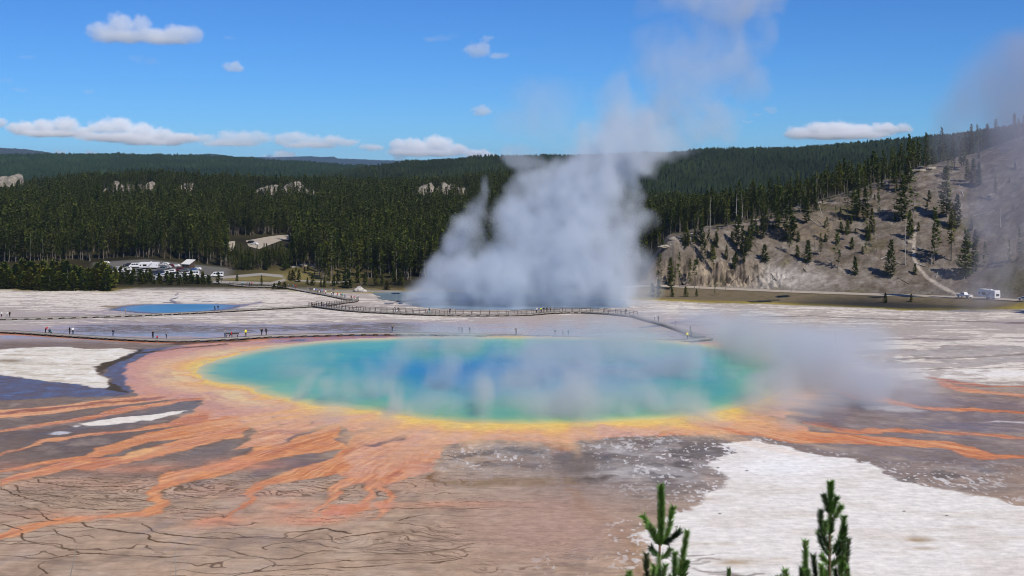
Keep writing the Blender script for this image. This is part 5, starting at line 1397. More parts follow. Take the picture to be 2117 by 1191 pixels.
B = 'on the near boardwalk'
FS = 'on the far left boardwalk'
CW = 'in the crowd on the upper boardwalk'
PEOPLE = [
 (3, 657, 'stand', 'white', 'black', 'black', 'person in white top and dark trousers at the left end of the thin boardwalk'), (15, 657, 'walk', 'white', 'grey', 'brown', 'person in pale clothes walking in the middle of the group left of the small pool'), (20, 657, 'stand', 'black', 'black', 'black', 'person all in black at the right of the group left of the small pool'),
 (94, 689, 'bend', 'red', 'black', 'black', 'person in red jacket bending forward %s, far left' % B), (102, 689.5, 'crouch', 'navy', 'black', 'black', 'person in navy crouching beside the bending red one %s' % B), (106.5, 690, 'crouch', 'teal', 'black', 'black', 'small child in teal squatting right of the crouching navy person'),
 (144, 691.5, 'stand', 'black', 'black', 'black', 'person in black standing beside someone with a white shirt %s' % B), (150.6, 692, 'stand', 'white', 'navy', 'black', 'person in white shirt and navy trousers %s, far left' % B), (234, 696.5, 'walk', 'navy', 'denim', 'brown', 'person in navy and jeans alone %s' % B),
 (316, 700.5, 'photo', 'black', 'black', 'black', 'person in black taking a photo %s' % B), (325, 701, 'crouch', 'red', 'black', 'black', 'child in red crouching between two dark figures %s' % B), (344, 701.5, 'photo', 'charcoal', 'denim', 'black', 'person in charcoal with arms raised right of the crouching red child'),
 (444, 643.5, 'walk', 'black', 'black', 'black', 'taller dark figure on the boardwalk in front of the small blue pool'), (451, 643, 'walk', 'navy', 'denim', 'brown', 'shorter figure in navy following the dark one before the small pool'), (259, 651, 'stand', 'khaki', 'grey', 'brown', 'person in khaki alone at the left end of the small blue pool'),
 (465, 698.5, 'stand', 'grey', 'denim', 'brown', 'person in grey standing at the left end of the viewing bench'), (479, 697.0, 'sit', 'red', 'black', 'black', 'person in red sitting on the viewing bench'), (508, 697, 'stand', 'yellow', 'charcoal', 'blond', 'person in yellow top %s right of the bench' % B),
 (541, 694.5, 'walk', 'black', 'navy', 'black', 'left one of two dark walkers %s right of the bench' % B), (550, 694, 'walk', 'charcoal', 'black', 'brown', 'right one of two dark walkers striding %s' % B), (811, 689, 'photo', 'black', 'denim', 'black', 'person in black alone %s before the middle of the spring' % B),
 (949, 690.5, 'stand', 'brown', 'black', 'black', 'leftmost of three dim figures %s seen through steam' % B), (955.5, 690.7, 'stand', 'grey', 'denim', 'brown', 'middle one in grey of three dim figures %s' % B), (971, 691, 'walk', 'navy', 'black', 'black', 'rightmost of three dim figures %s seen through steam' % B),
 (1067, 694, 'photo', 'brown', 'denim', 'black', 'figure in brown with raised arms alone in the steam %s' % B), (1148, 696.5, 'walk', 'navy', 'grey', 'white', 'figure with white cap in the steam %s' % B), (1164, 697, 'walk', 'grey', 'grey', 'brown', 'faint grey figure between two others in the steam %s' % B), (1175, 697.5, 'stand', 'black', 'denim', 'black', 'rightmost faint dark figure in the steam %s' % B),
 (646, 633.5, 'crouch', 'black', 'black', 'black', 'dark figure crouching at the junction of the boardwalks'), (650.5, 634, 'crouch', 'brown', 'black', 'black', 'second crouching figure in brown at the junction of the boardwalks'), (665.5, 634.5, 'photo', 'black', 'black', 'black', 'person in black at the corner of the railing by the junction'), (672, 634.8, 'stand', 'white', 'purple', 'brown', 'person in white and purple beside the railing corner'),
 (817, 646.8, 'photo', 'navy', 'denim', 'black', 'left one of a pair on the railed boardwalk near the crater steam'), (823, 647, 'walk', 'charcoal', 'black', 'brown', 'right one of a pair on the railed boardwalk near the crater steam'), (888, 649.7, 'photo', 'navy', 'teal', 'black', 'single person in navy and teal on the railed boardwalk'), (930, 650.5, 'photo', 'navy', 'black', 'brown', 'single dark person on the railed boardwalk before the left steam tower'),
 (1109, 648.3, 'photo', 'white', 'black', 'black', 'person in white top left of the group before the steam'), (1119, 647.6, 'bend', 'yellow', 'black', 'blond', 'person in yellow bending among the group before the steam'), (1124.5, 647.3, 'stand', 'black', 'black', 'black', 'dark person next to the yellow one before the steam'), (1130.5, 647, 'stand', 'charcoal', 'brown', 'black', 'fourth person in charcoal and brown before the steam'), (1138, 646.4, 'hold', 'brown', 'black', 'black', 'rightmost person in brown of the group before the steam'),
 (1294, 651, 'stand', 'black', 'black', 'black', 'person in black at the right end of the railed boardwalk'), (1353.5, 664.5, 'walk', 'white', 'grey', 'brown', 'faint person in white near the top of the slanting boardwalk'), (1361, 666.5, 'stand', 'black', 'navy', 'black', 'dark person beside the one in white on the slanting boardwalk'), (1397, 677.5, 'hold', 'navy', 'grey', 'black', 'person in navy midway down the slanting boardwalk'),
 (1427.5, 688.5, 'stand', 'charcoal', 'denim', 'black', 'person in charcoal near the foot of the slanting boardwalk'), (1421, 702.5, 'stand', 'yellow', 'navy', 'black', 'person in yellow at the right end of the near boardwalk'), (1430, 702, 'walk', 'grey', 'grey', 'brown', 'person in grey right of the yellow one at the boardwalk end'),
]
crowd = [(636.5, 'purple', 'grey', 'pale purple top'), (641, 'navy', 'black', 'navy jacket'), (645, 'charcoal', 'denim', 'charcoal jacket'), (649.5, 'white', 'grey', 'white top'), (653, 'blue', 'denim', 'blue top'), (657, 'grey', 'black', 'grey top and black trousers'), (660, 'navy', 'white', 'navy top with white trousers'), (663, 'purple', 'navy', 'purple top'), (666, 'cyan', 'black', 'cyan top'),
         (669.5, 'pink', 'purple', 'pink top'), (673.5, 'white', 'navy', 'white shirt and navy trousers'), (686, 'white', 'charcoal', 'white top bending over'), (689, 'black', 'denim', 'black top'), (697.5, 'red', 'charcoal', 'red jacket'), (705, 'black', 'black', 'all black clothes'), (708.5, 'teal', 'khaki', 'teal jacket'), (713, 'grey', 'denim', 'grey top and jeans')]
cu_, cv_ = [560, 600, 640, 665, 700, 722], [589, 595, 602.5, 607, 614, 618.5]
for u, a, b, d in crowd: PEOPLE.append((u, float(np.interp(u, cu_, cv_)) + .1, 'bend' if 'bending' in d else 'walk' if a in ('navy', 'blue', 'red') else 'stand', a, b, 'black' if a != 'pink' else 'blond', 'person in %s %s' % (d, CW)))
PEOPLE += [(726, 619.8, 'walk', 'brown', 'black', 'black', 'person in brown at the bend where the crowd ends'), (732, 620.5, 'walk', 'red', 'grey', 'brown', 'person in red and grey at the bend where the crowd ends'),
           (502, 590.8, 'stand', 'cyan', 'denim', 'blond', 'person in cyan on the dark walkway near the car park'), (511, 591.3, 'stand', 'black', 'purple', 'black', 'person in black and purple on the dark walkway'), (516, 591.5, 'stand', 'navy', 'black', 'black', 'person in navy on the dark walkway'), (520.5, 591.7, 'walk', 'red', 'black', 'black', 'person in red on the dark walkway'), (541, 592.2, 'stand', 'charcoal', 'black', 'black', 'person in charcoal at the right end of the dark walkway'),
           (606, 596.4, 'stand', 'blue', 'denim', 'black', 'person in blue where the upper boardwalk begins'), (611.5, 597.3, 'stand', 'red', 'charcoal', 'black', 'person in red where the upper boardwalk begins'), (596, 594.8, 'walk', 'grey', 'charcoal', 'black', 'grey figure left of the pair where the upper boardwalk begins')]
for q in PEOPLE: person(*q, h=1.72 if 'child' not in q[6] else 1.2)
# viewing bench on the near boardwalk
x, y, z = P(479, 697.5, DECK)
e = empty('bench', (x, y + .2, tz(x, y) + DECK)); tag(e, 'dark viewing bench on the near boardwalk with a person in red', 'bench')
bm = bmesh.new(); box_bm(bm, (0, 0, .43), (1.45, .22, .035)); bm_obj('seat', bm, TIMBER, e)
bm = bmesh.new(); box_bm(bm, (0, .26, .72), (1.45, .03, .14)); bm_obj('backrest', bm, TIMBER, e)
for s_ in (-1.2, 0, 1.2):
    bm = bmesh.new(); box_bm(bm, (s_, 0, .197), (.05, .2, .197)); bm_obj('leg', bm, TIMBER, e)
# sign posts along the path
def sign(u, v, lab):
    x, y, z = P(u, v); e = empty('notice_board', (x, y, tz(x, y))); tag(e, lab, 'sign', 'notice boards by the paths')
    bars('post', [((0, 0, -.2), (0, 0, 1.1), .07, .07)], TIMBER, e); bm = bmesh.new(); box_bm(bm, (0, -.09, 1.35), (.55, .03, .38)); bm_obj('panel', bm, TIMBER, e)
sign(458, 584, 'small dark notice board by the car park exit'); sign(690, 604, 'small dark notice board behind the crowded boardwalk')

# ================================================================ vehicles
def car_paint(name, c): return plain(name, c, .25, var=.04, spec=.6)
GLASS = Mat('dark_window_glass'); GLASS.b.inputs['Base Color'].default_value = (.015, .018, .022, 1); GLASS.b.inputs['Roughness'].default_value = .06; GLASS = GLASS.m
RUBBER = plain('tyre_rubber', (.015, .015, .015), .9); ALLOY = plain('wheel_alloy', (.4, .4, .42), .35, .8); LAMP = plain('clear_lamp', (.7, .7, .68), .15); RED_L = plain('red_lamp', (.35, .01, .01), .2); DGREY = plain('dark_plastic', (.03, .03, .032), .6)
PAINT = {'white': car_paint('white_paint', (.72, .72, .72)), 'silver': car_paint('silver_paint', (.42, .43, .45)), 'black': car_paint('black_paint', (.015, .016, .02)), 'navy': car_paint('navy_paint', (.025, .035, .08)), 'dark red': car_paint('dark_red_paint', (.12, .02, .02)), 'grey': car_paint('grey_paint', (.13, .14, .15)), 'blue': car_paint('blue_paint', (.05, .12, .3))}
def profile(name, pts, w, mat, parent, tuck=0.0, zt=1.0, bev=.06):
    """body from a side outline (x, z), narrowed towards its roof by tuck"""
    bm = bmesh.new(); n = len(pts); zmax = max(p[1] for p in pts)
    def yy(z): return w / 2 - tuck * max(0, (z - zt)) / max(zmax - zt, .01)
    a = [bm.verts.new((x, -yy(z), z)) for x, z in pts]; b = [bm.verts.new((x, yy(z), z)) for x, z in pts]
    bm.faces.new(a); bm.faces.new(b[::-1])
    for i in range(n): bm.faces.new((a[i], b[i], b[(i + 1) % n], a[(i + 1) % n]))
    bmesh.ops.recalc_face_normals(bm, faces=bm.faces)
    bmesh.ops.bevel(bm, geom=list(bm.edges), offset=bev, segments=2, affect='EDGES', clamp_overlap=True)
    return bm_obj(name, bm, mat, parent)
def pane(pts, parent, side, w, zt, tuck, zmax, name='window'):
    bm = bmesh.new(); vs = []
    for x, z in pts:
        yv = side * (w / 2 - tuck * max(0, (z - zt)) / max(zmax - zt, .01) + .012); vs.append(bm.verts.new((x, yv, z)))
    f = bm.faces.new(vs if side < 0 else vs[::-1]); r = bmesh.ops.extrude_face_region(bm, geom=[f])
    for q in r['geom']:
        if isinstance(q, bmesh.types.BMVert): q.co.y -= side * .02
    return bm_obj(name, bm, GLASS, parent)
def cross_pane(x0, z0, x1, z1, hw0, hw1, parent, name='windscreen'):
    bm = bmesh.new(); nx_n = Vector((z1 - z0, 0, -(x1 - x0))).normalized() * .02
    if x0 < 0 and nx_n.x > 0: nx_n = -nx_n
    if x0 > 0 and nx_n.x < 0: nx_n = -nx_n
    vs = [bm.verts.new(Vector((x0, -hw0, z0)) + nx_n), bm.verts.new(Vector((x0, hw0, z0)) + nx_n), bm.verts.new(Vector((x1, hw1, z1)) + nx_n), bm.verts.new(Vector((x1, -hw1, z1)) + nx_n)]
    bm.faces.new(vs); return bm_obj(name, bm, GLASS, parent)
def wheels(parent, xs, r, w, wd_=.22):
    for x in xs:
        for s_ in (-1, 1):
            bm = bmesh.new(); bmesh.ops.create_cone(bm, cap_ends=True, segments=20, radius1=r, radius2=r, depth=wd_, matrix=Matrix.Translation((x, s_ * (w / 2 - wd_ / 2 + .01), r)) @ Matrix.Rotation(math.pi / 2, 4, 'X'))
            o = bm_obj('wheel', bm, RUBBER, parent)
            bm = bmesh.new(); bmesh.ops.create_cone(bm, cap_ends=True, segments=16, radius1=r * .62, radius2=r * .62, depth=.03, matrix=Matrix.Translation((x, s_ * (w / 2 + .015), r)) @ Matrix.Rotation(math.pi / 2, 4, 'X')); bm_obj('rim', bm, ALLOY, o)
def lamps(parent, xf, xr, z, hw):
    for s_ in (-1, 1):
        bm = bmesh.new(); box_bm(bm, (xf, s_ * hw, z), (.04, .17, .08)); bm_obj('headlight', bm, LAMP, parent)
        bm = bmesh.new(); box_bm(bm, (xr, s_ * hw, z + .08), (.035, .1, .12)); bm_obj('tail_light', bm, RED_L, parent)
def make_car(paint, suv=False):
    e = empty('parked_car'); H_ = 1.72 if suv else 1.46; w = 1.84; zt = .98 if suv else .9; tk = .2
    pts = [(2.25, .35), (2.3, .62), (2.15, .8), (1.2, zt), (.45, H_ - .02), (-.9, H_), (-1.9 if suv else -1.5, H_ - .08), (-2.25, zt + .02) if suv else (-2.0, zt + .06), (-2.3, .8), (-2.28, .35)]
    profile('body', pts, w, PAINT[paint], e, tk, zt, .07)
    for s_ in (-1, 1):
        pane([(1.0, zt + .07), (.42, H_ - .12), (-.35, H_ - .11), (-.35, zt + .07)], e, s_, w, zt, tk, H_); pane([(-.42, zt + .07), (-.42, H_ - .11), (-1.5 if suv else -1.25, H_ - .13), (-1.9 if suv else -1.6, zt + .07)], e, s_, w, zt, tk, H_)
    cross_pane(1.12, zt + .06, .5, H_ - .08, .72, .6, e); wheels(e, (1.4, -1.4), .34, w); lamps(e, 2.26, -2.29, .68, .64)
    bm = bmesh.new(); box_bm(bm, (2.29, 0, .42), (.05, .8, .1)); bm_obj('bumper', bm, DGREY, e)
    return e
def make_van(paint, name='van'):
    e = empty(name); w = 2.0; H_ = 2.2; zt = 1.25; tk = .12
    profile('body', [(2.65, .4), (2.72, .8), (2.5, 1.12), (2.05, 1.25), (1.45, H_ - .04), (1.2, H_), (-2.6, H_), (-2.75, H_ - .15), (-2.8, .4)], w, PAINT[paint], e, tk, zt, .07)
    for s_ in (-1, 1):
        for a, b in ((.75, 1.6), (-.35, .6), (-1.45, -.5), (-2.55, -1.6)): pane([(b, 1.3), (b - (.3 if a == .75 else 0), 1.95), (a, 1.95), (a, 1.3)], e, s_, w, zt, tk, H_)
    cross_pane(2.0, 1.3, 1.5, H_ - .1, .82, .75, e); wheels(e, (1.75, -1.75), .36, w); lamps(e, 2.67, -2.8, .85, .72)
    return e
def make_pickup(paint):
    e = empty('pickup_truck'); w = 1.98; zt = 1.12; H_ = 1.88; tk = .22
    profile('body', [(2.85, .5), (2.92, .95), (2.75, 1.08), (1.35, 1.14), (.7, H_ - .02), (-.45, H_), (-.75, 1.14), (-.85, .92), (-2.8, .92), (-2.9, .5)], w, PAINT[paint], e, tk, zt, .06)
    for s_ in (-1, 1):
        bm = bmesh.new(); box_bm(bm, (-1.86, s_ * (w / 2 - .06), 1.0), (1.02, .055, .12)); bm_obj('bed_side', bm, PAINT[paint], e)
        pane([(1.1, 1.18), (.66, H_ - .12), (.2, H_ - .11), (.2, 1.18)], e, s_, w, zt, tk, H_); pane([(.12, 1.18), (.12, H_ - .11), (-.4, H_ - .11), (-.6, 1.18)], e, s_, w, zt, tk, H_)
    bm = bmesh.new(); box_bm(bm, (-2.86, 0, 1.0), (.05, .9, .12)); bm_obj('tailgate', bm, PAINT[paint], e)
    cross_pane(1.28, 1.18, .75, H_ - .08, .8, .66, e); wheels(e, (1.85, -1.75), .4, w); lamps(e, 2.88, -2.92, .86, .75)
    return e
def make_caravan(length=8.0, name='caravan'):
    e = empty(name); w = 2.45; H_ = 3.1; hl = length / 2
    profile('body', [(hl - .5, .55), (hl - .05, .95), (hl, 1.8), (hl - .35, H_ - .25), (hl - 1.1, H_), (-hl + .15, H_), (-hl, H_ - .2), (-hl, .6), (-hl + .3, .5)], w, PAINT['white'], e, .05, 2.8, .09)
    for s_ in (-1, 1):
        pane([(hl - .75, 1.35), (hl - .75, 1.95), (hl - 1.45, 1.95), (hl - 1.45, 1.35)], e, s_, w, 2.8, .05, H_); pane([(hl - 2.2, 1.2), (hl - 2.2, 2.1), (hl - 4.0, 2.1), (hl - 4.0, 1.2)], e, s_, w, 2.8, .05, H_)
        bm = bmesh.new(); vs = [bm.verts.new((x, s_ * (w / 2 + .012), z)) for x, z in ((hl - 3.6, .75), (hl - 5.2, .9), (hl - 6.8, 2.5), (hl - 6.2, 2.75))]; bm.faces.new(vs if s_ < 0 else vs[::-1]); bm_obj('grey_swoosh', bm, PAINT['silver'], e)
        bm = bmesh.new(); vs = [bm.verts.new((x, s_ * (w / 2 + .012), z)) for x, z in ((-hl + .4, 1.0), (-hl + .4, 1.9), (-hl + 1.1, 2.2), (-hl + .9, 1.5))]; bm.faces.new(vs[::-1] if s_ < 0 else vs); bm_obj('grey_swoosh', bm, PAINT['silver'], e)
    bm = bmesh.new(); box_bm(bm, (-1.0, 0, H_ + .12), (.35, .35, .12)); bm_obj('roof_unit', bm, PAINT['white'], e)
    wheels(e, (-.5, -1.4), .36, w); bars('tow_bar', [((hl - .4, .5, .5), (hl + 1.0, 0, .5), .06, .06), ((hl - .4, -.5, .5), (hl + 1.0, 0, .5), .06, .06)], DGREY, e)
    bm = bmesh.new(); box_bm(bm, (-hl - .02, 0, 1.6), (.03, .7, .4)); bm_obj('rear_window', bm, GLASS, e)
    return e
def place(e, u, v, rz, label, cat, group=None, z=None, y=None):
    x, yy, zz = P(u, v) if y is None else ((u - CX) * y / F, y, 0)
    e.location = (x, yy, (tz(x, yy) if z is None else z) + .03); e.rotation_euler.z = R(rz); tag(e, label, cat, group); return e
def on_road(e, u, label, cat, off=-1.7):
    y = float(road_y(u)) + off; x = (u - CX) * y / F; y2 = float(road_y(u + 20)) + off; x2 = (u + 20 - CX) * y2 / F
    e.location = (x, y, max(tz(x, y), tz(x, y - 3), tz(x, y + 3)) + .135); e.rotation_euler.z = math.atan2(y2 - y, x2 - x) + math.pi; return tag(e, label, cat)
on_road(make_pickup('white'), 1994, 'white pickup truck towing the caravan on the road below the hill', 'pickup truck')
on_road(make_caravan(8.2), 2044, 'white travel trailer with grey stripes behind the pickup on the hill road', 'caravan')
on_road(make_car('white'), 2119, 'white car cut by the right picture edge on the hill road', 'car')
place(make_van('white'), 449, 573, 184, 'white passenger van standing apart at the right end of the car park', 'van')
GRP = 'vehicles in the car park'
kt = {}
def base_car(key):
    if key not in kt:
        kind, p = key; kt[key] = make_car(p, kind == 'suv') if kind in ('car', 'suv') else make_van(p) if kind == 'van' else make_pickup(p) if kind == 'pickup' else make_caravan(9.5, 'coach'); return kt[key]
    return copy_tree(kt[key], kid_table(kt[key]))
for kind, p, u, v, rz, lab in [
 ('coach', 'white', 308, 556, 178, 'long white coach at the back of the car park'), ('suv', 'white', 212, 552, 200, 'white car leftmost in the car park, half hidden by pines'), ('car', 'white', 217, 548, 200, 'white car just behind the leftmost parked one'), ('suv', 'white', 234, 563, 200, 'white car alone in the gap between two pine clumps'),
 ('suv', 'white', 262, 559, 195, 'white off-roader left of the coach'), ('car', 'black', 264, 552, 195, 'black car behind the white off-roader left of the coach'), ('van', 'white', 279, 554, 190, 'white van parked just left of the coach'), ('car', 'white', 268, 566, 195, 'lowest white car left of the coach'),
 ('pickup', 'white', 300, 565, 186, 'white pickup below the coach'), ('suv', 'black', 317, 566, 185, 'black off-roader under the right end of the coach'), ('suv', 'navy', 329, 567, 184, 'navy off-roader right of the black one'), ('car', 'navy', 303, 572, 186, 'navy car in the front row below the white pickup'),
 ('car', 'silver', 326, 574, 184, 'silver car in the front row below the navy off-roader'), ('car', 'white', 304, 579, 186, 'white car peeping over the young pines below the navy car'), ('car', 'white', 324, 580, 184, 'white car peeping over the young pines below the silver car'), ('car', 'white', 342, 565, 180, 'white car right of the navy off-roader'),
 ('suv', 'white', 353, 564, 180, 'white off-roader in the middle of the car park'), ('car', 'silver', 345, 556, 178, 'silver car behind the middle white off-roader'), ('suv', 'dark red', 369, 561, 178, 'dark red off-roader left of the brown cabin'), ('car', 'dark red', 352, 554, 178, 'dark red car in the back row left of the cabin'), ('car', 'white', 363, 554, 178, 'white car in the back row left of the cabin'),
 ('pickup', 'white', 376, 571, 180, 'white pickup in the front row below the cabin'), ('suv', 'white', 387, 571, 180, 'white off-roader beside the front-row pickup'), ('car', 'grey', 382, 562, 178, 'grey car directly below the cabin'), ('van', 'white', 399, 570, 180, 'white minibus right of the front-row pickup'), ('car', 'blue', 398, 562, 178, 'blue car below the right side of the cabin'),
 ('car', 'white', 413, 574, 180, 'white car right of the minibus behind pine tops'), ('car', 'white', 407, 560, 178, 'white car right of the cabin'), ('car', 'white', 421, 577, 182, 'last white car before the white van'), ('suv', 'grey', 335, 559, 180, 'grey off-roader behind the navy one'),
 ('car', 'silver', 243, 557, 196, 'silver car between the lone white car and the off-roader'), ('car', 'white', 249, 563, 196, 'white car hugging the pines left of the white off-roader'), ('car', 'navy', 226, 556, 200, 'navy car between the two leftmost white ones'),
 ('car', 'grey', 286, 561, 188, 'grey car below the van left of the coach'), ('suv', 'white', 291, 567, 187, 'white off-roader left of the white pickup below the coach'), ('car', 'silver', 279, 570, 188, 'silver car half hidden by pine tops left of the white pickup'),
 ('car', 'white', 336, 572, 183, 'white car directly below the navy off-roader'), ('car', 'black', 361, 569, 180, 'black car between the middle off-roader and the front-row pickup'), ('car', 'white', 356, 574, 180, 'white car in front of the black one near the middle'), ('suv', 'silver', 367, 576, 181, 'silver off-roader peeping over pines left of the front-row pickup'),
 ('car', 'grey', 391, 577, 181, 'grey car peeping over pines below the minibus'), ('car', 'white', 341, 551, 178, 'white car at the very back near the coach tail'), ('car', 'silver', 331, 552, 178, 'silver car touching the right end of the coach')]:
    place(base_car((kind, p)), u, v, rz, lab, {'car': 'car', 'suv': 'car', 'van': 'van', 'pickup': 'pickup truck', 'coach': 'coach'}[kind], GRP)
for kind, p, u, v, rz, lab in [('suv', 'black', 517, 503, 160, 'black car stopped on the pale road through the forest'), ('car', 'white', 526, 506, 160, 'white car behind the black one on the pale forest road')]:
    place(base_car((kind, p)), u, v, rz, lab, 'car')
# brown cabin with a pale slanting roof
x, y, z = P(389, 558); e = empty('cabin', (x, y, tz(x, y)), R(-28)); tag(e, 'small brown cabin with a pale slanting roof at the car park', 'cabin')
CABW = plain('brown_boards', (.075, .05, .038), .9, var=.25, scale=2); ROOFP = plain('pale_metal_roof', (.62, .60, .56), .5, var=.1)
bm = bmesh.new(); vs = [(-2.3, -1.8, 0), (2.3, -1.8, 0), (2.3, 1.8, 0), (-2.3, 1.8, 0), (-2.3, -1.8, 2.5), (2.3, -1.8, 2.5), (2.3, 1.8, 4.2), (-2.3, 1.8, 4.2)]
vs = [bm.verts.new(v) for v in vs]
for f in ((0, 1, 5, 4), (1, 2, 6, 5), (2, 3, 7, 6), (3, 0, 4, 7), (4, 5, 6, 7)): bm.faces.new([vs[i] for i in f])
bm_obj('wall', bm, CABW, e)
o = None
bm = bmesh.new(); box_bm(bm, (0, 0, 0), (2.7, 2.3, .07)); o = bm_obj('roof', bm, ROOFP, e); o.location = (0, 0, 3.46); o.rotation_euler = (math.atan2(1.7, 3.6), 0, 0)
bm = bmesh.new(); box_bm(bm, (.6, -1.815, 1.02), (.45, .03, 1.0)); bm_obj('door', bm, DGREY, e)
bm = bmesh.new(); box_bm(bm, (-1.0, -1.815, 1.6), (.45, .03, .35)); bm_obj('window', bm, GLASS, e)
# ================================================================ saplings close to the viewer
nm = Mat('sapling_needles'); oi = nm.n('ShaderNodeObjectInfo')
tipc = nm.attr('tint').outputs['Color']
nm.l(nm.mul(tipc, nm.mapr(nm.noise(14, 2, vec=nm.geo()), .3, .7, 1.25, 1.95)), nm.b.inputs['Base Color']); nm.b.inputs['Roughness'].default_value = .5; nm.b.inputs['Specular IOR Level'].default_value = .35
SBARK = plain('sapling_bark', (.17, .11, .07), .9, var=.3, scale=20)
def shoot(path, rg, dens=1700, ln=.072, tint=(.055, .115, .022), brush=1.0, start=0.0):
    """needles along a polyline of points (x, y, z)"""
    p = np.array(path, float); d = np.r_[0, np.cumsum(np.linalg.norm(np.diff(p, axis=0), axis=1))]; n = int(dens * d[-1])
    t = rg.uniform(start, 1, n) * d[-1]; q = np.stack([np.interp(t, d, p[:, k]) for k in range(3)], 1)
    k = np.clip(np.searchsorted(d, t) - 1, 0, len(p) - 2); ax = (p[k + 1] - p[k]); ax /= np.linalg.norm(ax, axis=1)[:, None]
    r = rg.normal(size=(n, 3)); r -= (r * ax).sum(1)[:, None] * ax; r /= np.linalg.norm(r, axis=1)[:, None]
    w = rg.uniform(.55, 1.15, n)[:, None]; dr = ax * (.9 - .1 * brush) + r * w * brush; dr /= np.linalg.norm(dr, axis=1)[:, None]
    L_ = ln * rg.uniform(.75, 1.2, n)[:, None]; s_ = np.cross(dr, rg.normal(size=(n, 3))); s_ /= np.linalg.norm(s_, axis=1)[:, None]; s_ *= .0040
    tri = np.stack([q + s_, q - s_, q + dr * L_], 1)
    c = np.array(tint)[None] * rg.uniform(.6, 1.5, n)[:, None] * np.where(rg.random(n) < .05, 2.0, 1)[:, None]
    return tri, np.repeat(c, 3, 0)
def sapling(label, base_u, v_ground_guess, y, stems, seed, trunk_pts, old=()):
    """stems: list of polylines in survey (u, v, dy) -> shoots; trunk_pts likewise"""
    rg = np.random.default_rng(seed)
    def w(q): p_ = at(q[0], q[1], y + q[2]); return (p_.x, p_.y, p_.z)
    x0, z0 = (base_u - CX) * y / F, tz((base_u - CX) * y / F, y)
    e = empty('pine_sapling', (x0, y, z0)); tag(e, label, 'pine sapling', 'pine saplings close to the viewer'); off = np.array((x0, y, z0))
    T = [np.array(w(q)) - off for q in trunk_pts]; T = [np.array((0, 0, -.1))] + [T[0] * np.array((.6, .6, .55))] + T
    lst = [(T[i], T[i + 1], .026 - .02 * i / len(T), .026 - .02 * (i + 1) / len(T)) for i in range(len(T) - 1)]
    bars('trunk', lst, SBARK, e)
    tw = []; tris = []; cols = []
    for st in stems:
        pts_, kw = st if isinstance(st, tuple) else (st, {})
        pp = [np.array(w(q)) - off for q in pts_]; pp = resample(smooth_pts(pp, 4), .03)
        for i in range(len(pp) - 1): tw.append((pp[i], pp[i + 1], .008, .007))
        a, c = shoot(pp, rg, **kw); tris.append(a); cols.append(c)
    bars('twigs', tw, SBARK, e)
    tr = np.concatenate(tris); o = link('needles', tri_soup('needles', tr), e, nm.m); attr_col(o.data, 'tint', np.concatenate(cols))
    return e
YS = 13.0
DK = dict(tint=(.024, .048, .014)); BR = dict(tint=(.075, .15, .026)); SP = dict(dens=900, brush=1.25)
sapling('left one of two close saplings, with three upright arms', 1364, 0, YS, [
    ([(1364, 1128, 0), (1366, 1090, 0), (1367, 1050, 0), (1366, 1004, 0)], BR), ([(1367, 1128, 0), (1367, 1010, 0)], {}), ([(1360, 1122, 0), (1345, 1095, .05), (1330, 1068, .1)], BR), ([(1362, 1126, 0), (1350, 1098, -.05), (1343, 1088, -.08)], {}),
    ([(1372, 1126, 0), (1383, 1088, .05), (1391, 1050, .08)], BR), ([(1372, 1125, 0), (1390, 1112, -.05), (1405, 1098, -.1)], DK), ([(1363, 1140, 0), (1362, 1165, 0), (1361, 1215, 0)], SP), ([(1361, 1150, 0), (1350, 1140, .05), (1346, 1132, .05)], DK),
    ([(1367, 1155, 0), (1380, 1145, 0), (1386, 1136, 0)], {}), ([(1338, 1215, 0), (1337, 1180, 0), (1336, 1147, 0)], DK), ([(1394, 1215, -.1), (1395, 1180, -.1), (1396, 1145, -.1)], {}), ([(1402, 1190, 0), (1413, 1145, 0), (1420, 1099, 0)], BR), ([(1404, 1215, 0), (1412, 1180, 0), (1418, 1160, 0)], {}),
    ([(1346, 1215, 0), (1350, 1190, -.1), (1352, 1172, -.1)], BR), ([(1405, 1215, .1), (1414, 1185, .1), (1419, 1162, .1)], DK), ([(1364, 1215, -.1), (1370, 1190, -.1), (1375, 1170, -.1)], {}),
    ([(1380, 1225, 0), (1385, 1205, 0), (1388, 1192, 0)], {})], 3, [(1362, 1240, 0), (1363, 1180, 0), (1364, 1120, 0), (1366, 1040, 0)])
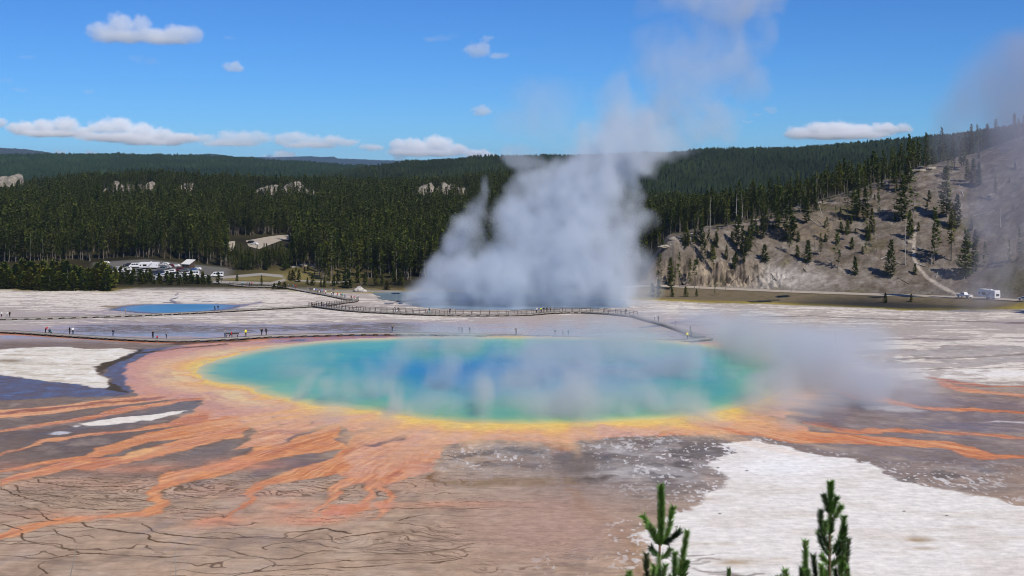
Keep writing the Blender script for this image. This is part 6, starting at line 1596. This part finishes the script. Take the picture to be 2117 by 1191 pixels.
sapling('right one of two close saplings, with many narrow arms', 1715, 0, YS + .3, [
    ([(1717, 1060, 0), (1718, 1030, 0), (1718, 998, 0)], BR), ([(1716, 1070, 0), (1717, 1000, 0)], {}), ([(1712, 1060, 0), (1708, 1040, 0), (1703, 1025, 0)], DK), ([(1721, 1062, 0), (1725, 1045, 0), (1730, 1029, 0)], {}), ([(1723, 1072, 0), (1731, 1060, 0), (1739, 1047, 0)], BR),
    ([(1717, 1105, 0), (1719, 1080, 0), (1722, 1074, 0)], DK), ([(1713, 1140, 0), (1703, 1110, 0), (1697, 1080, 0), (1697, 1057, 0)], DK), ([(1702, 1110, -.05), (1706, 1092, -.05), (1707, 1080, -.05)], {}), ([(1714, 1150, 0), (1700, 1130, .05), (1694, 1105, .05), (1692, 1098, 0)], SP),
    ([(1716, 1150, 0), (1716, 1100, 0), (1717, 1070, 0)], SP), ([(1722, 1145, 0), (1735, 1118, 0), (1742, 1095, 0), (1745, 1070, 0)], {}), ([(1728, 1150, -.05), (1737, 1135, -.05), (1741, 1120, -.05)], DK), ([(1736, 1190, 0), (1741, 1155, 0), (1744, 1120, 0), (1746, 1090, 0)], dict(tint=(.03, .06, .015))),
    ([(1744, 1180, .1), (1751, 1145, .1), (1753, 1117, .1)], DK), ([(1738, 1215, 0), (1740, 1180, 0), (1741, 1152, 0)], BR), ([(1714, 1170, 0), (1706, 1160, 0), (1699, 1150, 0)], BR), ([(1718, 1172, 0), (1728, 1160, 0), (1735, 1155, 0)], {}), ([(1714, 1215, 0), (1715, 1160, 0)], SP),
    ([(1664, 1225, 0), (1665, 1170, 0), (1665, 1120, 0)], BR), ([(1656, 1225, .1), (1657, 1195, .1), (1658, 1176, .1)], {}), ([(1690, 1220, 0), (1684, 1175, 0), (1681, 1150, 0)], DK), ([(1699, 1225, -.1), (1699, 1190, -.1), (1698, 1170, -.1)], BR), ([(1706, 1225, 0), (1708, 1200, 0), (1708, 1180, 0)], {}),
    ([(1727, 1225, .1), (1728, 1195, .1), (1726, 1180, .1)], DK), ([(1752, 1225, 0), (1752, 1195, 0), (1750, 1175, 0)], {}), ([(1672, 1225, -.1), (1671, 1200, -.1), (1670, 1180, -.1)], {})], 4, [(1714, 1240, 0), (1715, 1180, 0), (1715, 1120, 0), (1717, 1040, 0)])
for lab, u, v, sd, y in (('low pine shoot tip left of the left sapling, at the picture bottom', 1301, 1184, 5, 12.5), ('single needle tip between the two saplings, at the lower picture edge', 1507, 1182, 6, 12.6), ('bristly shoot tip left of the taller sapling, at the lower picture edge', 1624, 1180, 7, 12.8)):
    sapling(lab, u, 0, y, [([(u, v + 75, 0), (u + 1, v + 30, 0), (u, v, 0)], BR), ([(u - 2, v + 80, 0), (u - 9, v + 40, 0), (u - 13, v + 14, 0)], {}), ([(u + 2, v + 80, 0), (u + 8, v + 45, 0), (u + 11, v + 18, 0)], {})] if sd != 6 else [([(u, v + 60, 0), (u, v, 0)], dict(tint=(.05, .09, .02), brush=.4))], sd, [(u, v + 110, 0), (u, v + 60, 0), (u, v + 6, 0)])
# two thin bare stems at the lower left
for lab, u0, v0, u1, v1, y in (('thin grey bare stem leaning at the lower left corner', 136, 1240, 158, 1128, 30.0), ('thin grey upright bare stem right of the leaning one', 364, 1240, 363.5, 1130, 30.0)):
    a, b = at(u0, v0, y), at(u1, v1, y); g = tz(a.x, y); k = (a.z - g) / max(b.z - a.z, .1); base = a - (b - a) * k
    e = empty('bare_stem', base); tag(e, lab, 'dead sapling', 'bare stems before the orange mats')
    bars('stem', [((0, 0, -.1), a - base, .03, .016), (a - base, b - base, .016, .006)], DEADW, e)
# ================================================================ steam and clouds: real volumes on voxel grids
def vol_mat(name, color, density, aniso=0.0, absorb=None):
    m = bpy.data.materials.new(name); m.use_nodes = True; t = m.node_tree; t.nodes.clear()
    pv = t.nodes.new('ShaderNodeVolumePrincipled'); out = t.nodes.new('ShaderNodeOutputMaterial'); t.links.new(pv.outputs[0], out.inputs['Volume'])
    pv.inputs['Color'].default_value = (*color, 1); pv.inputs['Density'].default_value = density; pv.inputs['Anisotropy'].default_value = aniso
    if absorb: pv.inputs['Absorption Color'].default_value = (*absorb, 1)
    return m
def grid_volume(name, dens, lo, hi, mat, label=None):
    nx, ny, nz = dens.shape
    me = bpy.data.meshes.new(name); me.vertices.add(nx * ny * nz)
    a = me.attributes.new('amount', 'FLOAT', 'POINT'); a.data.foreach_set('value', np.ascontiguousarray(dens.transpose(2, 1, 0).ravel(), np.float32))
    o = bpy.data.objects.new(name, me); COL.objects.link(o)
    ng = bpy.data.node_groups.new(name, 'GeometryNodeTree')
    ng.interface.new_socket('Geometry', in_out='INPUT', socket_type='NodeSocketGeometry'); ng.interface.new_socket('Geometry', in_out='OUTPUT', socket_type='NodeSocketGeometry')
    N, L = ng.nodes, ng.links
    gi, go = N.new('NodeGroupInput'), N.new('NodeGroupOutput')
    vc = N.new('GeometryNodeVolumeCube'); vc.inputs['Min'].default_value = lo; vc.inputs['Max'].default_value = hi
    for k, n in zip('XYZ', (nx, ny, nz)): vc.inputs['Resolution ' + k].default_value = n
    si = N.new('GeometryNodeSampleIndex'); si.data_type = 'FLOAT'; si.domain = 'POINT'; si.clamp = True; L.new(gi.outputs[0], si.inputs['Geometry'])
    na = N.new('GeometryNodeInputNamedAttribute'); na.data_type = 'FLOAT'; na.inputs['Name'].default_value = 'amount'; L.new(na.outputs['Attribute'], si.inputs['Value'])
    p = N.new('GeometryNodeInputPosition'); sx = N.new('ShaderNodeSeparateXYZ'); L.new(p.outputs[0], sx.inputs[0])
    def axis(k, m):
        s = (m - 1) / (hi[k] - lo[k]); r = N.new('ShaderNodeMath'); r.operation = 'MULTIPLY_ADD'; r.inputs[1].default_value = s; r.inputs[2].default_value = -lo[k] * s + .5; L.new(sx.outputs[k], r.inputs[0])
        f = N.new('ShaderNodeMath'); f.operation = 'FLOOR'; L.new(r.outputs[0], f.inputs[0]); return f.outputs[0]
    def mad(a, m, b):
        q = N.new('ShaderNodeMath'); q.operation = 'MULTIPLY_ADD'; L.new(a, q.inputs[0]); q.inputs[1].default_value = m; L.new(b, q.inputs[2]); return q.outputs[0]
    ix, iy, iz = axis(0, nx), axis(1, ny), axis(2, nz)
    L.new(mad(mad(iz, ny, iy), nx, ix), si.inputs['Index']); L.new(si.outputs[0], vc.inputs['Density'])
    sm = N.new('GeometryNodeSetMaterial'); sm.inputs['Material'].default_value = mat; L.new(vc.outputs[0], sm.inputs[0]); L.new(sm.outputs[0], go.inputs[0])
    o.modifiers.new('grid', 'NODES').node_group = ng
    me.materials.append(mat)
    return tag(o, label, kind='stuff')
def mgrid(lo, hi, n):
    return np.meshgrid(*[np.linspace(lo[k], hi[k], n[k]) for k in range(3)], indexing='ij')

# ---- the big column over the crater
YP = 400.0; KP = YP / F
lo, hi, n = (-62, 352, -17), (118, 446, 104), (180, 76, 150)
X, Y, Z = mgrid(lo, hi, n)
hgt_ = np.clip((Z + 13) / 70, 0, 1.6)
w1 = fbm3(X / 17, Y / 17, Z / 20, 3, 401); w2 = fbm3(X / 17 + 40, Y / 17, Z / 20, 3, 402); w3 = fbm3(X / 7, Y / 7, Z / 8, 3, 403); w4 = fbm3(X / 7 + 9, Y / 7, Z / 8, 3, 404)
XW = X + (4.0 + 5 * hgt_) * w1 + (1.2 + 1.6 * hgt_) * w3; ZW = Z + (3.5 + 4 * hgt_) * w2 + (1.2 + 1.6 * hgt_) * w4; YW = Y + 5 * w2
PL = [(850, 628, 34, .5), (930, 634, 40, .6), (1010, 636, 44, .7), (1090, 636, 46, .75), (1170, 636, 46, .7), (1240, 632, 40, .6), (1290, 626, 34, .4), (862, 618, 42, .55), (905, 596, 56, .8), (930, 560, 62, .8), (985, 575, 84, .95), (1060, 565, 104, 1), (1150, 552, 118, 1), (1230, 560, 104, .95), (1295, 572, 58, .7), (1330, 540, 46, .3), (1335, 590, 40, .3), (1320, 470, 42, .28),
      (955, 505, 54, .75), (973, 462, 46, .75), (985, 425, 32, .6), (990, 404, 20, .35), (1040, 520, 74, .75), (1062, 480, 50, .5), (1120, 480, 94, .95), (1205, 460, 106, 1), (1262, 480, 80, .9), (1170, 400, 84, .95), (1245, 390, 78, .95), (1112, 408, 44, .6), (1098, 352, 26, .35),
      (1190, 340, 70, .9), (1256, 326, 78, .95), (1300, 300, 68, .85), (1210, 292, 52, .42), (1340, 270, 62, .66), (1296, 250, 46, .34), (1388, 262, 56, .36), (1440, 246, 48, .28), (1480, 215, 40, .22), (1490, 262, 34, .16), (1250, 215, 60, .08), (1120, 240, 70, .05), (1060, 250, 50, .05),
      (1370, 165, 70, .085), (1345, 110, 50, .05), (1440, 100, 70, .075), (1500, 50, 66, .14), (1548, 30, 58, .26), (1560, -20, 70, .3), (1530, 110, 44, .12), (1440, -5, 70, .10), (1370, 0, 50, .05), (1405, 225, 52, .2), (1455, 175, 58, .13), (1495, 130, 62, .12), (1528, 85, 62, .14), (1345, 330, 36, .12)]
dn = np.zeros(X.shape)
n5 = fbm3(X / 9, Y / 9, Z / 10, 5, 405); n6 = fbm3(X / 3.4, Y / 3.4, Z / 4, 3, 406)
for u, v, r, s in PL:
    bx, bz, br = (u - CX) * KP, H - (v - YH) * KP, r * KP * 1.12
    q = 1 - (((XW - bx) / br) ** 2 + ((ZW - bz) / br) ** 2 + ((YW - YP - .12 * (bz + 13)) / (br * 1.05 + 3)) ** 2)
    k = np.nonzero(q > 0)
    qq = np.clip(q[k] ** .8 * 1.2 + .72 * n5[k] + .34 * n6[k] - .22, 0, 1)
    dn[k] = np.maximum(dn[k], (s if s > .5 else min(.5, s * 2.4)) * qq)
dn *= sstep(-16.8, -14.5, Z) * sstep(lo[0], lo[0] + 6, X) * sstep(hi[0], hi[0] - 6, X) * sstep(hi[1], hi[1] - 6, Y) * sstep(lo[1], lo[1] + 6, Y)
dn = np.where(dn > .3, dn ** 1.2 * 1.06, dn)
dn[dn < .004] = 0
grid_volume('steam', dn, lo, hi, vol_mat('steam_plume', (.79, .84, .90), .135, 0))
# ---- vapour drifting over the spring
lo, hi, n = (-52, 160, .05), (98, 282, 17), (170, 122, 46)
X, Y, Z = mgrid(lo, hi, n)
u = CX + F * X / Y
px = X + 5 * Z * .0
wx_ = fbm3(X / 10, Y / 16, Z / 9, 3, 411); wy_ = fbm3(X / 4.2, Y / 9, Z / 7, 3, 412); wz_ = fbm3(X / 2.2, Y / 4, Z / 4, 3, 413)
inside = np.exp(-(((X - 4) / 54) ** 4 + ((Y - 206) / 44) ** 4))
top = 3.2 + 2.6 * np.clip(wx_ + .35, 0, 2) + 2.2 * sstep(900, 1500, u)
base_ = np.clip(1 - Z / top, 0, 1) * np.clip(.02 + .85 * wx_ + .55 * wy_ + .3 * wz_, 0, 2) * .95 * inside * np.interp(u, [500, 620, 800, 1000, 1200, 1450, 1700], [.08, .5, .8, 1.0, 1.05, 1.0, 1.1])
def puff(u0, v0, y0, ru, rv, ry_, s):
    k = y0 / F
    q = 1 - (((X - (u0 - CX) * k + 2.4 * wx_ + wz_) / (ru * k)) ** 2 + ((Z - (H - (v0 - YH) * k) + 1.4 * wy_ + .7 * wz_) / (rv * k)) ** 2 + ((Y - y0 + 4 * wy_) / ry_) ** 2)
    return s * np.clip(q, 0, 1)
for q in ((1690, 770, 196, 120, 92, 16, .75), (1770, 790, 186, 110, 70, 14, .5), (1640, 735, 214, 100, 60, 16, .6), (1850, 790, 190, 80, 60, 14, .35), (1600, 800, 184, 80, 50, 10, .4), (1560, 700, 230, 110, 60, 18, .45), (1740, 715, 235, 130, 50, 16, .4),
          (1400, 850, 174, 70, 52, 6, .6), (1440, 876, 168, 60, 30, 5, .35), (1190, 815, 178, 46, 66, 6, .8), (1010, 820, 176, 34, 56, 5, .6), (825, 825, 177, 26, 56, 4, .6), (862, 850, 174, 24, 30, 4, .5), (690, 810, 182, 40, 40, 5, .45), (640, 800, 186, 24, 34, 4, .4), (760, 790, 190, 26, 50, 5, .35), (930, 770, 196, 36, 64, 6, .4), (1070, 800, 184, 28, 60, 5, .4), (1290, 830, 176, 36, 50, 5, .5), (1120, 760, 200, 60, 66, 8, .45), (960, 720, 240, 60, 46, 12, .45), (1290, 720, 240, 120, 60, 14, .4), (1460, 690, 262, 90, 60, 16, .4),
          (1080, 705, 262, 260, 40, 14, .28), (1330, 660, 274, 90, 40, 10, .18)):
    base_ = np.maximum(base_, 1.35 * puff(*q) * (1 + .6 * wy_ + .4 * wz_))
base_ *= sstep(hi[2], hi[2] - 3, Z) * sstep(hi[0], hi[0] - 5, X) * sstep(lo[1], lo[1] + 5, Y) * sstep(hi[1], hi[1] - 4, Y)
base_[base_ < .012] = 0
grid_volume('steam', np.clip(base_, 0, 1.6), lo, hi, vol_mat('spring_vapour', (.72, .75, .80), .23, 0))
# ---- veil rising at the right edge
YR = 360.0; KR = YR / F
lo, hi, n = (105, 320, -16), (205, 400, 78), (90, 60, 84)
X, Y, Z = mgrid(lo, hi, n)
w1 = fbm3(X / 15, Y / 15, Z / 20, 3, 421); w2 = fbm3(X / 6, Y / 6, Z / 9, 4, 422)
dn = np.zeros(X.shape)
for uu0, v0, r, s in ((2060, 600, 36, .5), (2065, 540, 42, .55), (2062, 470, 52, .6), (2050, 400, 60, .6), (2070, 330, 66, .55), (2090, 260, 80, .8), (2060, 215, 84, .65), (2140, 200, 110, .9), (2180, 330, 110, .6), (2150, 450, 80, .5), (1995, 250, 64, .5), (1985, 350, 50, .12), (2120, 150, 84, .7), (1950, 290, 44, .22), (1990, 530, 50, .12), (2010, 600, 60, .12), (2200, 120, 90, .5)):
    bx, bz, br = (uu0 - CX) * KR, H - (v0 - YH) * KR, r * KR * 1.2
    q = 1 - (((X + 5 * w1 + 1.5 * w2 - bx) / br) ** 2 + ((Z + 4 * w2 - bz) / (br * 1.2)) ** 2 + ((Y - YR + 5 * w1) / (br + 4)) ** 2)
    dn = np.maximum(dn, s * np.clip(q, 0, 1))
dn = np.clip(dn + .2 * w2 * (dn > 0), 0, 1) * sstep(lo[2], lo[2] + 2, Z) * sstep(hi[2], hi[2] - 6, Z) * sstep(lo[0], lo[0] + 5, X)
dn[dn < .008] = 0
grid_volume('steam', dn, lo, hi, vol_mat('right_vapour', (.60, .60, .68), .062, 0))

# ---- fair-weather clouds beyond the mountains
CLM = vol_mat('cloud_vapour', (.995, .995, .995), .0060, -.25)
CLT = vol_mat('thin_cloud_vapour', (.97, .97, .98), .0010, -.2)
def cloud(label, y, blobs, seed, thin=False, vox=3.2, flat=None, dens=1.0):
    """blobs: (u, v, ru, rv) in survey units at distance y"""
    k = y / F; b = np.array(blobs, float)
    u0, u1 = (b[:, 0] - b[:, 2] * 1.25).min(), (b[:, 0] + b[:, 2] * 1.25).max(); v0, v1 = (b[:, 1] - b[:, 3] * 1.4).min(), (b[:, 1] + b[:, 3] * 1.3).max()
    rmax = max(b[:, 2].max(), b[:, 3].max())
    lo = ((u0 - CX) * k, y - rmax * k * 1.2, H - (v1 - YH) * k); hi = ((u1 - CX) * k, y + rmax * k * 1.2, H - (v0 - YH) * k)
    n = [int(np.clip((hi[i] - lo[i]) / (vox * k * (1 if i != 1 else 1.8)), 12, 170)) for i in range(3)]
    X, Y, Z = mgrid(lo, hi, n)
    U = CX + X / k; V = YH + (H - Z) / k; D = (Y - y) / k
    s = 17.0 if not thin else 26.0
    a = fbm3(U / s, V / s, D / s, 4, seed); c = fbm3(U / s + 30, V / s, D / s, 4, seed + 1)
    f3 = fbm3(U / 8, V / 8, D / 8, 3, seed + 2)
    UW = U + 8 * a + 2.5 * f3; VW = V + 5 * c + 2.5 * f3
    dn = np.zeros(X.shape)
    for bu, bv, ru, rv in blobs:
        q = 1 - (((UW - bu) / ru) ** 2 + ((VW - bv) / rv) ** 2 + (D / (ru * .9 + rv * .3)) ** 2)
        dn = np.maximum(dn, np.clip(q, 0, 1))
    if flat is not None: dn *= sstep(flat + 3, flat - 4, V + 2.5 * a)
    if thin: dn = np.clip(dn * (1 + .9 * a + .4 * f3), 0, 1)
    else: dn = sstep(.06, .55, dn + (.22 * f3 + .14 * a) * (dn > 0))
    dn *= dens; dn[dn < .01] = 0
    return grid_volume('cloud', dn, lo, hi, CLT if thin else CLM, label)
Y1 = 16000.0
cloud('largest white cloud, high at the upper left', Y1, [(215, 68, 34, 26), (250, 52, 30, 30), (292, 52, 22, 24), (255, 76, 60, 16), (320, 72, 50, 16), (370, 68, 44, 20), (402, 72, 22, 20), (340, 82, 70, 10)], 501, flat=92, dens=.55)
cloud('small round cloud below and right of the largest one', Y1, [(485, 140, 24, 13), (488, 133, 13, 10)], 502, flat=151, vox=2.2, dens=.6)
cloud('flat greyish cloud below the largest one', Y1, [(285, 122, 20, 9), (312, 126, 20, 8), (330, 128, 8, 5)], 503, True, vox=2.0)
cloud('tiny pinkish cloud at mid height on the left', Y1, [(183, 190, 14, 8)], 504, True, vox=2.0, dens=1.6)
cloud('faint grey cloud scrap at the left edge', Y1, [(10, 168, 24, 6), (55, 118, 22, 6), (45, 185, 24, 5)], 505, True, vox=2.4, dens=.7)
cloud('faint grey wisp right of the largest cloud', Y1, [(478, 79, 14, 5)], 506, True, vox=2.0, dens=.8)
cloud('small white cloud in the upper middle sky', Y1, [(988, 104, 32, 17), (1000, 94, 18, 14), (1012, 80, 14, 6), (1030, 116, 28, 6)], 507, flat=122, vox=2.2, dens=.38)
cloud('thin wisp left of the upper middle cloud', Y1, [(905, 80, 34, 7), (935, 75, 16, 6)], 508, True, vox=2.2)
cloud('small puff left of the top of the steam column', Y1, [(996, 229, 25, 13), (994, 222, 15, 12)], 509, flat=241, vox=2.0, dens=.6)
cloud('little puff over the right ridge, right of the steam', Y1, [(1592, 228, 17, 9), (1562, 240, 14, 4), (1545, 250, 12, 4)], 510, vox=2.0, dens=.3)
Y2 = 30000.0
cloud('bright elongated cloud over the right ridge', Y2, [(1650, 276, 34, 14), (1690, 268, 34, 18), (1735, 266, 36, 18), (1780, 270, 34, 14), (1830, 268, 34, 14), (1866, 266, 22, 11), (1740, 280, 110, 8)], 511, flat=291, dens=.8)
cloud('small cloud cut by the left edge above the cloud bank', Y2, [(0, 254, 16, 12)], 512, flat=264, vox=2.2, dens=.7)
cloud('left end of the long cloud bank above the far ridge', Y2, [(48, 266, 34, 16), (92, 262, 30, 16), (135, 258, 32, 18), (175, 270, 26, 10), (110, 276, 80, 7)], 513, flat=284, dens=.7)
cloud('middle of the long cloud bank with the brightest top', Y2, [(215, 262, 34, 16), (245, 260, 34, 20), (290, 270, 36, 16), (330, 278, 34, 14), (250, 284, 100, 9), (370, 286, 50, 11), (320, 294, 80, 8)], 514, flat=302, dens=.6)
cloud('lumpy right part of the long cloud bank', Y2, [(420, 284, 30, 9), (470, 282, 28, 14), (505, 284, 34, 16), (540, 284, 26, 14), (480, 296, 70, 8)], 515, flat=306, dens=.35)
cloud('cloud lump between the bank and the central cloud', Y2, [(585, 290, 26, 14), (612, 284, 28, 14), (645, 292, 26, 12), (690, 290, 34, 10), (720, 294, 30, 8), (640, 300, 70, 6)], 516, flat=309, dens=.45)
cloud('bright cloud above the small peaked mountain', Y2, [(822, 302, 22, 16), (860, 304, 40, 16), (905, 298, 34, 19), (940, 310, 36, 13), (985, 318, 34, 10), (770, 306, 24, 7), (880, 316, 90, 8)], 517, flat=328, dens=.75)
cloud('low cloud top peeking over the far mountains', Y2, [(590, 321, 26, 10), (560, 325, 20, 6), (188, 320, 18, 9), (125, 315, 18, 7)], 518, dens=.6)
cloud('low pale cloud top behind the small peaked mountain', Y2, [(826, 326, 18, 8), (1000, 322, 30, 9)], 519, dens=.5)
# ---- thin blue air of the valley
bm = bmesh.new(); box_bm(bm, (0, 7700, 71), (7200, 7900, 95)); hz = bm_obj('haze', bm, vol_mat('valley_haze', (.50, .72, 1.0), .000028, .0))
tag(hz, kind='stuff')
